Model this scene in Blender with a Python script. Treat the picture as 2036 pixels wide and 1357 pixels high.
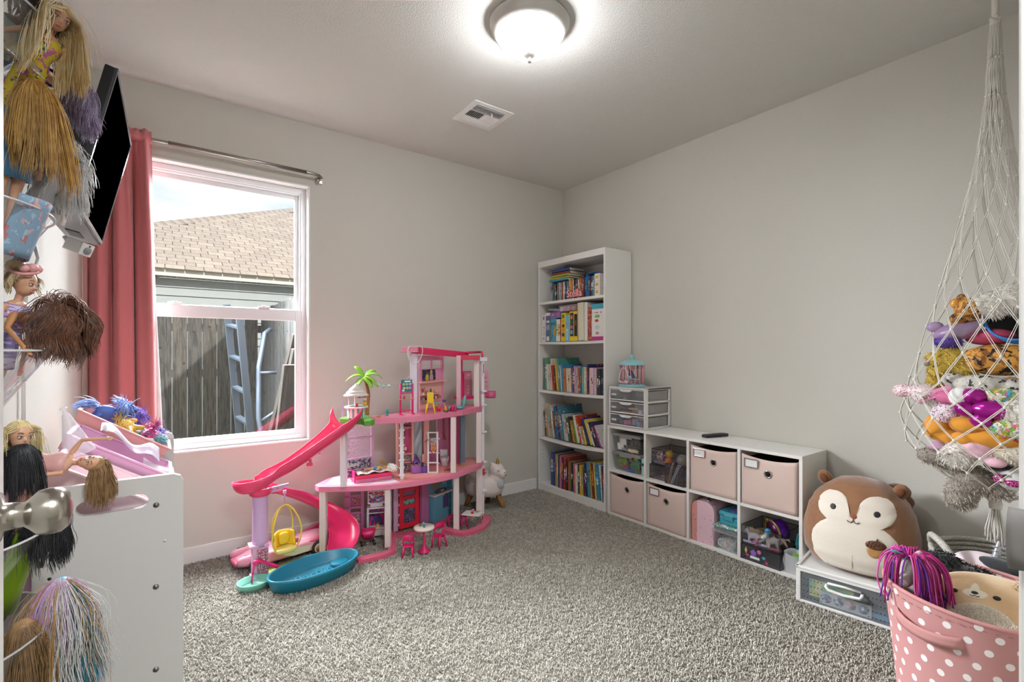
import bpy, bmesh, math, random
import numpy as np
from mathutils import Vector, Matrix, Euler
PI=math.pi; R=math.radians; rnd=random.Random(7)
for o in list(bpy.data.objects): bpy.data.objects.remove(o)
S=bpy.context.scene; COL=S.collection
# ---------------------------------------------------------------- camera
cd=bpy.data.cameras.new('camera'); cam=bpy.data.objects.new('camera',cd); COL.objects.link(cam)
cam.location=(0,0,1.098); cam.rotation_euler=(R(90),0,R(-36.36))
cd.sensor_width=36; cd.lens=36*963/2036; cd.shift_y=21.5/2036; cd.clip_start=.02
S.camera=cam
# ---------------------------------------------------------------- colour management, world, sun, area lights
vs=S.view_settings; vs.view_transform='Standard'; vs.look='None'; vs.gamma=1; vs.use_curve_mapping=False
vs.exposure=.45
def lin(h):
    h=h.lstrip('#'); c=[int(h[i:i+2],16)/255 for i in (0,2,4)]
    return tuple(x/12.92 if x<=.04045 else ((x+.055)/1.055)**2.4 for x in c)+(1,)
def node(nt,t,**k):
    n=nt.nodes.new(t)
    for a,b in k.items(): setattr(n,a,b)
    return n
W=bpy.data.worlds.new('sky'); S.world=W; W.use_nodes=True
nt=W.node_tree; nt.nodes.clear(); L=nt.links.new
tc=node(nt,'ShaderNodeTexCoord'); mp=node(nt,'ShaderNodeMapping'); mp.inputs['Scale'].default_value=(1.2,1.2,4.0)
mp.inputs['Location'].default_value=(.3,.1,.15)
nz=node(nt,'ShaderNodeTexNoise'); nz.inputs['Scale'].default_value=1.7; nz.inputs['Detail'].default_value=7; nz.inputs['Roughness'].default_value=.55
rp=node(nt,'ShaderNodeValToRGB'); rp.color_ramp.elements[0].position=.40; rp.color_ramp.elements[1].position=.60
mx=node(nt,'ShaderNodeMix',data_type='RGBA'); mx.inputs[6].default_value=lin('b9dcf5'); mx.inputs[7].default_value=(1,1,1,1)
bg=node(nt,'ShaderNodeBackground'); bg.inputs[1].default_value=.84; wo=node(nt,'ShaderNodeOutputWorld')
L(tc.outputs['Generated'],mp.inputs[0]); L(mp.outputs[0],nz.inputs['Vector']); L(nz.outputs[0],rp.inputs[0]); L(rp.outputs[0],mx.inputs[0]); L(mx.outputs[2],bg.inputs[0]); L(bg.outputs[0],wo.inputs[0])
def light(name,kind,loc,target,power,color,size=1,size_y=None):
    d=bpy.data.lights.new(name,kind); o=bpy.data.objects.new(name,d); COL.objects.link(o); o.location=loc
    o.rotation_euler=(Vector(target)-Vector(loc)).to_track_quat('-Z','Y').to_euler(); d.energy=power; d.color=color
    if kind=='AREA':
        d.size=size
        if size_y: d.shape='RECTANGLE'; d.size_y=size_y
    return o
sun=light('sun','SUN',(0,-5,9),(.0,3.4,9-8.4*math.tan(R(35))),4.2,(1,.94,.86)); sun.data.angle=R(.6)
light('added_sky_fill','AREA',(.45,4.3,3.0),(1.3,1.2,.9),900,(.90,.95,1.0),1.8,1.6)  # added area lamp outdoors, boosts the light entering by the window
light('added_corner_fill','AREA',(-.80,4.5,2.5),(2.0,.7,.45),520,(.91,.96,1.0),1.3,1.4)  # second added lamp outdoors, brightens the front right of the room
light('added_hall_fill','AREA',(.35,-.55,2.38),(.7,1.2,.9),40,(.96,.98,1),.5,.5)  # added fill light behind the camera, not a known fitting
LAMP=58.0   # ceiling lamp shade emission
# ---------------------------------------------------------------- materials
MATS={}
def mat(name,hex='#cccccc',rough=.5,metal=0,bump=None,var=None,sheen=0,spec=.5,emit=0,sss=0,coat=0):
    if name in MATS: return MATS[name]
    m=bpy.data.materials.new(name); m.use_nodes=True; nt=m.node_tree; p=nt.nodes['Principled BSDF']; L=nt.links.new
    c=lin(hex); p.inputs['Base Color'].default_value=c; p.inputs['Roughness'].default_value=rough; p.inputs['Metallic'].default_value=metal
    p.inputs['Specular IOR Level'].default_value=spec
    if sheen: p.inputs['Sheen Weight'].default_value=sheen
    if coat: p.inputs['Coat Weight'].default_value=coat
    if emit: p.inputs['Emission Color'].default_value=c; p.inputs['Emission Strength'].default_value=emit
    if bump or var: tc=node(nt,'ShaderNodeTexCoord')
    if var:   # (scale, other colour, lo, hi)
        n=node(nt,'ShaderNodeTexNoise'); n.inputs['Scale'].default_value=var[0]; n.inputs['Detail'].default_value=4
        r=node(nt,'ShaderNodeValToRGB'); r.color_ramp.elements[0].position=var[2]; r.color_ramp.elements[1].position=var[3]
        r.color_ramp.elements[0].color=c; r.color_ramp.elements[1].color=lin(var[1])
        L(tc.outputs['Object'],n.inputs['Vector']); L(n.outputs[0],r.inputs[0]); L(r.outputs[0],p.inputs['Base Color'])
    if bump:
        n=node(nt,'ShaderNodeTexNoise'); n.inputs['Scale'].default_value=bump[0]; n.inputs['Detail'].default_value=3
        b=node(nt,'ShaderNodeBump'); b.inputs['Strength'].default_value=bump[1]; b.inputs['Distance'].default_value=bump[2] if len(bump)>2 else .003
        L(tc.outputs['Object'],n.inputs['Vector']); L(n.outputs[0],b.inputs['Height']); L(b.outputs[0],p.inputs['Normal'])
    MATS[name]=m; return m
def spots(name,base,inks,scale,thr=.5,stretch=(1,1,1),rough=.7,kind='noise',rand=True,bump=None):
    """flat print: patches of the ink colours over the base colour (object coordinates, shifted per object)"""
    if name in MATS: return MATS[name]
    m=bpy.data.materials.new(name); m.use_nodes=True; nt=m.node_tree; p=nt.nodes['Principled BSDF']; L=nt.links.new
    p.inputs['Roughness'].default_value=rough
    tc=node(nt,'ShaderNodeTexCoord'); mp=node(nt,'ShaderNodeMapping'); mp.inputs['Scale'].default_value=stretch; L(tc.outputs['Object'],mp.inputs[0])
    if rand:
        oi=node(nt,'ShaderNodeObjectInfo'); ml=node(nt,'ShaderNodeMath',operation='MULTIPLY'); ml.inputs[1].default_value=40; L(oi.outputs['Random'],ml.inputs[0]); L(ml.outputs[0],mp.inputs['Location'])
    prev=None
    for i,ink in enumerate(inks):
        if kind=='voronoi': n=node(nt,'ShaderNodeTexVoronoi'); out='Distance'
        else: n=node(nt,'ShaderNodeTexNoise'); n.inputs['Detail'].default_value=2; out=0
        n.inputs['Scale'].default_value=scale*(1+.37*i)
        if i:
            ad=node(nt,'ShaderNodeVectorMath',operation='ADD'); ad.inputs[1].default_value=(3.1*i,1.7*i,.9*i); L(mp.outputs[0],ad.inputs[0]); L(ad.outputs[0],n.inputs['Vector'])
        else: L(mp.outputs[0],n.inputs['Vector'])
        g=node(nt,'ShaderNodeMath',operation='LESS_THAN' if kind=='voronoi' else 'GREATER_THAN'); g.inputs[1].default_value=thr; L(n.outputs[out],g.inputs[0])
        mx=node(nt,'ShaderNodeMix',data_type='RGBA'); mx.inputs[7].default_value=lin(ink); L(g.outputs[0],mx.inputs[0])
        if prev is None: mx.inputs[6].default_value=lin(base)
        else: L(prev,mx.inputs[6])
        prev=mx.outputs[2]
    L(prev,p.inputs['Base Color'])
    if bump:
        n=node(nt,'ShaderNodeTexNoise'); n.inputs['Scale'].default_value=bump[0]; b=node(nt,'ShaderNodeBump'); b.inputs['Strength'].default_value=bump[1]; b.inputs['Distance'].default_value=.003
        L(tc.outputs['Object'],n.inputs['Vector']); L(n.outputs[0],b.inputs['Height']); L(b.outputs[0],p.inputs['Normal'])
    MATS[name]=m; return m
def clear(name,hex,opac,rough=.15,gloss=.08):
    """thin clear or frosted plastic / glass: transparent sheet with a little tinted body and gloss"""
    if name in MATS: return MATS[name]
    m=bpy.data.materials.new(name); m.use_nodes=True; nt=m.node_tree; L=nt.links.new; nt.nodes.remove(nt.nodes['Principled BSDF']); out=nt.nodes['Material Output']
    t=node(nt,'ShaderNodeBsdfTransparent'); d=node(nt,'ShaderNodeBsdfDiffuse'); d.inputs[0].default_value=lin(hex); g=node(nt,'ShaderNodeBsdfGlossy'); g.inputs['Roughness'].default_value=rough
    a=node(nt,'ShaderNodeMixShader'); a.inputs[0].default_value=opac; L(t.outputs[0],a.inputs[1]); L(d.outputs[0],a.inputs[2])
    fr=node(nt,'ShaderNodeFresnel'); fr.inputs[0].default_value=1.3; f2=node(nt,'ShaderNodeMath',operation='MULTIPLY_ADD'); f2.inputs[1].default_value=.5; f2.inputs[2].default_value=gloss*.25; L(fr.outputs[0],f2.inputs[0])
    b=node(nt,'ShaderNodeMixShader'); L(f2.outputs[0],b.inputs[0]); L(a.outputs[0],b.inputs[1]); L(g.outputs[0],b.inputs[2]); L(b.outputs[0],out.inputs[0])
    MATS[name]=m; return m
# ---------------------------------------------------------------- mesh builder
class MB:
    def __init__(s): s.v=[]; s.f=[]; s.sm=[]; s.uv=[]; s.T=None; s.hasuv=False
    def add(s,vs,fs,smooth=False,uvs=None):
        b=len(s.v)
        s.v+= [tuple(s.T@Vector(p)) for p in vs] if s.T is not None else [tuple(p) for p in vs]
        for i,f in enumerate(fs):
            s.f.append(tuple(b+k for k in f)); s.sm.append(smooth)
            s.uv.append(uvs[i] if uvs else None)
        if uvs: s.hasuv=True
        return s
    def box(s,x0,x1,y0,y1,z0,z1):
        x0,x1=min(x0,x1),max(x0,x1); y0,y1=min(y0,y1),max(y0,y1); z0,z1=min(z0,z1),max(z0,z1)
        v=[(x,y,z) for z in (z0,z1) for y in (y0,y1) for x in (x0,x1)]
        return s.add(v,[(0,2,3,1),(4,5,7,6),(0,1,5,4),(2,6,7,3),(0,4,6,2),(1,3,7,5)])
    def cbox(s,c,d,rot=None):
        o=s.T; m=Matrix.Translation(c)
        if rot: m=m@Euler(rot).to_matrix().to_4x4()
        s.T=m if o is None else o@m
        s.box(-d[0]/2,d[0]/2,-d[1]/2,d[1]/2,-d[2]/2,d[2]/2); s.T=o; return s
    def ell(s,c,r,rot=None,nu=16,nv=10,e=1.0,smooth=True):
        if not hasattr(r,'__len__'): r=(r,r,r)
        m=Euler(rot).to_matrix() if rot else None
        def pw(x): return math.copysign(abs(x)**e,x)
        v=[]
        for j in range(1,nv):
            t=-PI/2+PI*j/nv
            for i in range(nu):
                a=2*PI*i/nu
                p=Vector((r[0]*pw(math.cos(t))*pw(math.cos(a)),r[1]*pw(math.cos(t))*pw(math.sin(a)),r[2]*pw(math.sin(t))))
                if m: p=m@p
                v.append((p.x+c[0],p.y+c[1],p.z+c[2]))
        for sg in (-1,1):
            p=Vector((0,0,sg*r[2]));
            if m: p=m@p
            v.append((p.x+c[0],p.y+c[1],p.z+c[2]))
        f=[]
        for j in range(nv-2):
            for i in range(nu):
                k=(i+1)%nu; f.append((j*nu+i,j*nu+k,(j+1)*nu+k,(j+1)*nu+i))
        B=len(v)-2;T=len(v)-1
        for i in range(nu):
            k=(i+1)%nu; f.append((B,k,i)); f.append((T,(nv-2)*nu+i,(nv-2)*nu+k))
        return s.add(v,f,smooth)
    def tube(s,pts,r,n=8,closed=False,caps=True,smooth=True,sx=1.0):
        P=[Vector(p) for p in pts]; N=len(P); rr=r if hasattr(r,'__len__') else [r]*N
        v=[]; up=None
        for i in range(N):
            a=P[(i-1)%N] if (closed or i>0) else P[i]; b=P[(i+1)%N] if (closed or i<N-1) else P[i]
            t=(b-a); t=t.normalized() if t.length>1e-9 else Vector((0,0,1))
            if up is None: up=Vector((0,0,1)) if abs(t.z)<.9 else Vector((1,0,0))
            x=up.cross(t); x=x.normalized() if x.length>1e-6 else Vector((1,0,0)); y=t.cross(x); up=y
            for k in range(n):
                q=2*PI*k/n; o=x*math.cos(q)*rr[i]*sx+y*math.sin(q)*rr[i]; v.append(tuple(P[i]+o))
        f=[]; M=N if closed else N-1
        for i in range(M):
            j=(i+1)%N
            for k in range(n):
                l=(k+1)%n; f.append((i*n+k,i*n+l,j*n+l,j*n+k))
        if not closed and caps: f.append(tuple(range(n-1,-1,-1))); f.append(tuple((N-1)*n+k for k in range(n)))
        return s.add(v,f,smooth)
    def cyl(s,p0,p1,r0,r1=None,n=14,smooth=True): return s.tube([p0,p1],[r0,r0 if r1 is None else r1],n,smooth=smooth)
    def lathe(s,prof,c=(0,0,0),n=24,a0=0,a1=2*PI,sx=1,sy=1,smooth=True,uv=False):
        full=abs(a1-a0-2*PI)<1e-6 and not uv; m=n if full else n+1; v=[]
        for i in range(m):
            a=a0+(a1-a0)*i/n
            for (r,z) in prof: v.append((c[0]+r*sx*math.cos(a),c[1]+r*sy*math.sin(a),c[2]+z))
        k=len(prof); f=[]; u=[]
        ln=[0]
        for a,b in zip(prof,prof[1:]): ln.append(ln[-1]+math.hypot(b[0]-a[0],b[1]-a[1]))
        rm=max(p[0] for p in prof)
        for i in range(n):
            j=(i+1)%m
            for q in range(k-1):
                f.append((i*k+q,j*k+q,j*k+q+1,i*k+q+1)); ua=(a1-a0)*i/n*rm; ub=(a1-a0)*(i+1)/n*rm
                u.append([(ua,ln[q]),(ub,ln[q]),(ub,ln[q+1]),(ua,ln[q+1])])
        return s.add(v,f,smooth,u if uv else None)
    def prism(s,poly,h0,h1,plane='xy',smooth=False):
        def P(a,b,h): return {'xy':(a,b,h),'xz':(a,h,b),'yz':(h,a,b)}[plane]
        n=len(poly); v=[P(a,b,h0) for a,b in poly]+[P(a,b,h1) for a,b in poly]
        f=[tuple(range(n-1,-1,-1)),tuple(range(n,2*n))]; s.add(v,f)
        b=len(s.v)-2*n
        for i in range(n):
            j=(i+1)%n; s.f.append((b+i,b+j,b+n+j,b+n+i)); s.sm.append(smooth); s.uv.append(None)
        return s
    def sheet(s,fn,nu,nv,th=0,smooth=True,wrapu=False):
        P=[[Vector(fn(i/nu,j/nv)) for j in range(nv+1)] for i in range(nu+1)]
        v=[tuple(p) for r in P for p in r]; k=nv+1
        f=[(i*k+j,(i+1)*k+j,(i+1)*k+j+1,i*k+j+1) for i in range(nu) for j in range(nv)]
        if th:
            off=len(v); 
            for i in range(nu+1):
                for j in range(nv+1):
                    a=P[min(i+1,nu)][j]-P[max(i-1,0)][j]; b=P[i][min(j+1,nv)]-P[i][max(j-1,0)]; nn=a.cross(b); nn=nn.normalized() if nn.length>1e-9 else Vector((0,0,1))
                    v.append(tuple(P[i][j]-nn*th))
            f+=[(off+i*k+j,off+i*k+j+1,off+(i+1)*k+j+1,off+(i+1)*k+j) for i in range(nu) for j in range(nv)]
            for i in range(nu):
                for j in (0,nv):
                    a,b=i*k+j,(i+1)*k+j; f.append((a,b,off+b,off+a) if j else (b,a,off+a,off+b))
            for j in range(nv):
                for i in (0,nu):
                    a,b=i*k+j,i*k+j+1; f.append((b,a,off+a,off+b) if i else (a,b,off+b,off+a))
        return s.add(v,f,smooth)
    def text(s,txt,size,ext,M,align='CENTER',bold=0,shear=0):
        cu=bpy.data.curves.new('t','FONT'); cu.body=txt; cu.size=size; cu.extrude=ext; cu.align_x=align; cu.align_y='CENTER'; cu.offset=bold; cu.shear=shear; cu.resolution_u=3
        o=bpy.data.objects.new('t',cu); COL.objects.link(o); dg=bpy.context.evaluated_depsgraph_get(); me=bpy.data.meshes.new_from_object(o.evaluated_get(dg))
        s.add([tuple(M@v.co) for v in me.vertices],[tuple(p.vertices) for p in me.polygons]); bpy.data.objects.remove(o); bpy.data.meshes.remove(me); bpy.data.curves.remove(cu); return s
    def mesh(s,name):
        me=bpy.data.meshes.new(name); me.from_pydata(s.v,[],s.f); me.polygons.foreach_set('use_smooth',s.sm)
        if s.hasuv:
            ul=me.uv_layers.new(name='UVMap'); k=0
            for i,p in enumerate(me.polygons):
                for q in range(len(p.vertices)):
                    if s.uv[i]: ul.data[k].uv=s.uv[i][q]
                    k+=1
        me.update(); return me
def obj(name,mb,m,parent=None,bevel=0,seg=2,kind=None,label=None,loc=None,rot=None,remesh=0,sub=0,smooth=0,solid=0):
    me=mb if isinstance(mb,bpy.types.Mesh) else mb.mesh(name)
    if m is not None and not me.materials:
        for q in (m if isinstance(m,(list,tuple)) else [m]): me.materials.append(q)
    o=bpy.data.objects.new(name,me); COL.objects.link(o)
    if parent is not None: o.parent=parent
    if loc: o.location=loc
    if rot: o.rotation_euler=rot
    if solid: d=o.modifiers.new('solid','SOLIDIFY'); d.thickness=solid; d.offset=0
    if remesh: d=o.modifiers.new('remesh','REMESH'); d.mode='VOXEL'; d.voxel_size=remesh; d.use_smooth_shade=True
    if smooth: d=o.modifiers.new('smooth','SMOOTH'); d.factor=.5; d.iterations=smooth
    if bevel: d=o.modifiers.new('bevel','BEVEL'); d.width=bevel; d.segments=seg; d.limit_method='ANGLE'; d.angle_limit=R(40); d.harden_normals=False
    if sub: d=o.modifiers.new('sub','SUBSURF'); d.levels=sub; d.render_levels=sub
    if kind: o['kind']=kind
    if label: o['label']=label
    return o
def bake(o):
    dg=bpy.context.evaluated_depsgraph_get(); me=bpy.data.meshes.new_from_object(o.evaluated_get(dg)); o.modifiers.clear(); o.data=me; return o
def tag(o,label,cat,group=None):
    o['label']=label; o['category']=cat
    if group: o['group']=group
    return o
def thing(name,label,cat,loc=(0,0,0),rz=0,group=None):
    o=bpy.data.objects.new(name,None); COL.objects.link(o); o.empty_display_size=.05; o.location=loc; o.rotation_euler=(0,0,rz) if not hasattr(rz,'__len__') else rz
    return tag(o,label,cat,group)
def one(name,mb,m,label,cat,loc=(0,0,0),rz=0,group=None,**k):
    o=obj(name,mb,m,None,**k); o.location=loc; o.rotation_euler=(0,0,rz) if not hasattr(rz,'__len__') else rz
    return tag(o,label,cat,group)
def dup(root,loc=None,rz=None,label=None,group=None):
    r=root.copy(); COL.objects.link(r)
    if loc: r.location=loc
    if rz is not None: r.rotation_euler=(0,0,rz) if not hasattr(rz,'__len__') else rz
    if label: r['label']=label
    if group: r['group']=group
    for ch in list(root.children):
        c=ch.copy(); COL.objects.link(c); c.parent=r
        for g in ch.children:
            d=g.copy(); COL.objects.link(d); d.parent=c
    return r
def struct(name,mb,m,parent=None,**k): 
    o=obj(name,mb,m,parent,**k)
    if parent is None: o['kind']='structure'
    return o
# ================================================================= ROOM SHELL
X0,X1,Y0,Y1,ZC=-.273,2.744,.094,3.011,2.44
m_wall=mat('wall_paint','#cbc8bf',.75,bump=(260,.22,.004),spec=.3)
m_ceil=mat('ceiling_paint','#d9d8d3',.85,bump=(170,.5,.005),spec=.2)
m_white=mat('white_trim','#e6e5e3',.45)
m_vinyl=mat('white_vinyl','#e9ebec',.35)
m_carpet=mat('carpet_backing','#88847b',1)
struct('floor',MB().box(X0-.1,X1+.1,-1.3,Y1+.14,-.06,0),m_carpet)
struct('ceiling',MB().box(X0-.1,X1+.1,-1.3,Y1+.14,ZC,ZC+.06),m_ceil)
struct('wall_left',MB().box(X0-.1,X0,Y0,Y1+.14,0,ZC),m_wall)
struct('wall_right',MB().box(X1,X1+.1,Y0-.12,Y1+.14,0,ZC),m_wall)
WX0,WX1,WZ0,WZ1=-.19,.731,.579,2.074
b=MB().box(X0,WX0,Y1,Y1+.14,0,ZC).box(WX1,X1,Y1,Y1+.14,0,ZC).box(WX0,WX1,Y1,Y1+.14,0,WZ0).box(WX0,WX1,Y1,Y1+.14,WZ1,ZC)
struct('wall_back',b,m_wall)
DX0,DX1=-.172,.728; YF=-.026
b=MB().box(X0-.1,DX0-.02,YF,Y0,0,ZC).box(DX1+.02,X1,YF,Y0,0,ZC).box(DX0-.02,DX1+.02,YF,Y0,2.06,ZC)
struct('wall_front',b,m_wall)
b=MB().box(X0-.1,X0,-1.3,YF,0,ZC); struct('wall_hall_left',b,m_wall)
struct('wall_hall_back',MB().box(X0,1.5,-1.3,-1.2,0,ZC),m_wall)
struct('wall_hall_right',MB().box(1.5,1.6,-1.3,YF,0,ZC),m_wall)
# door jamb
struct('trim_1',MB().box(DX1,DX1+.02,YF-.01,Y0+.0,0,2.06).box(DX0-.02,DX0,YF-.01,Y0,0,2.06).box(DX0-.02,DX1+.02,YF-.01,Y0,2.04,2.06).box(DX1-.012,DX1,YF,.052,0,2.04),m_white,bevel=.002)
m_nickel=mat('satin_nickel','#a5a29c',.3,1)
t=thing('strike_plate','satin metal strike plate with curved lip on white door jamb at right edge','strike plate',(DX1,.05,.905))
obj('plate',MB().box(-.003,0,-.02,.03,-.03,.03),m_nickel,t,bevel=.001)
obj('lip',MB().sheet(lambda u,v:(-.002-.022*math.sin(u*PI*.5)*(1-(abs(v*2-1))**4*.55),.028+.022*u,-.029+.058*v),6,10,.004),mat('dull_strike_metal','#757270',.7,.0,spec=.2),t)
# baseboards
h,tk=.088,.013
struct('baseboard_back',MB().box(X0,2.455,Y1-tk,Y1,0,h),m_white,bevel=.004)
struct('baseboard_left',MB().box(X0,X0+tk,Y0,Y1-tk,0,h),m_white,bevel=.004)
struct('baseboard_right',MB().box(X1-tk,X1,Y0,1.02,0,h),m_white,bevel=.004)
struct('baseboard_front',MB().box(DX1+.08,X1-tk,Y0,Y0+tk,0,h),m_white,bevel=.004)
# ---- carpet pile : nobody could count it
def carpet():
    g=np.random.default_rng(3); x0,x1,y0,y1=X0+.01,X1-.01,Y0-.6,Y1-.01
    n=240000; x=g.uniform(x0,x1,n); y=g.uniform(y0,y1,n)
    k=(y>.1)|((x>DX0)&(x<DX1)); 
    for (a,b,c,d) in [(2.47,2.8,1.05,3.0),(-.22,.05,1.5,2.2),(2.32,2.8,.64,.97)]: k&=~((x>a)&(x<b)&(y>c)&(y<d))
    x,y=x[k],y[k]; n=len(x)
    a=g.uniform(0,2*PI,n); lean=g.uniform(.001,.0065,n); la=g.uniform(0,2*PI,n)+.0; hh=g.uniform(.0065,.012,n); w=g.uniform(.0017,.0028,n)
    V=np.zeros((n,7,3)); 
    for q in range(3):
        V[:,q,0]=x+w*np.cos(a+q*2.094); V[:,q,1]=y+w*np.sin(a+q*2.094); V[:,q,2]=0
        V[:,3+q,0]=x+lean*.5*np.cos(la)+w*1.15*np.cos(a+q*2.094+.6); V[:,3+q,1]=y+lean*.5*np.sin(la)+w*1.15*np.sin(a+q*2.094+.6); V[:,3+q,2]=hh*.7
    V[:,6,0]=x+lean*np.cos(la); V[:,6,1]=y+lean*np.sin(la); V[:,6,2]=hh
    F=[]
    base=np.arange(n)[:,None]*7
    T=np.array([[0,1,4],[0,4,3],[1,2,5],[1,5,4],[2,0,3],[2,3,5],[3,4,6],[4,5,6],[5,3,6]]).reshape(-1)
    idx=(base+T[None,:]).reshape(-1).astype(np.int32); nf=n*9
    me=bpy.data.meshes.new('carpet_pile'); me.vertices.add(n*7); me.vertices.foreach_set('co',V.reshape(-1))
    me.loops.add(nf*3); me.loops.foreach_set('vertex_index',idx); me.polygons.add(nf); me.polygons.foreach_set('loop_start',np.arange(0,nf*3,3,dtype=np.int32)); me.polygons.foreach_set('loop_total',np.full(nf,3,dtype=np.int32))
    me.update(calc_edges=True); me.validate()
    return me
m_pile=mat('carpet_yarn','#9c978c',1,spec=.1,var=(60,'#c5c0b5',.38,.66))
o=obj('carpet_pile',carpet(),m_pile); o['kind']='stuff'; o['label']='beige grey cut pile carpet covering the room floor'; o['category']='carpet'
# ---- window
m_glass=clear('window_glass','#9fb0b5',.003,.02,.12)
wn=bpy.data.objects.new('window_1',None); COL.objects.link(wn); wn['kind']='structure'
struct('trim_2',MB().box(WX0,WX1,Y1-.004,Y1+.06,WZ0-.004,WZ0+.006).box(WX1-.006,WX1+.004,Y1-.004,Y1+.06,WZ0,WZ1).box(WX0-.004,WX0+.006,Y1-.004,Y1+.06,WZ0,WZ1).box(WX0,WX1,Y1-.004,Y1+.06,WZ1-.006,WZ1+.004),m_white,bevel=.002)
ya,yb=3.062,3.125
def ring(b,x0,x1,z0,z1,y0,y1,l,r,bt,tp):
    return b.box(x0,x0+l,y0,y1,z0,z1).box(x1-r,x1,y0,y1,z0,z1).box(x0+l,x1-r,y0,y1,z0,z0+bt).box(x0+l,x1-r,y0,y1,z1-tp,z1)
obj('frame',ring(MB(),WX0,WX1,WZ0+.006,WZ1-.006,ya,yb,.032,.032,.03,.03),m_vinyl,wn,bevel=.003)
obj('stop_bead',ring(MB(),WX0+.03,WX1-.03,1.33,WZ1-.03,ya+.01,ya+.03,.012,.012,.004,.014),m_vinyl,wn,bevel=.002)
us=obj('sash',ring(MB(),WX0+.032,WX1-.032,1.31,WZ1-.036,3.095,3.118,.03,.03,.04,.034),m_vinyl,wn,bevel=.003)
obj('pane',MB().box(WX0+.05,WX1-.06,3.104,3.107,1.345,2.01),m_glass,us)
ls=obj('sash',ring(MB(),WX0+.03,WX1-.03,WZ0+.034,1.345,3.066,3.09,.034,.034,.028,.065),m_vinyl,wn,bevel=.003)
obj('pane',MB().box(WX0+.055,WX1-.06,3.076,3.079,WZ0+.05,1.29),m_glass,ls)
for x in (.08,.5): obj('sash_lock',MB().box(x-.03,x+.03,3.056,3.08,1.345,1.357).cyl((x,3.066,1.35),(x,3.066,1.362),.012),m_vinyl,wn,bevel=.002)
# ---- ceiling light
m_fix=mat('brushed_white_metal','#c9c6c1',.35,.35)
m_lamp=mat('lit_frosted_glass','#fafbff',.4,emit=LAMP)
t=thing('ceiling_light','flush round ceiling lamp with glowing frosted glass bowl and metal rim','lamp',(1.226,1.545,ZC))
obj('base',MB().lathe([(0,0),(.158,0),(.163,-.006),(.163,-.014),(.158,-.018),(.152,-.04),(.14,-.052),(.133,-.052),(.133,-.03)],n=48),m_fix,t)
obj('glass_bowl',MB().lathe([(.134,-.046),(.13,-.065),(.112,-.092),(.08,-.114),(.045,-.127),(.0,-.132)],n=48),m_lamp,t)
obj('finial',MB().lathe([(0,-.129),(.024,-.13),(.024,-.136),(.014,-.142),(.006,-.146),(.005,-.152),(.009,-.156),(.008,-.163),(0,-.166)],n=20),m_fix,t)
# ---- ceiling vent
m_ventw=mat('vent_enamel','#f0efeb',.4); m_dark=mat('dark_duct','#2a2a2a',.9)
t=thing('ceiling_vent','square white louvred air vent set in the ceiling','vent',(1.498,2.316,ZC))
obj('frame',ring(MB(),-.128,.128,-.128,.128,-.004,0,.034,.034,.034,.034),m_ventw,t,rot=(R(90),0,0),bevel=.001)
obj('duct_opening',MB().box(-.1,.1,-.1,.1,-.0015,-.0005),m_dark,t)
for i in range(4): obj('slat',MB().cbox((0,-.089+.013*i,-.006),(.19,.008,.0012),(R(48),0,0)),m_ventw,t)
for i in range(4): obj('slat',MB().cbox((0,.05+.012*i,-.006),(.19,.013,.0012),(R(-30),0,0)),m_ventw,t)
for i in range(8): obj('slat',MB().cbox((-.088+.0115*i,.005,-.006),(.0095,.07,.0012),(0,R(-45),0)),m_ventw,t)
for i in range(8): obj('slat',MB().cbox((.008+.0115*i,.005,-.006),(.0125,.07,.0012),(0,R(32),0)),m_ventw,t)
obj('divider',MB().box(-.1,.1,-.036,-.031,-.006,0).box(-.1,.1,.041,.046,-.006,0).box(-.003,.003,-.033,.043,-.006,0),m_ventw,t)
obj('lever',MB().tube([(.02,-.06,-.004),(.022,-.064,-.018),(.024,-.055,-.028)],.0035,6),m_ventw,t)
# ================================================================= OUTSIDE
m_grass=mat('lawn','#6d7350',1,var=(3,'#857a55',.4,.6))
struct('floor_outside',MB().box(-14,16,Y1+.3,40,-.46,-.4),m_grass)
# our own gable above the room: it throws the slanting shade on the fence
struct('house_gable',MB().prism([(-.32,2.56),(3.5,6.45),(7.3,2.56)],-4,3.45,'xz'),mat('own_roof','#7c766d',.9))
struct('wall_bounce_damper',MB().box(-6,WX0,Y1+.141,Y1+.20,-.4,2.5).box(WX1,9,Y1+.141,Y1+.20,-.4,2.5).box(WX0,WX1,Y1+.141,Y1+.20,-.4,WZ0).box(WX0,WX1,Y1+.141,Y1+.20,WZ1,2.5),mat('bounce_damper_brown','#5a4238',.95))  # unseen dark skin, added to cut light bounced onto the fence
m_sid=mat('vinyl_siding','#8d9596',.6); m_fas=mat('cream_fascia','#c2c1b6',.6); m_sof=mat('soffit','#b5b4a8',.7); m_gap=mat('roof_underlay','#5c554e',1)
SH=[mat('shingle_%d'%i,h,.95,bump=(90,.6,.004),var=(26,h2,.3,.7)) for i,(h,h2) in enumerate([('#a3978b','#b2a699'),('#94897f','#a69a90'),('#aba096','#988c82'),('#9b8f84','#aca095')])]
t=thing('neighbour_house','neighbouring house with tan shingled hip roof and pale siding beyond the fence','house',(0,10.4,0))
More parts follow.
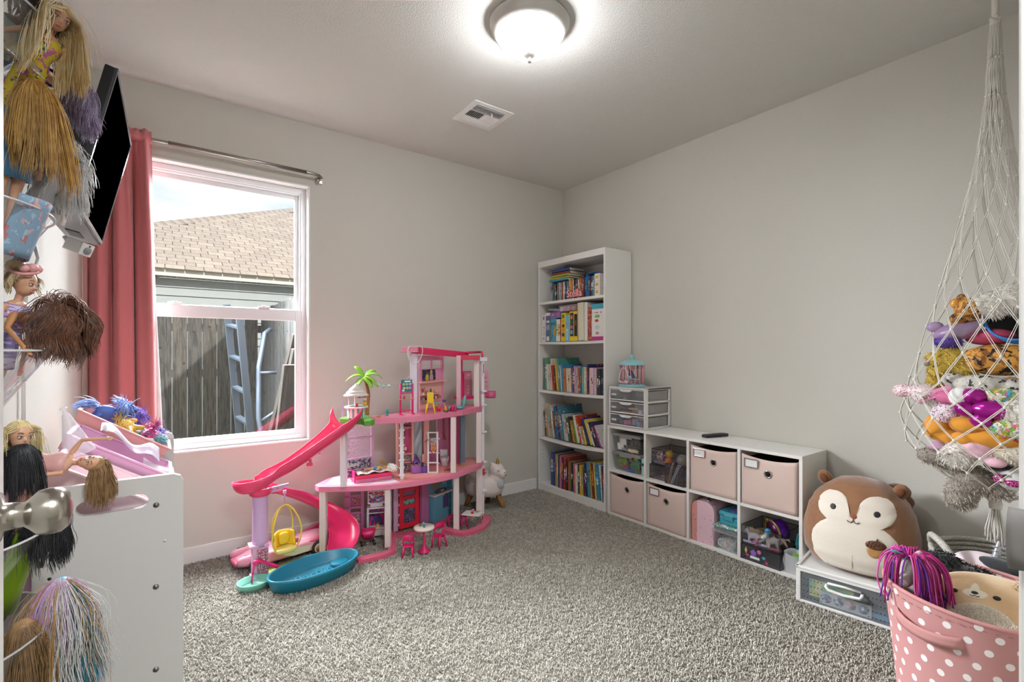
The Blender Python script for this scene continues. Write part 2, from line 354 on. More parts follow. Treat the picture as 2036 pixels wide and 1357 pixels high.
# wall and siding boards (local y from the eave line)
obj('wall',MB().box(-2.1,9,.22,8,-.4,2.42),m_sid,t)
for i in range(8):
    obj('siding_board',MB().prism([(.22,2.41-.15*i),(.195,2.41-.15*(i+1)),(.22,2.41-.15*(i+1))],-2.1,9,'yz'),m_sid,t)
obj('fascia',MB().box(-2.5,9,-.02,.02,2.43,2.585),m_fas,t)
s=obj('soffit',MB().box(-2.5,9,.02,.22,2.425,2.44),m_sof,t)
for i in range(26): obj('soffit_vent',MB().box(-.4+.09*i,-.33+.09*i,.03,.055,2.418,2.426),m_gap,s)
rf=obj('roof',MB().add([(-2.5,-.06,2.56),(9,-.06,2.56),(9,7.5,6.34),(5.06,7.5,6.34)],[(0,1,2,3)]).add([(-2.5,-.06,2.56),(5.06,7.5,6.34),(-2.5,14,2.56)],[(0,1,2)]),m_gap,t)
sl=math.atan(.5); ex=.205; wd=.30
shm=[MB().box(-.137,.137,-.115,.115,0,.009).mesh('shingle') for _ in range(4)]
shm2=MB().box(-.07,.07,-.115,.115,0,.009).mesh('shingle')
for i in range(4): shm[i].materials.append(SH[i])
cnt=0
for k in range(30):
    sd=.07+ex*k; y=-.06+sd*math.cos(sl); z=2.56+sd*math.sin(sl); xl=-2.5+(y+.06)+.14   # hip edge on the left
    xa=max(xl,-.35+ .02*k*0); xb=.55+ (y+10.4)*.233   # what the window shows
    n=int((xb-xa)/.288)+1
    off=(k%2)*.144+rnd.uniform(-.03,.03)
    for j in range(n):
        x=math.floor(xa/.288)*.288+j*.288+off
        if x<xl or cnt>296: continue
        o=bpy.data.objects.new('shingle',rnd.choice(shm)); COL.objects.link(o); o.parent=rf; cnt+=1
        o.location=(x,y,z+.004); o.rotation_euler=(sl-R(1.8)+rnd.uniform(-.004,.004),0,0)
hd=Vector((1,1,.5)).normalized()
cap=MB().sheet(lambda u,v:((v-.5)*.3,(u-.5)*.3,.03-.24*abs(v-.5)),1,4,.01).mesh('hip_cap'); cap.materials.append(SH[1])
q=hd.to_track_quat('Y','Z').to_euler()
for k in range(40):
    o=bpy.data.objects.new('hip_cap',cap); COL.objects.link(o); o.parent=rf; p=Vector((-2.5,-.06,2.58))+hd*(.25*k+.3); o.location=p; o.rotation_euler=(q.x+R(2),q.y,q.z)
# fences
WOOD=[spots('fence_wood_%d'%i,a,b,7,.53,(9,9,.55),.95) for i,(a,b) in enumerate([('#434546',['#343536','#53524f']),('#3c3d3e',['#303131','#4b4946']),('#4a4a49',['#3a3a39','#5a5752'])])]
m_knot=mat('wood_knot','#4a3d30',.9)
def fence(loc,rz,n,label,dog,top,zb):
    t=thing('wooden_fence',label,'fence',loc,rz)
    for i in range(n):
        h=top+rnd.uniform(-.012,.012); x=i*.1455; w=.139
        poly=[(x,zb),(x+w,zb),(x+w,h-.03),(x+w-.03,h),(x+.03,h),(x,h-.03)] if dog else [(x,zb),(x+w,zb),(x+w,h),(x,h)]
        o=obj('picket',MB().prism(poly,-.008+rnd.uniform(-.003,.003),.01,'xz'),WOOD[rnd.randrange(3)],t)
        if rnd.random()<.75:
            kx=x+rnd.uniform(.03,.11); kz=rnd.uniform(.25,1.4); obj('knot',MB().cyl((kx,-.014,kz),(kx,-.004,kz),.012,.015,10),m_knot,o)
    for z in (zb+.25,top-.75,top-.22): obj('rail',MB().box(-.05,n*.1455+.05,.012,.05,z-.045,z+.045),WOOD[1],t)
    for i in range(0,n,8): obj('post',MB().box(i*.1455,i*.1455+.09,.05,.14,zb,top-.05),WOOD[0],t)
    return t
fence((-1.3,6.72,0),0,16,'weathered grey board fence facing the window, half in slanting shade',False,1.60,-.4)
fence((1.06,6.66,0),R(-90),22,'weathered dog eared picket fence running back along the right of the window view',True,1.62,-.4)
# things leaning against the side fence
m_al=mat('aluminium','#49535e',.5,.4); m_plank=spots('dark_plank','#2b2622',['#211d1a','#38322c'],5,.5,(8,8,.6),.9); m_plank2=spots('grey_plank','#47433c',['#37342f'],5,.5,(8,8,.6),.9)
def plank(p0,p1,w,tk,m,label):
    a,b=Vector(p0),Vector(p1); d=b-a; mb=MB(); mb.box(-w/2,w/2,-tk/2,tk/2,0,d.length)
    return one('leaning_plank',mb,m,label,'plank',a,d.to_track_quat('Z','Y').to_euler())
plank((.66,4.62,-.4),(.93,4.22,1.24),.10,.03,m_plank,'dark narrow plank leaning steeply outside the window, leftmost of three')
plank((.74,4.5,-.4),(.93,4.12,1.12),.14,.03,m_plank2,'grey weathered plank leaning between two dark boards outside the window')
plank((.80,4.22,-.4),(.89,3.95,1.0),.26,.03,m_plank,'wide dark board leaning at far right outside the window')
t=thing('ladder','aluminium step ladder leaning on the side fence outside the window','ladder',(.76,5.35,-.4),(R(7),R(7),R(-80)))
for x in (-.17,.17): obj('rail',MB().box(x-.012,x+.012,-.03,.03,0,1.95),m_al,t,bevel=.002)
for k in range(6): obj('rung',MB().box(-.16,.16,-.025,.025,.25+.3*k,.27+.3*k),m_al,t)
t=thing('hand_cart_frame','bent pale metal frame leaning on the side fence beside the ladder','cart frame',(.88,4.95,-.4))
obj('tube_frame',MB().tube([(0,-.15,0),(-.12,.0,.9),(-.1,.12,1.35),(-.02,.3,1.68),(.04,.36,1.72)],.022,8),m_al,t)
obj('cross_bar',MB().tube([(-.11,0,.85),(.02,-.05,.95)],.015,8).tube([(-.1,.1,1.3),(.05,.1,1.3)],.015,8),m_al,t)
# ================================================================= CURTAIN AND ROD
m_cur=mat('coral_pink_cloth','#cf7679',.85,sheen=.35,bump=(900,.15,.001)); m_lin=mat('white_curtain_lining','#e4e2df',.9,sheen=.2)
t=thing('curtain','coral pink curtain gathered at the left side of the window','curtain',(0,0,0))
def cur(u,v):  # u across, v up ; few broad folds which drift downwards
    z=.06+v*2.115; wd=.245+.03*(1-v); x=-.262+wd*u
    ph=u*2*PI*3.1; a=.034*min(1,(1-v)*6+.28)
    y=2.945+a*math.sin(ph+.9*(1-v)+.35*math.sin(6*u))+.010*math.sin(2.3*ph+2*v)
    x+=.012*math.cos(ph+.5)*min(1,(1-v)*4)
    return (x,y,z)
obj('cloth',MB().sheet(cur,84,46,.003),m_cur,t)
obj('rod_pocket',MB().sheet(lambda u,v:(-.262+.247*u,2.945+.022*math.sin(PI*2*v)+.004*math.sin(u*40),2.135+.022*math.cos(PI*2*v)),50,12),m_cur,t)
obj('lining',MB().sheet(lambda u,v:(-.03+.075*u*(1.15-v*1.1),2.985+.008*math.sin(u*7),.06+v*2.0),10,20,.002),m_lin,t)
t=thing('curtain_rod','thin brushed metal curtain rod with curved end above the window','curtain rod',(0,2.945,2.135))
pts=[(-.268,0,.0),(.02,0,0),(.35,0,-.001),(.69,0,-.003),(.745,.004,-.003),(.775,.016,-.003),(.79,.036,-.003),(.793,.064,-.003)]
obj('rod',MB().tube(pts,.0085,10),m_nickel,t); obj('outer_tube',MB().cyl((.05,0,-.0002),(.70,0,-.003),.0105,n=12),m_nickel,t)
obj('bracket',MB().ell((.775,.055,-.02),(.012,.012,.02)).cyl((.79,.05,-.003),(.79,.065,-.003),.015).box(.775,.805,.059,.065,-.035,.02),m_nickel,t,bevel=.002)
# ================================================================= TELEVISION
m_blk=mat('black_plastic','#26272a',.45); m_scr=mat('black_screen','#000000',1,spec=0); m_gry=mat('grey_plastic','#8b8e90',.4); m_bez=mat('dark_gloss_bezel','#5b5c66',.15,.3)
t=thing('television','wall mounted flat television with black screen hung high beside the pink curtain','television',(-.138,1.700,1.438),(0,R(12.5),R(-1)))
obj('panel',MB().box(-.022,-.002,-.252,.252,-.012,.326),m_blk,t,bevel=.003)
obj('bezel',ring(MB(),-.252,.252,-.012,.326,-.003,.003,.008,.008,.012,.008),m_bez,t,bevel=.001,rot=(0,0,R(90)))
obj('screen',MB().box(-.002,.0008,-.244,.244,0,.318),m_scr,t)
hs=obj('back_housing',MB().prism([(-.022,.0),(-.075,.012),(-.085,.04),(-.085,.17),(-.05,.24),(-.022,.28)],-.215,.215,'xz'),m_blk,t,bevel=.006)
bp=obj('lit_underside',MB().box(-.078,-.004,-.25,.25,-.016,-.008),m_gry,t,bevel=.002)  # light reflected on the underside, put in as a paler grey sheet
for y in (-.15,.13): obj('speaker_grille',MB().box(-.06,-.03,y-.045,y+.045,-.018,-.015),m_blk,bp)
obj('side_cover',MB().box(-.07,-.004,-.254,-.235,-.014,.18),m_blk,t,bevel=.006)
obj('mount_arm',MB().box(-.13,-.08,-.05,.05,.08,.20).box(-.16,-.1,-.02,.02,.1,.16),m_blk,t,bevel=.003)
one('power_cable',MB().tube([(-.262,1.80,1.40),(-.255,1.77,1.37),(-.245,1.74,1.34),(-.25,1.72,1.30),(-.262,1.71,1.26),(-.266,1.70,1.10),(-.266,1.70,.9)],.004,8),m_white,'white cable hanging down the wall below the television','cable')
t=thing('security_camera','small white box camera with grey lens on the wall below the television','camera',(-.168,1.80,1.388),(R(-8),R(20),R(-42))); t.scale=(.66,.66,.66)
obj('body',MB().box(-.05,.032,-.028,.028,-.026,.026),mat('white_plastic','#e3e2df',.35),t,bevel=.004)
obj('lens',MB().cyl((.031,.002,-.004),(.035,.002,-.004),.016,n=24).cyl((.034,.002,-.004),(.037,.002,-.004),.007,n=16),m_gry,t); obj('sensor',MB().cyl((.031,.004,.018),(.0335,.004,.018),.004),m_blk,t)
obj('bracket',MB().tube([(-.05,0,0),(-.075,0,.01),(-.09,0,.02)],.008,8),mat('white_plastic'),t)
# ================================================================= OPEN DOOR AT THE LEFT EDGE
dr=struct('door_1',MB().box(-.190,-.155,.105,.878,.012,2.03),mat('door_paint','#dedcd8',.4),bevel=.002)
kn=obj('door_knob',MB().lathe([(0,.0),(.033,.0),(.033,.004),(.028,.010),(.016,.013),(.0145,.030),(.018,.034),(.0262,.042),(.0278,.052),(.0268,.062),(.021,.069),(.010,.072),(0,.0725)],n=36),mat('brushed_nickel_knob','#b3ada4',.24,1),dr,label='round satin nickel knob on the door edge',loc=(-.155,.806,.905),rot=(0,R(90),0))
obj('latch',MB().box(-.18,-.165,.878,.884,.89,.92),m_nickel,dr)
# ================================================================= TOY BIN RACK
m_wood=mat('white_melamine','#cfcdcb',.4,spec=.3); m_bolt=mat('steel_bolt','#8d8c8a',.35,.9)
rk=thing('toy_bin_rack','white wooden toy rack with handle slot in its side panel, full of pink tilted bins','rack',(0,0,0))
def side(y):
    xa,xb,zt=-.215,.056,.797; sx0,sx1,sz,sr=-.128,-.030,.742,.0165; xc=(sx0+sx1)/2; n=8
    L=[(xc,0),(xa,0),(xa,zt-.02),(xa+.006,zt-.006),(xa+.02,zt),(xc,zt),(xc,sz+sr)]+[(sx0-sr*math.sin(PI*k/n)*1.0,sz+sr*math.cos(PI*k/n)) for k in range(n+1)]+[(xc,sz-sr)]
    Rr=[(xc,sz-sr)]+[(sx1+sr*math.sin(PI*k/n),sz-sr*math.cos(PI*k/n)) for k in range(n+1)]+[(xc,sz+sr),(xc,zt),(xb-.02,zt),(xb-.006,zt-.006),(xb,zt-.02),(xb,0),(xc,0)]
    return MB().prism(L,y,y+.016,'xz').prism(Rr,y,y+.016,'xz')
sp=obj('side_panel',side(1.455),m_wood,rk); obj('side_panel',side(2.225),m_wood,rk)
for (x,z) in [(.0015,.727),(.001,.529),(.001,.329),(.001,.129),(-.158,.690)]:
    obj('bolt',MB().cyl((x,1.456,z),(x,1.4535,z),.0062,n=20).cyl((x,1.454,z),(x,1.4525,z),.0034,n=6),m_bolt,sp)
obj('bolt',MB().cyl((.0185,1.456,.637),(.0185,1.453,.637),.003,n=12),m_white,sp); obj('screw_hole',MB().cyl((-.187,1.456,.60),(-.187,1.4545,.60),.0035,n=12),m_blk,sp)
for (x,z) in [(-.203,.765),(.046,.660),(-.204,.672),(.046,.512),(-.204,.432),(.046,.272)]: obj('dowel',MB().cyl((x,1.47,z),(x,2.226,z),.009),m_wood,rk)
def bin_(loc,w,m,label,ln=.27,dp=.125):
    t=thing('toy_bin',label,'bin',loc,(0,R(33),0),'tilted pink bins in the toy rack')
    a,b=ln/2,w/2; k=.86
    def ringv(s,z): return [(-a*s,-b*s,z),(a*s,-b*s,z),(a*s,b*s,z),(-a*s,b*s,z)]
    mb=MB(); o=ringv(1,0)+ringv(k,-dp)+ringv(.965,0)+ringv(k-.03,-dp+.003)
    fs=[(i,(i+1)%4,4+(i+1)%4,4+i)[::-1] for i in range(4)]+[(8+i,8+(i+1)%4,12+(i+1)%4,12+i) for i in range(4)]+[(i,(i+1)%4,8+(i+1)%4,8+i) for i in range(4)]+[(7,6,5,4),(12,13,14,15)]
    obj('tub',mb.add(o,fs),m,t,bevel=.004)
    obj('rim',ring(MB(),-a-.006,a+.006,-b-.006,b+.006,-.003,.003,.012,.012,.012,.012),m,t,rot=(R(90),0,0),bevel=.002)
    return t
P_=lambda n,h:mat(n,h,.35,sss=0)
m_p1=P_('salmon_pink_plastic','#dfa29b'); m_p2=P_('lilac_pink_plastic','#dba9c9'); m_p3=P_('pale_pink_plastic','#ecd2d8')
bn=[(-.075,2.105,.845,m_p1,'salmon pink bin at the window end of the toy rack, heaped with toy ponies'),(-.075,1.862,.803,m_p2,'lilac pink bin in the middle of the toy rack holding clear plastic dress pieces'),(-.075,1.612,.770,m_p3,'pale pink bin at the near end of the toy rack, below the lying doll')]
for x,y,z,m,l in bn: bin_((x,y,z),.232,m,l)
for i,(y,z) in enumerate([(2.033,.61),(1.662,.61),(2.033,.37),(1.662,.37)]): bin_((-.075,y,z),.36,[m_p3,m_p2][i%2],['pale pink','lilac'][i%2]+' wide bin in the '+['upper','lower'][i//2]+' inner row of the toy rack')
# ponies heaped in the far bin
def strands(mb,root,dirs,n,length,r=.0011,spread=.012,droop=.6,curl=.3,seed=0,nseg=5,sides=3):
    """hair: n thin strands from points near root, following dirs and drooping"""
    g=random.Random(seed)
    for i in range(n):
        d=Vector(g.choice(dirs)).normalized(); d=(d+Vector((g.gauss(0,.25),g.gauss(0,.25),g.gauss(0,.25)))).normalized()
        p=Vector(root(g)) if callable(root) else Vector(root)+Vector((g.gauss(0,spread),g.gauss(0,spread),g.gauss(0,spread)))
        l=length*g.uniform(.7,1.15); pts=[p]; q=g.uniform(0,6)
        for k in range(nseg):
            d=(d+Vector((curl*math.sin(q+k*1.7)*.3,curl*math.cos(q*1.3+k*1.9)*.3,-droop/nseg))).normalized(); p=p+d*(l/nseg); pts.append(p)
        mb.tube(pts,[r]*(nseg)+[r*.4],sides,caps=False)
    return mb
def pony(loc,rot,body,mane,label,seed,s=1.0):
    t=thing('toy_pony',label,'toy',loc,rot,'toy ponies in the far pink bin'); t.scale=(s,s,s)
    b=MB().ell((0,0,0),(.032,.018,.019)).ell((.036,0,.026),(.018,.014,.015)).ell((.050,0,.021),(.011,.010,.009)).tube([(.018,0,.006),(.034,0,.024)],[.014,.011],8)
    for x in (-.02,.018):
        for y in (-.010,.010): b.tube([(x,y,-.01),(x*1.1,y,-.042)],[.008,.007],8)
    for y in (-.008,.008): b.tube([(.030,y,.038),(.029,y*1.2,.05)],[.004,.001],6)
    obj('body',b,mat(*body,.45),t,remesh=.0028,smooth=2)
    obj('mane',strands(MB(),lambda g:(.034-.03*g.random(),g.gauss(0,.005),.036-.012*g.random()),[(0,1,.6),(0,-1,.6),(-.4,.3,1)],90,.034,.001,droop=1.6,seed=seed),mat(*mane,.5,sheen=.3),t)
    obj('tail',strands(MB(),(-.034,0,.006),[(-1,0,.5),(-1,.3,.2)],60,.045,.001,.004,1.4,seed=seed+1),mat(*mane),t)
    obj('eye',MB().ell((.046,.0115,.029),(.004,.002,.005)).ell((.046,-.0115,.029),(.004,.002,.005)),m_blk,t)
pony((-.125,2.09,.895),(.3,.5,.4),('pony_blue','#4f74c8'),('mane_pale_blue','#8fb0f0'),'blue toy pony with pale blue mane, highest on the far pink bin',1,1.25)
pony((-.075,2.05,.852),(1.3,.6,-.9),('pony_yellow','#d9b04a'),('mane_yellow','#f0cf5a'),'yellow maned toy pony lying on its side in the far pink bin',2,1.0)
pony((-.075,2.14,.857),(.2,.5,.9),('pony_lilac','#a48fd0'),('mane_violet','#7d57c8'),'lilac toy pony with violet mane in the far pink bin beside the blue one',3,1.2)
pony((-.02,2.09,.81),(1.0,.8,2.2),('pony_magenta','#c23a86'),('mane_magenta','#d64fa0'),'magenta toy pony lying across the middle of the far pink bin',4,1.0)
pony((-.03,2.15,.80),(.4,.9,.2),('pony_white','#d9d4e2'),('mane_purple','#6a33b8'),'white toy pony with deep purple mane at the low end of the far pink bin',5,1.15)
pony((-.03,2.045,.79),(.5,.2,2.8),('pony_cream','#d8cbb5'),('mane_teal','#6fb7c2'),'cream toy pony with teal mane low in the far pink bin',6,.95)
# clear dress pieces in the middle bin
m_tulle=clear('white_tulle','#efeef5',.42,.3)
one('clear_toy_skirt',MB().sheet(lambda u,v:(-.125+.135*u,1.79+.15*v,.875-.105*u+.018*math.sin(5*v+2*u)+.012*math.sin(9*u)),18,14,.001),m_tulle,'sheer white doll skirt spread in the lilac middle bin of the toy rack','doll skirt')
one('clear_toy_sheet',MB().sheet(lambda u,v:(-.03+.075*u,1.80+.12*v,.765-.055*u+.02*math.sin(4*v)*u),12,10,.001),clear('clear_film','#f3f3f8',.25,.1),'crumpled clear plastic film at the low end of the lilac bin','plastic film')
one('sheer_cone',MB().lathe([(.034,0),(.022,.05),(.008,.105),(.005,.108),(.004,.118),(.009,.121),(.006,.125),(0,.126)],n=20),m_tulle,'pointed sheer white doll cape standing between the bins of the toy rack','doll cape',(-.16,1.69,.835),(R(6),R(-14),0))
# ================================================================= BOOKCASE
m_lam=mat('white_laminate','#e6e4df',.42,spec=.4); m_hole=mat('shelf_pin_hole','#3b3834',.9)
BX,BY0,BY1,BZ=2.462,2.276,2.994,1.812; TH=.016; BXB=2.733
SHZ=[.053,.428,.796,1.177,1.490]
bc=thing('bookcase','tall white five shelf bookcase filled with books in the room corner','bookcase',((BX+BXB)/2,(BY0+BY1)/2,0))
cx,cy=(BX+BXB)/2,(BY0+BY1)/2
def lb(x0,x1,y0,y1,z0,z1): return MB().box(x0-cx,x1-cx,y0-cy,y1-cy,z0,z1)
for y0 in (BY0,BY1-TH):
    sp=obj('side_panel',lb(BX,BXB,y0,y0+TH,0,BZ),m_lam,bc,bevel=.0012)
    yy=(y0-.0006-cy) if y0>2.5 else (y0+TH+.0006-cy)
    for z in [.25,.282,.314,.60,.632,.664,.96,.992,1.024,1.056,1.33,1.362,1.394]:
        for x in (BX+.04,BX+.21): obj('pin_hole',MB().cyl((x-cx,yy-.0004,z),(x-cx,yy+.0004,z),.0028,n=6),m_hole,sp)
obj('top_panel',lb(BX+.0005,BXB,BY0+TH,BY1-TH,BZ-.045,BZ-.029),m_lam,bc)
obj('front_rail',lb(BX,BX+.016,BY0+TH,BY1-TH,BZ-.0288,BZ),m_lam,bc)
obj('back_panel',lb(BXB-.004,BXB,BY0+TH,BY1-TH,.03,BZ-.03),mat('grey_back_board','#c9c6c0',.6),bc)
obj('kick_board',lb(BX+.004,BX+.018,BY0+TH,BY1-TH,0,SHZ[0]-.018),m_lam,bc,bevel=.001)
for i,z in enumerate(SHZ):
    sag=[0,.012,.005,.004,0][i]
    obj('shelf',MB().sheet(lambda u,v:(BX+.002-cx+(BXB-BX-.008)*v,BY0+TH-cy+(BY1-BY0-2*TH)*u,z-.019-sag*(1-(2*u-1)**2)),12,1,.019,smooth=False),m_lam,bc)
obj('anchor_bracket',lb(2.70,2.733,2.42,2.47,BZ-.06,BZ-.046),m_blk,bc)
# ---- books
BOOKM={}
def bookmat(h,ink): return spots('print_%s_%s'%(h[1:],ink[1:]),h,[ink],64,.685,(.6,1.5,.45),.55)
m_page=mat('book_pages','#d8cfbd',.9)
NAMES={}
def cname(h):
    r,g,b=[int(h[i:i+2],16)/255 for i in (1,3,5)]; mx,mn=max(r,g,b),min(r,g,b); d=mx-mn
    if d<.10: return 'black' if mx<.22 else 'dark grey' if mx<.42 else 'grey' if mx<.68 else 'white'
    hu=(60*((g-b)/d%6) if mx==r else 60*((b-r)/d+2) if mx==g else 60*((r-g)/d+4))
    if hu<14 or hu>=345: n='red' if d>.4 else 'rose' if mx>.6 else 'maroon'
    elif hu<40: n='orange' if d>.45 and mx>.6 else 'brown' if mx<.65 else 'tan'
    elif hu<68: n='yellow' if d>.3 else 'cream'
    elif hu<165: n='green'
    elif hu<195: n='teal'
    elif hu<250: n='blue'
    elif hu<285: n='purple'
    else: n='pink' if mx>.6 else 'plum'
    return ('dark ' if mx<.36 and n not in('maroon','plum') else 'pale ' if d<.22 and mx>.75 and n not in('cream','tan') else '')+n
ORD=['first','second','third','fourth','fifth','sixth','seventh','eighth','ninth','tenth','eleventh','twelfth','thirteenth','fourteenth','fifteenth','sixteenth','seventeenth','eighteenth','nineteenth','twentieth']
def ordn(i): return ORD[i] if i<20 else 'twenty-'+ORD[i-20] if i<29 else ['thirtieth','thirty-first','thirty-second','thirty-third','thirty-fourth','thirty-fifth','thirty-sixth','thirty-seventh','thirty-eighth','thirty-ninth','fortieth'][i-29]
SHN=['bottom','second lowest','middle','second highest','top']
def book(sh,i,y,w,hh,dp,col,ink,lean=0,x0=None,kind='book',word=None,zoff=0):
    """y = left edge as seen (large y), book runs towards -y; spine faces -x"""
    x0=BX+.03 if x0 is None else x0
    mb=MB(); c=.0018 if kind=='book' else .0005
    mb.box(0,c*1.2,-w,0,0,hh).box(0,dp,-c,0,0,hh).box(0,dp,-w,-w+c,0,hh)
    if kind!='book': mb=MB().box(0,dp,-w,0,0,hh)
    lab='%s %s, %s from the left on the %s shelf of the bookcase'%(cname(col),word or kind,ordn(i),SHN[sh])
    o=one('book' if kind=='book' else kind.replace(' ','_'),mb,bookmat(col,ink),lab,'book' if kind=='book' else kind.split()[-1],(x0,y,SHZ[sh]+.0005+zoff),(R(-lean),0,0),('books' if kind=='book' else 'disc cases')+' on the %s shelf of the bookcase'%SHN[sh],bevel=.0008,seg=1)
    if kind=='book': obj('pages',MB().box(c*1.2,dp-.003,-w+c,-c,.003,hh-.003),m_page,o)
    if w>.006: obj('spine_title',MB().box(-.0006,.0002,-w*.78,-w*.22,hh*rnd.uniform(.30,.45),hh*rnd.uniform(.62,.85)),spots('title_%s_%s'%(ink[1:],col[1:]),ink,[col],95,.52,(1,1,.8),.5),o)
    return o
INK=['#e8e2d4','#d9b64a','#c23b35','#e6e6ea','#2b2a33','#5aa0c4','#e39a3a','#f0efe8']
def row(sh,spec,y0,y1,kind='book',x0=None,lo=0):
    """spec: (relative width, height, depth, colour, lean)"""
    tot=sum(s[0] for s in spec); y=y0; k=(y0-y1)/tot
    for i,(w,hh,dp,col,ln) in enumerate(spec):
        ww=w*k; ww2=ww*math.cos(R(ln)) if ln else ww
        book(sh,i+lo,y,ww2*.96-.0004,hh,dp,col,INK[(i*5+sh*3)%8],ln,(x0 or BX+.03)+rnd.uniform(0,.012),kind,None,(ww2*.96)*math.sin(R(ln))-.8*[0,.012,.005,.004,0][sh]*(1-(2*(y-ww/2-BY0)/(BY1-BY0)-1)**2)); y-=ww
# top shelf: disc cases
dc=['#20242c','#2f5f6e','#c8c4bd','#1d2733','#c0563c','#4d7a8c','#6d7f56','#a9a49d','#8fa7b8','#b9533a','#8a6f58','#d9d6d0','#2b4f86','#23364f','#5f8f62','#3c6aa5','#c9b34c','#d98a3a','#c46b3a','#dcd8d0','#222427','#3a2f35','#2d2b33','#4a4e5c','#ddd9d2','#2e4a78','#c06a35','#7a3530','#d0703a','#333a48','#2a4d55','#446a84']
row(4,[(1,.142+.02*rnd.random() if i>15 else .135+.015*rnd.random(),.135,c,0) for i,c in enumerate(dc)],2.878,2.50,'disc case',BX+.045)
bk=['#2f78b8','#33415a','#87303a','#39424a','#4b8fa8','#6a4468','#2c5d94']
t=one('boxed_set',MB().box(0,.14,-.10,-.098,0,.172).box(0,.14,-.002,0,0,.172).box(0,.14,-.10,0,0,.002).box(0,.14,-.10,0,.170,.172).box(.13,.14,-.1,0,0,.172),bookmat('#3f86c0','#1d3d6e'),'blue open slipcase holding slim cases near the right end of the top shelf','slipcase',(BX+.04,2.497,SHZ[4]+.001))
row(4,[(1,.150,.118,c,0) for c in bk],2.494,2.400,'disc case',BX+.046,len(dc))
for k in range(3):
    q=one('small_white_box',MB().box(0,.06,-.052,0,0,.05),mat('white_card','#dedad2',.6),'small white carton printed with a yellow fruit, '+['lowest','middle','topmost'][k]+' of the three on the top shelf','carton',(BX+.012,2.388,SHZ[4]+.001+.0515*k),0,'white cartons on the top shelf',bevel=.001)
    obj('printed_fruit',MB().add([(-.0004,-.026+.015*math.cos(a)*(1+.25*math.cos(3*a)),.025+.015*math.sin(a)*(1+.3*math.cos(2*a))) for a in [2*PI*j/16 for j in range(16)]],[tuple(range(16))[::-1]]),mat('printed_yellow','#d9a92c',.6),q)
for k,(cc,ii,th) in enumerate([('#4d9ab0','#d8d4c8',.017),('#c9b63e','#e8e2d4',.014),('#9bb04a','#e8e2d4',.013),('#8a3f2c','#e0c27a',.022),('#2a4a8c','#e6e6ea',.020)]):
    zz=SHZ[4]+.154+sum([.017,.014,.013,.022,.020][:k])+.001*k
    o=one('book',MB().box(0,.16,-.205,0,0,.0015).box(0,.16,-.205,0,th-.0015,th).box(0,.0015,-.205,0,0,th),bookmat(cc,ii),'%s book lying flat on the disc cases, %s of five'%(cname(cc),['bottom one','second from the bottom','middle one','second from the top','topmost'][k]),'book',(BX+.035+.006*(k%2),2.895-.006*k,zz),R([0,1,-1,2,0][k]),'books lying on the disc cases')
    obj('pages',MB().box(.002,.156,-.202,-.003,.0015,th-.0015),m_page,o)
t=thing('name_sign','small red and white cut-out name sign on the top shelf edge','sign',(BX+.012,2.590,SHZ[4]+.0365))
Mt=Matrix.Rotation(R(90),4,'X'); Mt=Matrix.Rotation(R(-90),4,'Z')@Mt
obj('backing',MB().text('Stella',.075,.002,Mt,bold=.0045),mat('sign_red','#cf4a50',.5),t)
obj('lettering',MB().text('Stella',.075,.0012,Matrix.Translation((-.003,0,0))@Mt,bold=-.0008),mat('sign_white','#efe6e2',.5),t)
# second highest shelf: games, kits, notebooks
def slab(name,y,w,hh,dp,m,label,cat,sh=3,lean=0,x0=None,z=0,parts=()):
    z=z+(w*math.sin(R(lean)) if lean else 0)
    o=one(name,MB().box(0,dp,-w,0,0,hh),m,label,cat,(x0 or BX+.02,y,SHZ[sh]+.0005+z),(R(-lean),0,0),None,bevel=.0012,seg=1)
    for (pn,pm,a0,a1,z0,z1) in parts: obj(pn,MB().box(-.0008,.0003,-w*a1,-w*a0,hh*z0,hh*z1),pm,o)
    return o
def dots_on(o,w,hh,items):
    for (pn,a,b,ra,rb,h) in items:
        obj(pn,MB().add([(-.0014,-w*a+ra*w*math.cos(q),hh*b+rb*hh*math.sin(q)) for q in [2*PI*j/14 for j in range(14)]],[tuple(range(14))[::-1]]),mat('print_'+h[1:],h,.6),o)
def txt(o,s,size,y,z,m,vert=False,ext=.0004):
    Mx=Matrix.Translation((-.0014,y,z))@Matrix.Rotation(R(-90),4,'Z')@Matrix.Rotation(R(90),4,'X')
    if vert: Mx=Mx@Matrix.Rotation(R(90),4,'Z')
    obj('lettering',MB().text(s,size,ext,Mx),m,o)
W_=mat('print_white','#e4e1da',.55); G_=mat('print_navy','#5b6b96',.55); K_=mat('print_black','#22201f',.6); Y_=mat('print_yellow','#e3c32a',.55); M_=mat('print_magenta','#b3387e',.55); T_=mat('print_teal','#46a3b5',.55); R_=mat('print_red','#a8352c',.6); N_=mat('print_darknavy','#2c3350',.55)
o=slab('game_box',2.965,.040,.216,.20,W_,'white game box with red emblem, first at the left on the second highest shelf','box'); dots_on(o,.04,.216,[('emblem',.5,.86,.25,.07,'#c0646c'),('emblem',.5,.12,.2,.06,'#9aa79a')]); obj('side_print',MB().box(-.0008,.0002,-.026,-.018,.05,.15),spots('title_side','#e4e1da',['#9a4a52'],120,.5,(1,1,.7)),o)
o=slab('kit_box',2.922,.052,.226,.20,G_,'slate blue box with white bands, second on the second highest shelf','box',parts=[('band',W_,0,1,.9,1),('band',W_,.15,.85,.66,.73),('picture',mat('print_grey','#9a9fae',.6),.1,.9,.4,.58),('barcode',W_,.2,.8,.03,.18)])
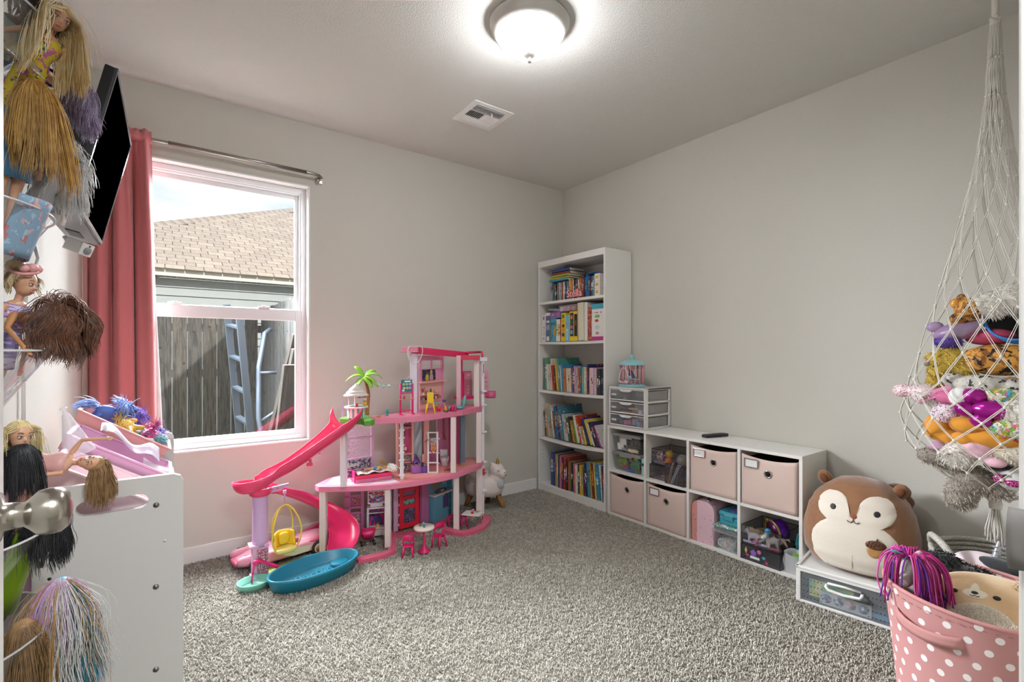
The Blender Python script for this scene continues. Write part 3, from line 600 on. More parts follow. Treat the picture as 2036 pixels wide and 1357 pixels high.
o=slab('puzzle_box',2.868,.070,.180,.19,spots('print_animalblue','#4f9fc4',['#3a86ae'],30,.6),'blue game box with a yellow animal and black title below the purple box','box',parts=[('edge_band',mat('print_green','#5f8a5a',.6),0,.16,0,1)]); txt(o,'SOCT',.026,-.046,.137,K_); dots_on(o,.07,.18,[('animal',.7,.35,.16,.16,'#dfa832'),('animal',.82,.55,.12,.1,'#dfa832'),('spot',.66,.3,.04,.02,'#5a3a1e'),('spot',.76,.42,.04,.02,'#5a3a1e')])
o=slab('game_box',2.797,.052,.170,.19,spots('print_multicards','#d9c23a',['#c9402f','#3f8f86','#e8e2d4'],55,.56),'narrow box with white ends and busy red and yellow print','box',parts=[('white_panel',W_,0,.85,.78,1),('white_panel',W_,0,.85,0,.26),('red_edge',R_,.85,1,0,1)])
o=slab('purple_game_box',2.869,.115,.044,.19,spots('print_purplegame','#8a68b0',['#d9a24a','#c0587f'],38,.60),'purple game box lying across the blue box on the second highest shelf','box',z=.1815)
o=slab('activity_box',2.741,.048,.216,.20,Y_,'yellow activity box with round pictures on its spine, left of the teal ROCK kit','box'); dots_on(o,.048,.216,[('picture',.5,.87,.32,.075,'#3f8f3a'),('picture',.5,.70,.25,.05,'#c9a43a'),('picture',.5,.54,.3,.065,'#7c2b22'),('picture',.5,.40,.3,.06,'#d98a5a'),('picture',.5,.23,.3,.07,'#3c4f7c')])
o=slab('rock_kit_box',2.691,.038,.195,.20,mat('print_sky','#6fb4cf',.55),'pale blue kit box with ROCK written up its spine','box'); txt(o,'ROCK',.030,-.019,.052,W_,True); dots_on(o,.038,.195,[('badge',.5,.44,.3,.06,'#d8c83a'),('picture',.5,.66,.28,.05,'#b98a4a')])
o=slab('science_kit_box',2.650,.082,.220,.20,Y_,'yellow and dark science kit box with colourful picture panel','box',parts=[('dark_panel',N_,.1,.52,.16,.95),('dark_panel',K_,.62,1,.16,.9)]); dots_on(o,.082,.22,[('picture',.3,.80,.14,.07,'#d87a3a'),('picture',.3,.63,.15,.06,'#2f5f3f'),('picture',.3,.47,.15,.06,'#d45fa0'),('picture',.3,.30,.15,.07,'#6fb0c9'),('picture',.82,.6,.1,.1,'#8a4a3a')])
o=slab('spiral_notebook',2.560,.060,.276,.19,mat('cream_paper','#ded7bf',.7),'tall cream spiral notebook leaning slightly among the game boxes','notebook',lean=1.5)
for k in range(24): obj('ring',MB().tube([(.004+.006*math.cos(a),-.004+.006*math.sin(a),.012+.011*k) for a in [2*PI*j/8 for j in range(8)]],.0012,4,closed=True),K_,o)
o=slab('white_binder',2.493,.027,.276,.20,mat('binder_white','#e2e0dc',.5),'plain white binder standing right of the spiral notebook','binder')
o=slab('book',2.462,.035,.240,.20,spots('print_rust','#a8503f',['#7a3028','#c47a5a'],40,.55),'rust red book between the white binder and the white craft box','book')
o=slab('craft_box',2.423,.112,.256,.17,W_,'white craft box with teal top band and magenta base band at the right end','box',parts=[('top_band',T_,0,1,.86,1),('base_band',M_,0,1,0,.11)]); dots_on(o,.112,.256,[('picture',.5,.66,.22,.045,'#7fb05a'),('picture',.45,.54,.16,.04,'#c9503f'),('picture',.5,.36,.2,.06,'#c9d2d6'),('picture',.5,.2,.14,.04,'#b08a94')]); obj('print_line',MB().box(-.0008,.0002,-.1,-.012,.19,.2),spots('title_line','#e4e1da',['#c46a8a'],120,.5),o)
o=one('clear_bead_case',MB().box(0,.15,-.19,0,0,.048),clear('clear_case','#e9dfe4',.3,.1),'clear plastic case of pink and red beads on top of the yellow boxes','case',(BX+.03,2.782,SHZ[3]+.2265),0,None,bevel=.003)
for k,(h) in enumerate(['#e7dfe0','#d9b3c4','#c98fb0','#d8a0b8','#d4556a','#cf7a8c','#b5364a']): obj('bead_fill',MB().box(.012,.12,-.026*k-.022,-.026*k-.004,.004,.038),mat('beads_'+h[1:],h,.6),o,bevel=.004)
one('clear_bag',MB().ell((0,0,0),(.08,.10,.02),None,18,10),clear('poly_bag','#dfe0e6',.38,.2),'crumpled clear bag lying on the boxes at the left of the second highest shelf','bag',(BX+.11,2.87,SHZ[3]+.2495),(R(6),0,0))
# middle shelf
row(2,[(.7,.25,.21,'#6d8294',0),(1.3,.255,.21,'#6b9a76',0),(.9,.205,.16,'#dcd6ca',3),(.9,.205,.16,'#d8d2c6',3),(.9,.205,.16,'#dbd5c9',3),(.8,.250,.2,'#d9d2bd',5),(1.3,.195,.17,'#c23f26',7),(.6,.175,.17,'#3c3a38',7),(1.1,.210,.18,'#cfb043',7),(1.0,.255,.22,'#4e9089',7),(.6,.20,.2,'#d7dfe0',6),(1.3,.205,.2,'#3a86ad',6),(1.0,.18,.17,'#cb7a3c',4),(.75,.18,.16,'#d9d3bd',3),(.75,.18,.16,'#d6d4bc',3),(.75,.18,.16,'#dad4c0',3),(.9,.185,.16,'#5a5c94',3),(.9,.19,.16,'#8a3a2e',3),(.8,.2,.17,'#b79fc0',2),(.5,.19,.16,'#c9b9a5',2),(.5,.185,.16,'#9db39a',2),(.5,.185,.16,'#c46a5a',2),(.6,.185,.16,'#7a8f4a',1),(.5,.2,.16,'#4a5f94',1),(.7,.195,.16,'#6fb0a5',1),(.6,.195,.16,'#b3cfb0',1),(.7,.195,.16,'#d8c04a',1),(.5,.195,.16,'#c96a94',1),(.9,.215,.19,'#2a2c58',0),(.6,.19,.16,'#d9c36a',0),(1.5,.19,.16,'#d9b9cf',0),(.6,.185,.16,'#dcd4c8',0),(.7,.185,.16,'#c488b4',0),(.85,.185,.15,'#2b3434',0),(.85,.185,.15,'#2c3a38',0),(.85,.185,.15,'#2a3046',0),(.85,.185,.15,'#33303c',0),(.6,.25,.15,'#9a3d3d',0)],2.972,2.298)
# second lowest shelf: books leaning to the right
row(1,[(.7,.20,.18,'#4c4a55',7),(1.2,.215,.18,'#bf8a3a',8),(1.3,.262,.2,'#cbb29a',8),(1.3,.215,.2,'#8fb09a',8),(1.2,.255,.21,'#c9c4c0',9),(.8,.215,.19,'#8a5c3a',9),(1.5,.25,.22,'#2f639c',9),(1.1,.26,.22,'#263a66',10),(.8,.225,.2,'#7a5d38',11),(1.6,.262,.24,'#4b7c8c',12),(1.3,.20,.2,'#b9bdc0',11),(1.1,.17,.17,'#cdbfb8',11),(1.4,.185,.18,'#3c5a3f',12),(1.0,.185,.18,'#3d2a24',12),(1.1,.165,.17,'#d07a35',14),(.8,.165,.16,'#5f8a3f',14),(1.3,.205,.18,'#ddd6bf',15),(1.2,.205,.21,'#c0421f',15),(.8,.13,.14,'#bfd6dc',15),(.8,.13,.14,'#c39a62',15),(.9,.13,.14,'#d4c033',16),(1.9,.19,.17,'#2b3a72',20),(1.5,.185,.18,'#d6c15a',22),(.8,.165,.16,'#e0ddd2',23),(1.0,.175,.16,'#2e2c30',24),(1.0,.175,.16,'#43315f',25),(.9,.15,.15,'#b04a72',26),(.7,.16,.15,'#d4d2cc',27)],2.945,2.33)
one('black_box',MB().box(0,.19,-.205,0,0,.235),mat('matte_black_card','#151516',.8),'black box standing at the back of the second lowest shelf behind the leaning books','box',(BX+.065,2.968,SHZ[1]+.12),0,None,bevel=.002) if False else None
# bottom shelf
row(0,[(2.0,.262,.22,'#2b5a86',0),(1.4,.25,.21,'#54386e',0),(1.4,.25,.2,'#c9933a',0),(1.1,.245,.2,'#7fb0c4',0),(1.2,.25,.2,'#232226',0),(1.5,.25,.21,'#b9708c',0),(1.2,.24,.2,'#5b3358',0),(1.6,.245,.22,'#a8322c',0),(1.2,.225,.2,'#2a2426',0),(1.1,.22,.19,'#c4582e',0),(1.0,.215,.19,'#6d7a3f',0),(1.2,.215,.18,'#243430',1),(1.0,.21,.18,'#34466e',1),(1.3,.215,.18,'#cf5f86',1),(1.2,.21,.17,'#d9d4cc',1),(1.5,.215,.19,'#33432f',2),(1.3,.215,.17,'#d6a832',2),(.9,.205,.16,'#a8b83a',2),(1.0,.205,.16,'#7a2540',3),(1.9,.235,.19,'#262f58',3),(1.5,.25,.2,'#4e94a0',4),(1.2,.25,.2,'#cda03c',4),(1.8,.25,.21,'#7a2f22',5),(1.1,.255,.21,'#d8bf34',5),(2.4,.25,.2,'#3d86a4',6),(1.0,.25,.18,'#dcd8d0',7),(.8,.25,.18,'#2c2a30',3),(.8,.25,.18,'#34446a',3)],2.885,2.305)
# ================================================================= CUBE ORGANISER
QX,QY0,QY1,QZ=2.464,1.030,2.258,.602; QXB=2.735
qc=thing('cube_organiser','low white eight cube storage shelf along the right wall','shelf',((QX+QXB)/2,(QY0+QY1)/2,0))
qx,qy=(QX+QXB)/2,(QY0+QY1)/2
def lq(x0,x1,y0,y1,z0,z1): return MB().box(x0-qx,x1-qx,y0-qy,y1-qy,z0,z1)
COLS=[QY1-TH-(QY1-QY0-TH)/4*k for k in range(5)]   # right-hand face of every upright, from the left
obj('top_panel',lq(QX-.002,QXB,QY0,QY1,QZ-.016,QZ),m_lam,qc,bevel=.0012)
obj('bottom_panel',lq(QX,QXB,QY0+TH,QY1-TH,.004,.020),m_lam,qc,bevel=.001)
for k,y in enumerate(COLS):
    sp=obj('end_panel' if k in(0,4) else 'upright',lq(QX,QXB,y,y+TH,0 if k in (0,4) else .02,QZ-.016),m_lam,qc,bevel=.001)
    if k==4:
        for (x,z) in [(.03,.30),(.03,.585),(.24,.585),(.24,.30)]: obj('cam_cap',MB().cyl((QX+x-qx,y-.0012-qy,z),(QX+x-qx,y-qy+.0005,z),.005,n=10),m_white,sp)
for k in range(4): obj('middle_shelf',lq(QX,QXB,COLS[k+1]+TH,COLS[k],.293,.309),m_lam,qc,bevel=.001)
obj('back_board',lq(QXB-.004,QXB,QY0+TH,QY1-TH,.02,QZ-.016),mat('grey_back_board'),qc)
for y in (1.62,1.30): obj('cam_cap',MB().cyl((.04,y-qy,QZ-.001),(.04,y-qy,QZ+.0008),.006,n=10),m_white,qc)
# fabric bins
m_fab=mat('blush_pink_fabric','#d6bfb4',.9,sheen=.3,bump=(1100,.25,.001)); m_in=mat('bin_inside_shade','#4a3530',1); m_chr=mat('chrome','#c4c2bf',.15,1); m_card=mat('white_label_card','#e6e6e4',.7)
def fbin(col,row_,label,holder,yaw=0,puff=0,px=0):
    yl=COLS[col]-.004; yr=COLS[col+1]+TH+.004; w=yl-yr; z0=[.0205,.3095][row_]; H=.258
    t=thing('fabric_bin',label,'bin',(QX+.012+px,(yl+yr)/2,z0),yaw,'blush pink fabric bins')
    d=.23; a=w/2-.004
    def front(u,v):
        sg=.014*(1-(2*u-1)**2)*v*v; return (-puff*math.sin(PI*u)*math.sin(PI*v*.9)+.002*math.sin(7*u)*v,a-2*a*u,H*v-sg)
    obj('front_panel',MB().sheet(front,16,12,-.005),m_fab,t)
    obj('side_walls',MB().box(.004,d,a-.004,a,0,H).box(.004,d,-a,-a+.004,0,H).box(d-.004,d,-a,a,0,H).box(.004,d,-a,a,0,.004),m_fab,t,bevel=.001)
    obj('lining',MB().box(.007,d-.005,a-.006,a-.0045,.005,H-.02).box(.007,d-.005,-a+.0045,-a+.006,.005,H-.02).box(d-.007,d-.005,-a+.005,a-.005,.005,H-.02).box(.006,d-.005,-a+.005,a-.005,H-.07,H-.065),m_in,t)  # shade inside the open bin, put in as dark inner sheets
    gy=-.005; gz=H*.69; g=obj('grommet',MB().lathe([(.0125,.0),(.0135,.003),(.0175,.004),(.0205,.001),(.0205,-.001)],n=24),m_chr,t,loc=(-puff*1.0-.0065,gy,gz),rot=(0,R(-90),0)); obj('hole',MB().cyl((0,0,.0006),(0,0,.0012),.0128,n=24),mat('dark_hole','#1d1210',1),g)
    if holder:
        hy,hz=a*.60,H*.845; h=obj('label_holder',ring(MB(),-.036,.036,-.023,.023,-.0035,0,.005,.005,.005,.006).box(-.034,.034,-.0006,0,-.021,.021),m_chr,t,loc=(-.0065-puff*.62,hy,hz),rot=(0,0,R(-90)),bevel=.0008); obj('card',MB().box(-.030,.030,-.0016,-.0006,-.018,.017),m_card,h)
        if holder>1: obj('scribble',MB().tube([(-.012+.003*k,-.002,.002*math.sin(k*2.1)) for k in range(9)],.0007,4),m_gry,h)
    return t
fbin(0,0,'blush fabric bin without label holder in the leftmost bottom cube',0)
fbin(1,0,'blush fabric bin with label holder in the second bottom cube',1,0,.003)
fbin(2,1,'blush fabric bin with a scribbled label in the third top cube under the remote',2)
fbin(3,1,'bulging blush fabric bin with blank label in the rightmost top cube',1,R(-.5),.012,-.006)
# remote control
t=thing('remote_control','slim black remote control lying on the white cube shelf','remote',(2.628,1.572,QZ+.0005),R(-14))
obj('body',MB().box(-.085,.085,-.021,.021,0,.017),m_blk,t,bevel=.006,seg=3)
for i in range(7):
    for j in range(3): obj('button',MB().box(-.07+.02*i,-.058+.02*i,-.013+.0105*j,-.0055+.0105*j,.016,.0182),mat('grey_button','#55565a',.6),t)
# ================================================================= THINGS IN AND ON THE CUBE SHELF
m_clr=clear('clear_plastic','#e6ebee',.10,.08,.2); m_smoke=clear('smoky_acrylic','#55565e',.22,.05,.3); m_edge=clear('acrylic_edge','#2e3038',.75,.1); m_frost=clear('frosted_drawer','#c9d0d6',.13,.25)
m_lid=mat('grey_lid','#8f8f8c',.45)
def openbox(mb,x0,x1,y0,y1,z0,z1,t=.002,tap=0):
    a=[(x0+tap,y0+tap,z0),(x1-tap,y0+tap,z0),(x1-tap,y1-tap,z0),(x0+tap,y1-tap,z0),(x0,y0,z1),(x1,y0,z1),(x1,y1,z1),(x0,y1,z1)]
    return mb.add(a,[(3,2,1,0)]+[(i,(i+1)%4,4+(i+1)%4,4+i) for i in range(4)])
def edges(mb,x0,x1,y0,y1,z0,z1,r=.0016):
    c=[(x0,y0),(x1,y0),(x1,y1),(x0,y1)]
    for i in range(4):
        a,b=c[i],c[(i+1)%4]
        for z in (z0,z1): mb.cyl((*a,z),(*b,z),r,n=5)
        mb.cyl((*a,z0),(*a,z1),r,n=5)
    return mb
def tote(z,label,stickers):
    t=thing('storage_tote',label,'tote',(2.478,2.112,z),0,'clear totes with grey lids')
    obj('tub',openbox(MB(),.006,.225,-.112,.112,.001,.108,tap=.012),m_clr,t)
    obj('lid',MB().box(0,.232,-.119,.119,.104,.118).box(.012,.22,-.107,.107,.116,.122),m_lid,t,bevel=.005)
    obj('latch_lip',MB().box(-.003,.004,-.05,.05,.094,.108),m_lid,t,bevel=.002)
    for (m,y0,y1,z0,z1) in stickers: obj('sticker',MB().sheet(lambda u,v:(.0125-.012*((z0+(z1-z0)*v)/.108)+.003,y1+(y0-y1)*u,z0+(z1-z0)*v),1,1),m,t)
    return t
tote(.310,'lower clear tote with grey lid holding bright building toys in the first cube',[])
tote(.434,'upper clear tote with grey lid and paper labels, filled with dark pieces',[(mat('barcode_label','#dfe0df',.6),.0,.062,.050,.092),(mat('print_green2','#6fae3c',.6),.048,.062,.055,.09),(m_card,.026,.078,.014,.058)])
def toy(name,mb,m,label,loc,rz=0,cat='toy',group='toys in the lower clear tote',**k): return one(name,mb,m,label,cat,loc,rz,group,**k)
def disc(r,h=.006):
    mb=MB().cyl((0,0,0),(h,0,0),r,n=28)
    for i in range(-3,4):
        for j in range(-3,4):
            if i*i+j*j<8.5: mb.cyl((-.002,i*r*.27,j*r*.27),(0,i*r*.27,j*r*.27),r*.085,n=6)
    return mb
PL=lambda n,h='#cccccc':mat(n,h,.35)
toy('round_building_plate',disc(.042),PL('lime_plastic','#7fb02e'),'lime green round plate at upper left in the lower clear tote',(2.499,2.162,.372))
toy('round_building_plate',disc(.036),PL('green_plastic','#2f8f3f'),'deep green round plate at lower right in the lower clear tote',(2.500,2.055,.350))
toy('building_bar',MB().box(0,.02,-.05,.05,0,.016),PL('blue_plastic','#2a5fb0'),'blue bar along the bottom front of the lower clear tote',(2.496,2.105,.3125),R(-4),bevel=.002)
toy('building_bar',MB().box(0,.02,-.032,.032,0,.026),PL('red_plastic','#b0332a'),'red sloping bar at left in the lower clear tote',(2.498,2.150,.333),(R(32),0,0),bevel=.002)
for i,(h,y,z,r) in enumerate([('#8a3a4a',2.09,.402,.012),('#c8d23a',2.062,.398,.013),('#d9c9a8',2.112,.382,.012),('#3f8f7a',2.03,.385,.013),('#b0502a',2.13,.33,.012),('#2d4fa0',2.085,.338,.012),('#7a2f2a',2.03,.33,.014),('#e0b93a',2.145,.405,.010)]):
    nm=['plum','yellow green','tan','sea green','rust','royal blue','brown red','golden'][i]
    toy('toy_block',MB().box(-r,r,-r,r,-r,r).cyl((0,0,r),(0,0,r+.004),r*.5,n=8),PL('block_%d'%i,h),nm+' small block among the toys in the lower clear tote',(2.515+.012*(i%3),y,z),(.4*i,.3*i,.5*i),bevel=.001)
rr=random.Random(5)
one('dark_toy_pieces',(lambda mb:[mb.cbox((2.52+rr.uniform(0,.16),2.098+rr.uniform(-.082,.082),.448+.07*rr.random()**1.3),(.03,.022,.02),(rr.uniform(0,3),rr.uniform(0,3),rr.uniform(0,3))) for _ in range(170)] and mb)(MB()),spots('dark_bits','#25272d',['#1a1b20','#3a3d48','#8a7f6a'],60,.6),'heap of dark small pieces filling the upper clear tote','toy pieces',kind='stuff')
for i,(y,z,h,n) in enumerate([(2.085,.451,'#d9cf9c','cream'),(2.05,.452,'#c9bfa0','buff'),(2.14,.453,'#8c8f98','grey')]): toy('toy_block',MB().box(-.012,.012,-.02,.02,-.009,.009),PL('bit_%d'%i,h),n+' block at the bottom front of the upper clear tote',(2.504,y,z),(.2,.1,.3*i),group='pieces in the upper clear tote',bevel=.002)
t=thing('small_box','pale mint narrow box with dark round hole beside the clear totes','box',(2.475,1.969,.310)); obj('carton',MB().box(0,.12,-.012,.012,0,.112),mat('mint_card','#9fd0c8',.6),t,bevel=.001); obj('round_window',MB().cyl((-.001,0,.075),(.0005,0,.075),.010,n=20),mat('deep_teal','#1d4a55',.5),t)
# second cube : smoky acrylic bins and balls
def acr(name,label,x0,x1,y0,y1,z0,z1,group='smoky acrylic bins',m=None):
    t=thing(name,label,'bin',(0,0,0),0,group); obj('walls',openbox(MB(),x0,x1,y0,y1,z0,z1),m or m_smoke,t); obj('edge_beads',edges(MB(),x0,x1,y0,y1,z0,z1),m_edge,t); return t
acr('acrylic_bin','large smoky acrylic bin at the bottom of the second top cube',2.50,2.70,1.672,1.936,.3105,.395)
acr('acrylic_bin','upper smoky acrylic tray holding balls in the second top cube',2.52,2.71,1.675,1.936,.3985,.490)
acr('acrylic_bin','small acrylic bin of papers at the front right of the second top cube',2.468,2.498,1.672,1.80,.3105,.425)
one('patterned_ball',MB().ell((0,0,0),.041,None,28,18),spots('halloween_print','#241e26',['#d9822f','#8f6fb0','#e2cfc0'],48,.52),'black ball printed in orange and purple in the second top cube','ball',(2.575,1.895,.441))
for nm,h,r,p,d in [('yellow','#e6b81f',.024,(2.545,1.822,.4235),'front'),('orange','#e8871e',.023,(2.545,1.812,.4745),'top'),('green','#2f8a4f',.026,(2.60,1.700,.4255),'right')]:
    if nm=='orange': p=(2.543,1.83,.4225)
    if nm=='yellow': p=(2.562,1.835,.464)
    one('toy_ball',MB().ell((0,0,0),r,None,24,16),PL(nm+'_ball',h),nm+' plastic ball in the smoky tray of the second top cube','ball',p,0,'plastic balls in the smoky tray')
t=thing('baseball','grey white leather ball with curved seams in the smoky tray','ball',(2.585,1.757,.4365)); obj('leather',MB().ell((0,0,0),.036,None,24,16),mat('old_leather','#b9b2a4',.7),t); obj('seam',MB().tube([(-.0365*math.cos(.5*math.sin(2*a))*abs(math.cos(a*.5))**.3*1.0,.0362*math.sin(a)*.7,.0362*math.cos(a)*.85) for a in [PI*k/16-PI/2 for k in range(17)]],.0013,5),m_gry,t)
one('flat_case',MB().box(0,.12,-.062,.062,0,.017),clear('lilac_case','#b9b4cc',.6,.2),'flat pale lilac clear case under the balls in the smoky tray','case',(2.527,1.868,.3995),0,None,bevel=.002)
for i,(h,y,ln,n) in enumerate([('#b9a58a',1.765,18,'tan'),('#d9dbe2',1.745,28,'white'),('#c9ccd6',1.735,30,'pale blue'),('#7a5a6a',1.715,32,'mauve')]): one('paper_card',MB().box(0,.018,-.0015,.0015,0,.125),mat('card_%d'%i,h,.6),n+' card leaning in the small acrylic bin at front right','card',(2.474,y+.02,.3125),(R(ln*.8),0,0),'cards leaning in the small acrylic bin')
one('craft_scraps',(lambda mb:[mb.cbox((2.51+rr.uniform(0,.15),1.81+rr.uniform(-.12,.12),.3135+.004*rr.random()),(.02,.012,.002),(rr.uniform(-.3,.3),rr.uniform(-.3,.3),rr.uniform(0,3))) for _ in range(110)] and mb)(MB()),spots('scrap_print','#8a4a3a',['#c9a48a','#a0663a','#cdd0d8'],40,.52),'loose brown and white craft scraps on the bottom of the large smoky bin','craft scraps',kind='stuff')
# third bottom cube : suitcase, clear box, lunch box
t=thing('toy_suitcase','small pale pink printed suitcase standing in the third bottom cube','suitcase',(2.484,1.560,.0205),R(3))
def arch(y0,y1,h,r,n=8): return [(y0,0),(y1,0)]+[(y1-r+r*math.cos(PI/2*k/n),h-r+r*math.sin(PI/2*k/n)) for k in range(n+1)]+[(y0+r+r*math.cos(PI/2+PI/2*k/n),h-r+r*math.sin(PI/2+PI/2*k/n)) for k in range(n+1)]
m_case=spots('suitcase_print','#dcb9c4',['#c9879c'],70,.68)
obj('shell',MB().prism(arch(-.066,.066,.235,.05),0,.20,'yz'),m_case,t,bevel=.002)
obj('lid_band',MB().prism([(.036,0),(.0675,0)]+[(.0675-.05+.05*math.cos(PI/2*k/8),.2365-.05+.05*math.sin(PI/2*k/8)) for k in range(7)]+[(.036,.225)],-.0015,.20,'yz'),spots('suitcase_edge','#d08f86',['#b86a6a'],80,.62),t,bevel=.001)
obj('handle',MB().tube([(.03,-.015,.236),(.035,-.015,.252),(.09,-.015,.256),(.145,-.015,.252),(.15,-.015,.236)],.005,8),m_blk,t); obj('clasp',MB().box(.02,.04,-.026,.0,.234,.242).box(.14,.16,-.026,.0,.234,.242),m_chr,t,bevel=.001)
obj('tag',MB().prism([(.035,.05),(.05,.03),(.035,.035)],-.0012,-.0006,'yz'),m_card,t)
t=thing('clear_box','clear lidded plastic box of patterned cloth in the third bottom cube','box',(2.478,1.428,.0205)); obj('tub',openbox(MB(),0,.22,-.072,.072,.001,.092,tap=.006),m_clr,t); obj('lid',MB().box(-.004,.224,-.075,.075,.090,.102).box(.01,.21,-.064,.064,.1,.118),clear('clear_lid','#dfe6e8',.25,.1),t,bevel=.004)
one('folded_cloth',MB().cbox((0,0,0),(.12,.10,.045)),spots('floral_mint','#bfd0cc',['#8fb8b4','#c9909a','#e8e6e0'],55,.56),'mint floral folded pouch inside the clear lidded box','pouch',(2.56,1.438,.050),(R(8),R(-12),0),None,bevel=.015,seg=3)
t=thing('lunch_box','teal plastic lunch box with purple emblem on top of a printed folder','lunch box',(2.50,1.410,.152)); m_tl=PL('lunch_teal','#3f98a8'); obj('base',MB().box(0,.17,-.055,.062,0,.05),m_tl,t,bevel=.010,seg=3); obj('lid',MB().box(-.004,.174,-.059,.066,.046,.075),m_tl,t,bevel=.012,seg=3); obj('emblem',MB().ell((.07,-.01,.074),(.05,.035,.006)),PL('emblem_purple','#7a4fb0'),t); obj('clasp',MB().box(-.008,0,-.02,.03,.03,.06),m_tl,t,bevel=.003)
one('printed_folder',MB().box(0,.19,-.07,.078,0,.011),spots('folder_print','#5fb0c4',['#e08a8a','#5f9f4f','#e9e6dc'],32,.54),'printed teal and pink folder lying on the clear lidded box','folder',(2.482,1.425,.1395),0,None,bevel=.002)
# fourth bottom cube : two stacked smoky bins, purple toy, plush, bag
acr('acrylic_bin','bottom smoky acrylic bin with stickers in the fourth bottom cube',2.470,2.69,1.135,1.329,.0205,.098)
acr('acrylic_bin','top smoky acrylic bin heaped with toy animals in the fourth bottom cube',2.472,2.69,1.137,1.329,.102,.195)
def sticker(label,pts,h,y,z): one('sticker',MB().add([(2.4688,y+a,z+b) for a,b in pts],[tuple(range(len(pts)))[::-1]]).add([(2.4684,y+a*.6,z+b*.6) for a,b in pts],[tuple(range(len(pts)))[::-1]]),mat('stk_'+h[1:],h,.5),label,'sticker',(0,0,0),0,'stickers on the bottom smoky bin')
star=[(.012*math.cos(PI*k/5)*(1 if k%2==0 else .45),.012*math.sin(PI*k/5)*(1 if k%2==0 else .45)) for k in range(10)]; circ=[(.010*math.cos(PI*k/8),.010*math.sin(PI*k/8)) for k in range(16)]; diam=[(.0,.018),(-.007,0),(0,-.018),(.007,0)]; drop=[(.0,.018),(-.016,.004),(-.010,-.016),(.010,-.016),(.016,.004)]
for l,p,h,y,z in [('gold ice cream shaped sticker at left on the bottom smoky bin',diam,'#cdb05a',1.305,.07),('purple and gold crest sticker in the middle of the bottom smoky bin',drop,'#8a68b8',1.266,.066),('pink round sticker upper right on the bottom smoky bin',circ,'#d060a0',1.237,.078),('magenta star sticker lower left on the bottom smoky bin',star,'#c83f8a',1.298,.046),('sky blue star sticker right of the crest on the bottom smoky bin',star,'#4aa8c8',1.214,.056),('coral star sticker low on the bottom smoky bin',star,'#c04a6a',1.20,.035)]: sticker(l,p,h,y,z)
one('blank_label',MB().box(2.4675,2.4695,1.235,1.283,.036,.048),m_card,'white blank adhesive label on the front of the bottom smoky bin','label',(0,0,0),0,None,bevel=.0008)
def animal(name,label,loc,rot,h,s=1,horn=None,group='toy animals in the top smoky bin'):
    b=MB().ell((0,0,0),(.030,.015,.017)).ell((.030,0,.024),(.015,.012,.013)).ell((.043,0,.019),(.009,.008,.007)).tube([(.016,0,.006),(.028,0,.02)],[.012,.009],8)
    for x in (-.018,.018):
        for y in (-.009,.009): b.tube([(x,y,-.008),(x*1.15,y*1.1,-.036)],[.007,.006],8)
    for y in (-.007,.007): b.tube([(.026,y,.033),(.023,y*1.4,.046)],[.005,.0015],6)
    t=thing(name,label,'toy',loc,rot,group); t.scale=(s,s,s)
    obj('body',b,mat('toy_'+h[1:],h,.5),t,remesh=.003,smooth=2); obj('eye',MB().ell((.041,.008,.026),.0022,None,8,6).ell((.041,-.008,.026),.0022,None,8,6),m_blk,t)
    obj('tail',MB().tube([(-.028,0,.005),(-.04,0,.0),(-.045,0,-.015)],[.004,.006,.002],6),mat('toytail_'+(horn or h)[1:],horn or h,.5),t); return t
animal('toy_unicorn','white toy unicorn standing at the right in the top smoky bin',(2.505,1.19,.143),(0,.1,2.4),'#dedbd8',1.0,'#b58fd0')
animal('toy_dog','white and lilac toy dog at the left in the top smoky bin',(2.512,1.290,.137),(.2,.1,1.9),'#d9d4e4',.95,'#c9a0d0')
animal('toy_horse','tan toy horse behind the white dog in the top smoky bin',(2.555,1.285,.150),(.4,.3,2.9),'#cbb08a',1.0)
animal('toy_fox','white toy fox lying in the middle of the top smoky bin',(2.53,1.245,.138),(1.2,.3,.8),'#e2ded6',1.0)
animal('toy_pig','pink toy pig at the bottom front of the top smoky bin',(2.493,1.262,.116),(1.3,0,1.2),'#d77aa8',.6)
animal('toy_cat','brown and white toy cat at the far right of the top smoky bin',(2.545,1.165,.138),(.9,.4,2.0),'#b39a80',.9)
one('toy_ball',MB().ell((0,0,0),.016,None,20,14),PL('sky_ball','#3a9fd0'),'sky blue small ball among the animals in the top smoky bin','ball',(2.535,1.225,.174))
for i,(y0,y1,h,n) in enumerate([(1.325,1.20,'#d9d2e6','white and lilac'),(1.195,1.142,'#c05070','red')]): one('marker_pen',MB().cyl((0,0,0),(.012,y1-y0,-.0),.0062,n=12).cyl((.008,(y1-y0)*.66,0),(.0125,(y1-y0)*1.02,0),.0068,n=12),PL('pen_%d'%i,h),n+' marker pen lying on the floor of the top smoky bin','pen',(2.482,y0,.1105))
t=thing('toy_drum','shiny purple round toy case with gold rim standing behind the toy animals','toy case',(2.60,1.205,.172),(0,R(-8),R(-28))); obj('drum',MB().tube([(-.03,0,0),(-.024,0,0),(.024,0,0),(.03,0,0)],[.049,.054,.054,.049],32),mat('metallic_purple','#6a1fb0',.2,.5),t); obj('rim',MB().tube([(-.03,.055*math.cos(a),.055*math.sin(a)) for a in [2*PI*k/36 for k in range(36)]],.005,8,closed=True),mat('toy_gold','#b09a4a',.35,.6),t); obj('knob',MB().ell((-.032,.03,.055),(.009,.012,.009)),mat('toy_gold'),t); obj('front_disc',MB().cyl((-.032,0,0),(-.029,0,0),.046,n=32),mat('dark_magenta','#5a1648',.3,.3),t)
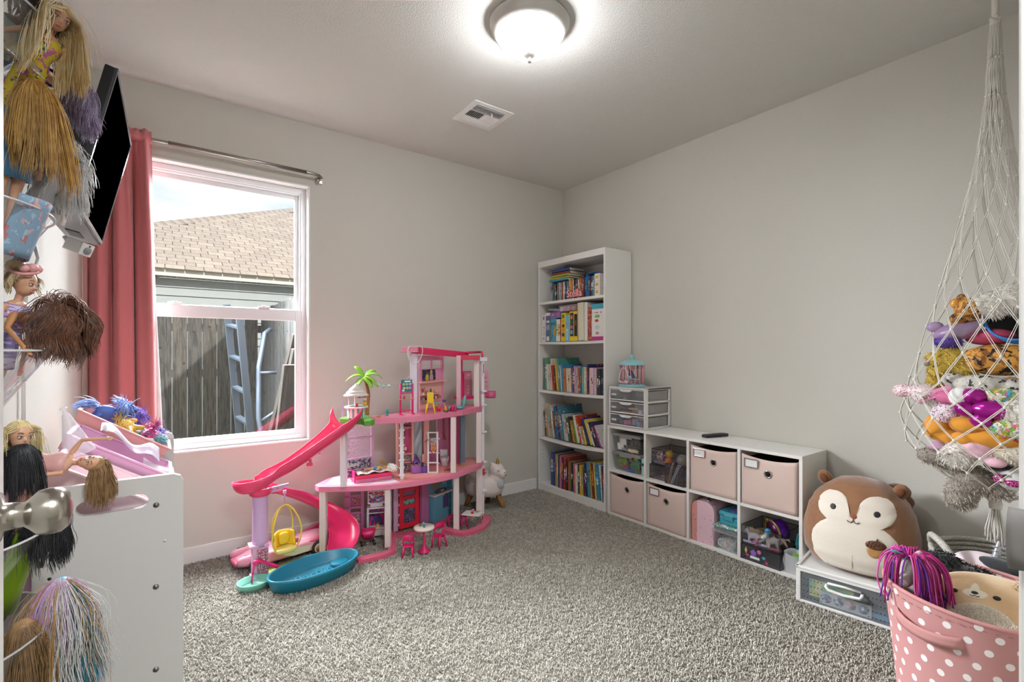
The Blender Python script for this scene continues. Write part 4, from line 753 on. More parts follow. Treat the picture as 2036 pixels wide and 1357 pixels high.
one('plush_bat',MB().ell((0,0,0),(.04,.038,.045)).ell((-.01,-.02,.04),(.016,.012,.03)).ell((-.01,.02,.04),(.016,.012,.03)),mat('black_fur','#1b1a1c',1,sheen=.3,bump=(300,.6)),'black plush toy tucked at the back right of the fourth bottom cube','plush toy',(2.64,1.095,.10),0,None,remesh=.004)
one('teal_ribbon',MB().tube([(2.555,1.105,.06),(2.55,1.095,.12),(2.548,1.080,.17),(2.552,1.072,.2),(2.556,1.085,.2),(2.556,1.095,.15),(2.55,1.075,.09),(2.548,1.068,.05)],.011,6,sx=.16),PL('ribbon_teal','#3fa8b0'),'wide teal ribbon hanging at the right of the fourth bottom cube','ribbon')
one('plastic_bag',MB().sheet(lambda u,v:(2.485+.05*math.sin(PI*u)*(.4+.6*v)+.03*v*0,1.125-.075*u-.004*math.sin(9*v),.022+.10*v+.02*u*v+.006*math.sin(8*u)),14,12,.001).sheet(lambda u,v:(2.49-.016*math.sin(PI*u)*v,1.12-.07*u,.022+.09*v),10,8),clear('frosty_bag','#e3e5e8',.5,.3),'translucent plastic bag with toys inside at the right of the fourth bottom cube','bag')
one('toy_block',MB().box(-.008,.008,-.008,.012,-.016,.016),PL('lime_toy','#6fae22'),'lime green toy in the mouth of the plastic bag','toy',(2.497,1.072,.105),(.2,0,.4),None,bevel=.004); one('toy_ball',MB().ell((0,0,0),.010),PL('magenta_toy','#b02fa0'),'magenta bead low in the plastic bag','toy',(2.497,1.068,.052))
# mini drawers and bird cage on top
t=thing('mini_drawer_unit','white three drawer desktop unit with frosted drawers on the cube shelf','drawers',(2.470,2.100,QZ+.0008))
mw=mat('white_plastic'); b=MB(); H=.262
for y in (-.147,.139): b.box(0,.02,y,y+.008,0,H).box(.248,.268,y,y+.008,0,H)
for z in (0,.082,.166,H-.012): b.box(0,.268,-.147,-.139,z,z+.012).box(0,.268,.139,.147,z,z+.012).box(.262,.268,-.139,.139,z,z+.012)
b.box(0,.268,-.147,.147,H-.010,H).box(0,.268,-.139,.139,0,.004)
for y in (-.148,.1415): b.box(-.002,.035,y,y+.0065,0,H)
obj('frame',b,mw,t,bevel=.002)
obj('top_tray',ring(MB(),.03,.24,-.12,.12,-.004,.0,.01,.01,.01,.01),mw,t,rot=(R(90),0,0),loc=(0,0,H)) 
for k,z in enumerate((.012,.095,.179)):
    d=obj('drawer',MB().box(.001,.004,-.137,.137,z,z+.068).box(.004,.255,-.137,-.1355,z,z+.06).box(.004,.255,.1355,.137,z,z+.06).box(.004,.255,-.137,.137,z,z+.0015),m_frost,t)
    obj('rim',MB().box(-.001,.006,-.138,.138,z-.004,z+.003).box(-.001,.006,-.138,.138,z+.066,z+.0705),mw,d,bevel=.001); obj('pull_tab',MB().prism([(a,z+q) for a,q in [(-.055,.071),(.055,.071),(.045,.060),(.028,.054),(-.028,.054),(-.045,.060)]],-.012,.003,'yz'),mw,d,bevel=.002)
    obj('label',MB().box(-.0008,.001,.085,.125,z+.026,z+.038),m_card,d)
for l,cat,y,z,c,dm,rt in [('yellow chalk stick in the middle mini drawer','chalk',2.06,.73,'#d6c05a',(.012,.07,.012),.1),('black cap pen in the middle mini drawer','pen',2.12,.716,'#23232a',(.012,.10,.012),-.1),('orange glue stick at the bottom of the middle mini drawer','glue stick',2.10,.704,'#e07a55',(.012,.13,.012),0),('pale lilac jar in the middle mini drawer','jar',2.0,.714,'#c9c4d8',(.02,.03,.025),.2),('blue roll in the lowest mini drawer','roll',2.17,.655,'#2f6f98',(.02,.06,.02),.3),('pink cloth bundle in the lowest mini drawer','cloth',2.10,.640,'#c97aa8',(.03,.05,.03),.4),('grey lilac crystal box in the lowest mini drawer','box',2.04,.648,'#9a8fa8',(.03,.04,.04),.7),('sky blue cup in the lowest mini drawer','cup',2.01,.634,'#45a5c9',(.025,.03,.03),.1),('red lump in the lowest mini drawer','toy',1.975,.634,'#b03a4a',(.02,.03,.03),.5),('rust brown block at the left of the lowest mini drawer','block',2.205,.634,'#8a5a45',(.03,.04,.03),.1),('small cream bead box in the top mini drawer','box',2.13,.794,'#d9d3c2',(.015,.02,.01),.2)]:
    one('drawer_item',MB().cbox((0,0,0),dm),mat('item_'+c[1:],c,.5),l,cat,(2.492,y,z-.002),(0,0,rt),'oddments in the mini drawers',bevel=.004)
t=thing('toy_bird_cage','pink barred toy bird cage with aqua dome and base on the mini drawers','bird cage',(2.560,2.128,QZ+.0008+H)); aq=PL('aqua_plastic','#8cc0c6'); pk=PL('cage_pink','#dd9aa5')
obj('base',MB().lathe([(0,0),(.086,0),(.086,.012),(.082,.018),(0,.018)],n=36),aq,t)
for k in range(16): a=2*PI*(k+.5)/16; obj('bar',MB().cyl((.078*math.cos(a),.078*math.sin(a),.017),(.078*math.cos(a),.078*math.sin(a),.148),.0028 if k%4 else .007,n=6),pk,t)
for z in (.04,.118): obj('hoop',MB().tube([(.078*math.cos(2*PI*k/36),.078*math.sin(2*PI*k/36),z) for k in range(36)],.0022,5,closed=True),pk,t)
obj('dome',MB().lathe([(.085,.145),(.085,.152),(.07,.166),(.045,.176),(.022,.181),(.018,.187),(.020,.196),(.013,.208),(.006,.214),(.0,.216)],n=36),aq,t); obj('crest',MB().ell((-.03,0,.178),(.006,.02,.009),(0,R(-30),0)),mat('crest_gold','#c9b98a',.5),t)
obj('door_arch',MB().tube([(-.081,.04*math.cos(a),.04+.085*math.sin(a)) for a in [PI*k/14 for k in range(15)]],.003,6),mw,t); obj('turn_knob',MB().cyl((-.08,-.055,.066),(-.095,-.058,.066),.012,n=18),aq,t); obj('name_strip',MB().box(-.083,-.080,-.04,.042,.03,.044),spots('strip_print','#e2dcdc',['#b04a6a'],110,.55),t)
obj('bird',MB().ell((0,.006,.075),(.020,.018,.024)).ell((-.006,.010,.103),(.015,.014,.014)).tube([(.004,-.01,.07),(.012,-.03,.055)],[.01,.004],8),mat('purple_plush','#7d6f98',.9,bump=(300,.5)),t,remesh=.003,smooth=2,label='purple toy bird'); obj('beak',MB().ell((-.022,.012,.100),(.006,.006,.005)).ell((-.012,.0,.106),(.005,.003,.005)),mw,t); obj('perch',MB().cyl((0,-.07,.052),(0,.07,.052),.003,n=8),mw,t)
# ================================================================= DOLLHOUSE
pk1=PL('doll_pink','#de7f9b'); pk2=PL('doll_magenta','#dc2a5c'); pk3=PL('doll_hot_pink','#d81f6a'); pk4=PL('doll_pale_pink','#e3b9bf'); lil=PL('doll_lilac','#d3a3c8'); dwh=PL('doll_white','#e3d5d2'); dwh2=PL('doll_cool_white','#e4e0e4'); red=PL('doll_red','#d8263c'); sky=PL('doll_sky','#5f9db5'); ply=PL('doll_pale_blue','#a9b9c4'); peach=PL('doll_peach','#e0a9a0'); tealp=PL('doll_teal','#6fb3b5'); yel=PL('doll_yellow','#eec52a'); grn=PL('doll_grass','#62a83c')
Z1,Z2=.377,.740
dh=thing('dollhouse','tall pink and white three storey toy dollhouse against the wall beneath the window side','dollhouse',(1.25,2.70,0))
OX,OY=1.25,2.70
def dpoly(pts): return [(x-OX,y-OY) for x,y in pts]
def along(p0,p1,z0=0):
    """matrix: local x runs p0->p1, local y points to the viewer side, z up"""
    a=Vector((p0[0]-OX,p0[1]-OY,z0)); d=Vector((p1[0]-p0[0],p1[1]-p0[1],0)).normalized(); n=Vector((d.y,-d.x,0))
    return Matrix((( d.x,n.x,0,a.x),(d.y,n.y,0,a.y),(0,0,1,a.z),(0,0,0,1)))
def wmb(p0,p1,z0=0): m=MB(); m.T=along(p0,p1,z0); return m
def dist(p0,p1): return math.hypot(p1[0]-p0[0],p1[1]-p0[1])
f1=[(.705,2.712),(.763,2.667),(.853,2.613),(.946,2.563),(1.041,2.524),(1.17,2.506),(1.303,2.503),(1.39,2.512),(1.478,2.534),(1.60,2.588),(1.705,2.650),(1.775,2.72),(1.76,2.82),(1.62,2.93),(1.0,2.93),(.80,2.86),(.70,2.76)]
f2=[(.946,2.528),(1.025,2.513),(1.115,2.498),(1.17,2.494),(1.226,2.495),(1.30,2.512),(1.365,2.533),(1.44,2.551),(1.518,2.573),(1.63,2.628),(1.735,2.692),(1.775,2.74),(1.70,2.86),(1.60,2.92),(1.36,2.91),(1.21,2.70),(1.06,2.645),(.95,2.64)]
obj('storey_floor',MB().prism(dpoly(f1),Z1-.034,Z1-.003,'xy'),pk1,dh,bevel=.003); obj('floor_inlay',MB().prism(dpoly([(.74,2.712),(.86,2.63),(.95,2.58),(1.045,2.54),(1.09,2.535),(1.09,2.70),(.95,2.90),(.82,2.85)]),Z1-.003,Z1,'xy'),PL('pale_lilac_floor','#e3cfdc'),dh); obj('floor_inlay',MB().prism(dpoly([(1.095,2.535),(1.30,2.515),(1.47,2.545),(1.69,2.66),(1.75,2.74),(1.6,2.9),(1.095,2.9)]),Z1-.003,Z1,'xy'),PL('salmon_floor','#dd8f8a'),dh)
obj('storey_floor',MB().prism(dpoly(f2),Z2-.034,Z2,'xy'),pk1,dh,bevel=.003)
# pink base rails on the carpet
def rail(pts,w=.026,h=.032): return MB().tube([(x-OX,y-OY,h*.5+.004) for x,y in pts],[w*.75]*len(pts),4,sx=1)
def railp(pts,w,h):
    mb=MB(); P=[Vector((x-OX,y-OY,0)) for x,y in pts]; L=[];Rr=[]
    for i,p in enumerate(P):
        a=P[max(i-1,0)]; b=P[min(i+1,len(P)-1)]; d=(b-a).normalized(); n=Vector((-d.y,d.x,0)); L.append(p+n*w/2); Rr.append(p-n*w/2)
    for i in range(len(P)-1):
        v=[L[i],L[i+1],Rr[i+1],Rr[i]]; mb.add([(q.x,q.y,.003) for q in v]+[(q.x,q.y,h) for q in v],[(3,2,1,0),(4,5,6,7),(0,1,5,4),(1,2,6,5),(2,3,7,6),(3,0,4,7)])
    return mb
pkr=PL('rail_pink','#d4627f')
obj('base_rail',railp([(.84,2.49),(.90,2.487),(.97,2.482),(1.03,2.492),(1.075,2.60),(1.14,2.76)],.045,.026),pkr,dh); obj('base_rail',railp([(.94,2.90),(1.05,2.83),(1.14,2.775)],.03,.022),pkr,dh)
obj('base_rail',railp([(1.13,2.70),(1.20,2.685),(1.27,2.682),(1.36,2.715)],.045,.024),pkr,dh); obj('base_rail',railp([(1.36,2.72),(1.46,2.74),(1.6,2.83)],.03,.022),pkr,dh)
obj('base_rail',railp([(1.415,2.61),(1.445,2.53),(1.47,2.495),(1.53,2.487),(1.60,2.505),(1.66,2.545),(1.715,2.60),(1.745,2.66)],.05,.027),pkr,dh); obj('base_rail',railp([(1.745,2.62),(1.73,2.71),(1.64,2.78),(1.56,2.80)],.03,.022),pkr,dh)
# posts
def post(x,y,z0,z1,w,m,yaw=R(-36)):
    mb=MB(); mb.T=Matrix.Translation((x-OX,y-OY,0))@Matrix.Rotation(yaw,4,'Z'); mb.box(-w/2,w/2,-w*.55,w*.55,z0,z1).box(-w/2-.001,-w*.3,-w*.6,-w*.5,z0,z1); return obj('post',mb,m,dh,bevel=.002)
post(1.036,2.561,.02,Z1-.034,.029,dwh); post(1.475,2.573,.02,Z1-.034,.032,dwh); post(1.722,2.700,.02,Z1-.034,.04,dwh); post(.735,2.722,.0,Z1-.034,.032,dwh)
post(.812,2.622,Z1,.672,.027,dwh2); post(1.436,2.540,Z1,Z2-.034,.030,dwh); post(1.70,2.672,Z1,Z2-.034,.034,dwh)
post(1.215,2.615,Z2,1.09,.038,PL('doll_lavender_white','#e0d6e2'),R(-30)); post(1.545,2.665,Z2,1.075,.026,pk4); post(1.70,2.700,Z2,1.062,.034,dwh)
tw=obj('elevator_rail',MB().box(1.738-OX,1.76-OX,2.70-OY,2.73-OY,.02,1.05).box(1.72-OX,1.775-OX,2.69-OY,2.715-OY,1.035,1.062),dwh2,dh,bevel=.002)
for z in (.17,.36,.56,.74,.83): obj('clip',MB().box(1.735-OX,1.775-OX,2.69-OY,2.72-OY,z,z+.012),dwh2,tw,bevel=.002)
# lattice panel above the bed
A,B=(.853,2.715),(1.012,2.725); w=dist(A,B)
obj('lattice_frame',wmb(A,B,Z1).box(0,.006,0,.008,0,.33).box(w-.016,w,0,.010,0,.33).box(0,w,0,.006,.236,.244).box(0,w,0,.006,.115,.124).box(0,w,0,.006,.322,.33),lil,dh,bevel=.001)
def lattice(z0,z1):
    mb=wmb(A,B,Z1); s=.0215; nx=int((w-.02)/s)
    rows=int((z1-z0)/(s*.87))+1
    for r_ in range(rows):
        for i in range(nx+1):
            cx_=.008+s*.5+i*s+(s/2 if r_%2 else 0); cz=z0+.010+r_*s*.87
            if cx_>w-.018 or cz>z1-.006: continue
            mb.tube([(cx_+.0070*math.cos(PI/3*k),.004,cz+.0070*math.sin(PI/3*k)) for k in range(6)],.0013,4,closed=True)
            for k in range(6):
                a=PI/3*k+PI/6
                if r_%1==0: mb.cyl((cx_+.006*math.cos(a),.004,cz+.006*math.sin(a)),(cx_+s*.5*math.cos(a),.004,cz+s*.5*math.sin(a)),.0012,n=4)
    return mb
o=obj('lattice',lattice(.244,.322),lil,dh); o=obj('lattice',lattice(.124,.236),lil,dh)
obj('print_shelf',wmb(A,B,Z1).box(.006,w-.016,-.004,.001,.062,.115).box(.006,w-.016,-.004,.001,.02,.058),spots('shelf_print_dark','#3b3a63',['#7fa24a','#d0a0c8','#c9c4d2'],75,.57),dh)
sh=wmb(A,B,Z1); sh.text('Love',.036,.0006,Matrix.Translation((.040,.0015,.088))@Matrix(((1,0,0,0),(0,0,1,0),(0,1,0,0),(0,0,0,1))),shear=.3); obj('shelf_lettering',sh,PL('board_white_print','#dedbe2'),dh)
obj('shelf_bar',wmb(A,B,Z1).box(.004,w-.014,0,.012,.058,.063).box(.004,w-.014,0,.012,.016,.020),lil,dh)
# white rung pole
mb=MB().box(1.122-OX-.009,1.122-OX+.009,2.575-OY-.006,2.575-OY+.006,Z1,Z2-.034)
for z in [Z1+.02+.042*k for k in range(8)]: mb.box(1.122-OX-.016,1.122-OX+.016,2.575-OY-.005,2.575-OY+.005,z,z+.008)
obj('rung_pole',mb,dwh2,dh,bevel=.0015)
# wardrobe wall, mirror, bathroom walls (second storey)
A,B=(1.165,2.765),(1.262,2.745); w=dist(A,B); Hh=Z2-.034-Z1
wd=obj('wardrobe',wmb(A,B,Z1).box(0,.012,0,.05,0,Hh).box(w-.012,w,0,.05,0,Hh).box(0,w,.001,.045,.105,.110).box(0,w,.001,.045,.055,.06).box(0,w,.001,.045,.262,.267).box(0,w,0,.002,.0,Hh),peach,dh,bevel=.001)
obj('back_print',wmb(A,B,Z1).box(.013,w-.013,.002,.003,.11,.26),PL('wardrobe_back','#d2457f'),wd); obj('back_print',wmb(A,B,Z1).box(.013,w-.013,.002,.004,.268,Hh-.004),spots('photo_print','#31566a',['#cfc6d0','#c05a8a'],80,.54),wd); obj('back_print',wmb(A,B,Z1).box(.013,w-.013,.002,.004,.0,.10),spots('lower_print','#caa0a8',['#33405e','#4f8f9a'],80,.56),wd)
gt=wmb(A,B,Z1); gt.cyl((.052,.008,.135),(.058,.008,.245),.003,n=6).cyl((.036,.008,.13),(.040,.008,.24),.004,n=6); obj('guitar_neck',gt,PL('guitar_grey','#8f9298'),wd); gb=wmb(A,B,Z1); gb.ell((.055,.010,.130),(.016,.004,.012)).ell((.057,.010,.145),(.012,.004,.009)); obj('guitar_body',gb,PL('guitar_red','#cf2a50'),wd); gk=wmb(A,B,Z1); gk.ell((.057,.014,.135),(.009,.003,.012)); obj('guitar_plate',gk,dwh2,wd)
A2,B2=(1.264,2.742),(1.318,2.715); w=dist(A2,B2)
obj('mirror',wmb(A2,B2,Z1).box(0,w,0,.004,0,Hh),mat('toy_mirror','#b9bdc6',.25,.35),dh); st=wmb(A2,B2,Z1)
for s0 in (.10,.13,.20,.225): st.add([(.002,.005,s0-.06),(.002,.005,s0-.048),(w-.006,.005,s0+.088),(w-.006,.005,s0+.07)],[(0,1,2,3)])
obj('mirror_sheen_stripe',st,mat('mirror_sheen_stripe','#8f99a8',.4),dh); obj('mirror_edge',wmb(A2,B2,Z1).box(w-.004,w,0,.01,0,Hh),PL('edge_dark','#4a4050'),dh)  # mirror sheen painted as flat diagonal stripes
A3,B3=(1.322,2.712),(1.352,2.702); w=dist(A3,B3); obj('door_frame',wmb(A3,B3,Z1).box(0,w,0,.03,0,Hh).box(-.012,0,.0,.03,.05,.10),peach,dh,bevel=.001)
A4,B4=(1.36,2.865),(1.56,2.82); w=dist(A4,B4); pkw=PL('bath_pink','#cf7ba5')
obj('bathroom_wall',wmb(A4,B4,Z1).box(0,.065,0,.006,0,Hh).box(.065,.12,0,.006,0,.125).box(.12,w,0,.006,0,Hh).box(.065,.12,0,.006,Hh-.02,Hh),pkw,dh); obj('window_frame',wmb(A4,B4,Z1).box(.117,.123,0,.012,.12,Hh).box(.03,.034,.002,.012,.05,Hh),PL('frame_white_pink','#e3c6d6'),dh)
obj('side_wall',wmb((1.56,2.82),(1.575,2.70),Z1).box(0,dist((1.56,2.82),(1.575,2.70)),0,.006,0,Hh),PL('bath_dark_pink','#bd5d86'),dh)
sw=wmb(A4,B4,Z1); sw.cyl((.165,.02,.17),(.165,.02,Hh),.003,n=6).tube([(.165,.02,.17),(.165,.03,.165),(.155,.035,.16),(.168,.035,.15),(.175,.03,.158)],.005,6).cyl((.15,.01,.19),(.163,.02,.188),.002,n=5); obj('shower_fitting',sw,mat('toy_bronze','#a4672f',.5),dh)
obj('elevator_back',MB().box(1.53-OX,1.56-OX,2.615-OY,2.63-OY,Z1+.03,Z2-.034),PL('elevator_slate','#5d6b78'),dh)
obj('heart_cutout',wmb((1.36,2.86),(1.42,2.85),Z1).ell((.028,.004,.29),(.014,.002,.02)),mat('doll_magenta'),dh)
# third storey back wall
A,B=(1.262,2.655),(1.478,2.765); w=dist(A,B); H3=.335
uw=obj('back_wall',wmb(A,B,Z2).box(0,w,0,.006,.0,.255).box(0,.02,0,.01,.255,H3).box(w-.02,w,0,.014,.0,H3).box(0,w,0,.008,.305,H3).box(w*.48,w*.48+.012,0,.008,.255,.305),PL('upper_wall_pink','#d98fb0'),dh)
obj('panel_board',wmb(A,B,Z2).box(.0,w-.018,.006,.010,.012,.175),peach,uw); obj('mantel',wmb(A,B,Z2).box(-.004,w+.018,.006,.028,.170,.178),peach,uw,bevel=.001)
obj('shelf',wmb(A,B,Z2).box(.004,w-.05,.009,.026,.096,.100).box(.004,w-.05,.009,.024,.062,.065).box(.085,.089,.009,.024,.062,.098),peach,uw); obj('shelf_back',wmb(A,B,Z2).box(.004,w-.05,.010,.0105,.065,.096),PL('shelf_back_rose','#c8637e'),uw)
pm=wmb(A,B,Z2); tvp=obj('picture',pm.box(.028,w-.085,.006,.011,.185,.250),spots('tv_print','#2c3248',['#4f5f7a','#23202e'],30,.5),uw)
for (cx_,cz,rx,rz,h) in [(.07,.200,.017,.022,'#c9a544'),(.07,.226,.012,.018,'#4a2f22'),(.07,.228,.007,.010,'#b98a68'),(.113,.203,.019,.022,'#c9a0a6'),(.112,.231,.013,.017,'#d9b97a'),(.112,.229,.007,.010,'#dcb295'),(.116,.194,.017,.010,'#dedad8')]:
    q=wmb(A,B,Z2); q.cyl((cx_,.0108,cz),(cx_,.0122,cz),.001,n=3) if False else q.add([(cx_+rx*math.cos(a),.0115+.0002*(h[1]>'b'),cz+rz*math.sin(a)) for a in [2*PI*k/14 for k in range(14)]],[tuple(range(14))]); obj('figure_print',q,mat('tvfig_'+h[1:],h,.6),tvp)
for (x,z,r,h) in [(.022,.104,.010,'#d9cfc4'),(.058,.112,.012,'#a9857a'),(.10,.105,.006,'#d6c8c0'),(.142,.112,.011,'#c9a07a'),(.152,.110,.008,'#d9c9b9'),(.018,.070,.008,'#5f9d96'),(.028,.072,.007,'#d6b03a'),(.055,.071,.012,'#3f4a3a'),(.130,.072,.008,'#5a2f3a'),(.15,.073,.009,'#d9d2c8'),(.078,.072,.006,'#d8a81f')]:
    q=wmb(A,B,Z2); q.box(x-r*.8,x+r*.8,.012,.022,z-r*.6,z+r); obj('shelf_ornament',q,PL('orn_'+h[1:],h),uw,bevel=.002)
q=wmb(A,B,Z2)
for k in range(14): q.ell((.022+.014*math.cos(k*2.4)*(.4+.04*k),.018,.118+.0016*k),.0045,None,6,5)
obj('flower_print',q,PL('orn_coral','#b5574f'),uw); q=wmb(A,B,Z2)
for k in range(6): q.ell((.10+.005*math.cos(k),.018,.113+.003*k),(.004,.004,.006),None,6,5)
obj('plant',q,PL('orn_green','#3f6a3a'),uw); obj('tap',wmb(A,B,Z2).tube([(.165,.02,.082),(.195,.02,.082),(.2,.02,.075),(.2,.02,.068)],.0025,5),mat('toy_bronze'),uw)
# roof beam
obj('roof_beam',MB().add([(1.205-OX,2.585-OY,1.088),(1.66-OX,2.735-OY,1.058),(1.66-OX,2.76-OY,1.058),(1.205-OX,2.63-OY,1.088),(1.205-OX,2.585-OY,1.128),(1.66-OX,2.735-OY,1.096),(1.66-OX,2.76-OY,1.096),(1.205-OX,2.63-OY,1.128)],[(0,3,2,1),(4,5,6,7),(0,1,5,4),(1,2,6,5),(2,3,7,6),(3,0,4,7)]),pk2,dh,bevel=.003)
mb=MB(); mb.T=Matrix.Translation((1.20-OX,2.60-OY,0))@Matrix.Rotation(R(-32),4,'Z'); obj('roof_block',mb.box(-.058,.032,-.04,.05,1.097,1.126).box(-.064,.034,-.042,.052,1.095,1.102),PL('roof_pale_pink','#e0869f'),dh,bevel=.002)
obj('roof_frame',MB().tube([(1.63-OX,2.72-OY,1.092),(1.77-OX,2.80-OY,1.097),(1.78-OX,2.76-OY,1.097),(1.765-OX,2.73-OY,1.05)],.008,4),pk2,dh); obj('cross_beam',MB().box(1.555-OX,1.70-OX,2.66-OY,2.70-OY,1.045,1.075),PL('beam_coral','#d8435f'),dh,bevel=.002)
# elevator car, hearts panel, right annex
ev=obj('elevator_car',MB().box(1.62-OX,1.66-OX,2.79-OY,2.80-OY,.79,.955).box(1.66-OX,1.75-OX,2.845-OY,2.855-OY,.79,.965).box(1.615-OX,1.75-OX,2.76-OY,2.855-OY,.782,.800).box(1.615-OX,1.635-OX,2.77-OY,2.795-OY,.79,1.06),pk3,dh,bevel=.002)
obj('heart_panel',MB().box(1.652-OX,1.75-OX,2.838-OY,2.845-OY,.80,.958),PL('heart_pink','#d488a0'),ev); hp=MB()
for i in range(2):
    for j in range(6):
        x,z=1.675-OX+.042*i,.815+.024*j; hp.ell((x-.004,2.836-OY,z+.004),(.006,.002,.006),None,8,6).ell((x+.004,2.836-OY,z+.004),(.006,.002,.006),None,8,6).ell((x,2.836-OY,z-.002),(.006,.002,.008),None,8,6)
obj('raised_heart',hp,PL('heart_pale','#dfb1c0'),ev)
an=obj('annex_panel',MB().box(1.785-OX,1.86-OX,2.80-OY,2.808-OY,.80,.968),PL('annex_pink','#d99db2'),dh); 
for k in range(14): obj('cutout',MB().cyl((1.80+.013*(k%4)+.005*(k//4%2)-OX,2.799-OY,.83+.03*(k//3)-OX*0),(1.80+.013*(k%4)+.005*(k//4%2)-OX,2.797-OY,.83+.03*(k//3)),.004,n=6),mat('cutout_grey','#8d8580',.8),an)
obj('annex_post',MB().box(1.772-OX,1.79-OX,2.775-OY,2.80-OY,.79,.968),pkr,dh); obj('planter',MB().lathe([(0,0),(.036,0),(.038,.012),(.038,.046),(.030,.046),(.030,.006),(0,.006)],(1.855-OX,2.77-OY,.782),20),PL('planter_pink','#cf5a86'),dh); obj('planter_bracket',MB().box(1.775-OX,1.83-OX,2.765-OY,2.785-OY,.782,.81),pkr,dh)
obj('intercom',MB().box(1.742-OX,1.758-OX,2.694-OY,2.70-OY,.94,1.03),dwh2,dh,bevel=.002); obj('red_slot',MB().box(1.747-OX,1.752-OX,2.692-OY,2.695-OY,.955,1.02).box(1.744-OX,1.757-OX,2.692-OY,2.697-OY,.28,.325),mat('doll_red'),dh)
# ground storey : lilac shelf wall, red door, lilac walls, kitchen
A,B=(.905,2.905),(1.01,2.865); w=dist(A,B); Hg=Z1-.034
lw=obj('shelf_wall',wmb(A,B).box(0,.034,0,.012,0,Hg).box(w-.02,w,0,.02,0,Hg).box(0,w,0,.012,.232,.246).box(0,w,0,.012,.285,.292).box(0,w,0,.012,.325,Hg).box(0,w,0,.012,.165,.178).box(0,w,0,.012,.130,.142).box(0,w,0,.012,0,.05).box(0,w,0,.003,.18,.235).box(0,w,0,.003,.05,.13),PL('wall_orchid','#cc7fb0'),dh,bevel=.001)
obj('shelf_print',wmb(A,B).box(.045,w-.024,.003,.005,.19,.228),spots('books_print','#c98a9a',['#4a3a4a','#d9c9c4','#b04a5f'],90,.53),lw); obj('shelf_print',wmb(A,B).box(.042,w-.024,.003,.005,.06,.125),spots('bath_print','#c77f9f',['#d9d0d6','#8f9f7a','#3a3540'],70,.57),lw)
A,B=(1.005,2.808),(1.108,2.768); w=dist(A,B)
tv=obj('media_console',wmb(A,B).box(0,w,0,.05,.025,.072).box(-.004,w+.004,0,.056,.062,.068).box(0,.012,0,.05,.07,.185).box(w-.012,w,0,.05,.07,.185).box(0,w,0,.05,.155,.160).box(0,w,0,.052,.182,.190).box(.02,w-.02,.02,.035,.19,.21).box(0,w,0,.004,.07,.186),dwh2,dh,bevel=.0015)
obj('fire_print',wmb(A,B).box(.012,w-.012,.004,.006,.072,.155),spots('fire_print','#8a2a6a',['#d02f80','#3f3a72'],36,.52,(1,1,.5)),tv); obj('drawer_print',wmb(A,B).box(.012,w-.012,.006,.046,.162,.181),spots('drawer_print','#6a2a5a',['#b04f86','#3a2f4f'],60,.55),tv)
obj('screen_frame',wmb(A,B).box(.004,w,.02,.03,.205,.282),dwh2,tv,bevel=.002); obj('screen_print',wmb(A,B).box(.011,w-.006,.03,.0315,.213,.276),spots('cartoon_print','#5f9fd0',['#e8b93a','#5a4fb0','#e8e4e0','#d0503a'],30,.54),tv)
obj('post',MB().box(1.145-OX,1.160-OX,2.742-OY,2.76-OY,0.02,Hg).box(1.160-OX,1.175-OX,2.75-OY,2.77-OY,.02,Hg),lil,dh,bevel=.002)
A,B=(1.178,2.755),(1.312,2.765); w=dist(A,B)
rd=obj('red_cabinet',wmb(A,B).box(0,w,0,.004,.03,Hg).box(0,.03,.004,.014,.03,Hg).box(w-.028,w,.004,.014,.03,Hg).box(.03,w-.028,.004,.014,.030,.06).box(.03,w-.028,.004,.014,.145,.168).box(.03,w-.028,.004,.014,.2,.222).box(.03,w-.028,.004,.014,.252,.272).box(.03,w-.028,.004,.014,.31,Hg),red,dh,bevel=.001)
for z0,z1,m in [(.06,.145,spots('oven_dark','#4a4660',['#2c2a3a','#6a6a86'],60,.55)),(.168,.2,spots('teal_dish','#7aa8a4',['#3f5a58'],40,.55)),(.222,.252,PL('mauve_print','#8a6486')),(.272,.31,spots('top_print','#5a2f42',['#c9a5a5','#8f7f78'],70,.53))]: obj('niche_print',wmb(A,B).box(.031,w-.029,.004,.006,z0+.001,z1-.001),m,rd)
for z in (.05,.11,.17,.23,.29): obj('hinge',wmb(A,B).box(-.004,.003,.004,.012,z,z+.014),dwh2,rd)
A,B=(1.318,2.762),(1.388,2.778); w=dist(A,B); obj('lilac_wall',wmb(A,B).box(0,w,0,.006,.02,Hg).box(0,.014,0,.03,.02,Hg),PL('wall_mauve','#b86f9d'),dh); g=wmb(A,B)
for k in range(5): g.tube([(.0+.012*k,.03,Hg-.006-.012*(k%2)),(.006+.012*k,.03,Hg-.016+.006*(k%2)),(.012+.012*k,.03,Hg-.006-.012*((k+1)%2))],.0028,5)
obj('gold_garland',g,mat('toy_gold_bright','#b0842f',.45,.5),dh)
A,B=(1.39,2.782),(1.60,2.868); w=dist(A,B)
kt=obj('kitchen_unit',wmb(A,B).box(0,w*.78,0,.045,.02,.185).box(0,w*.78,0,.008,.185,Hg).box(w*.78,w,0,.05,.02,Hg),sky,dh,bevel=.001)
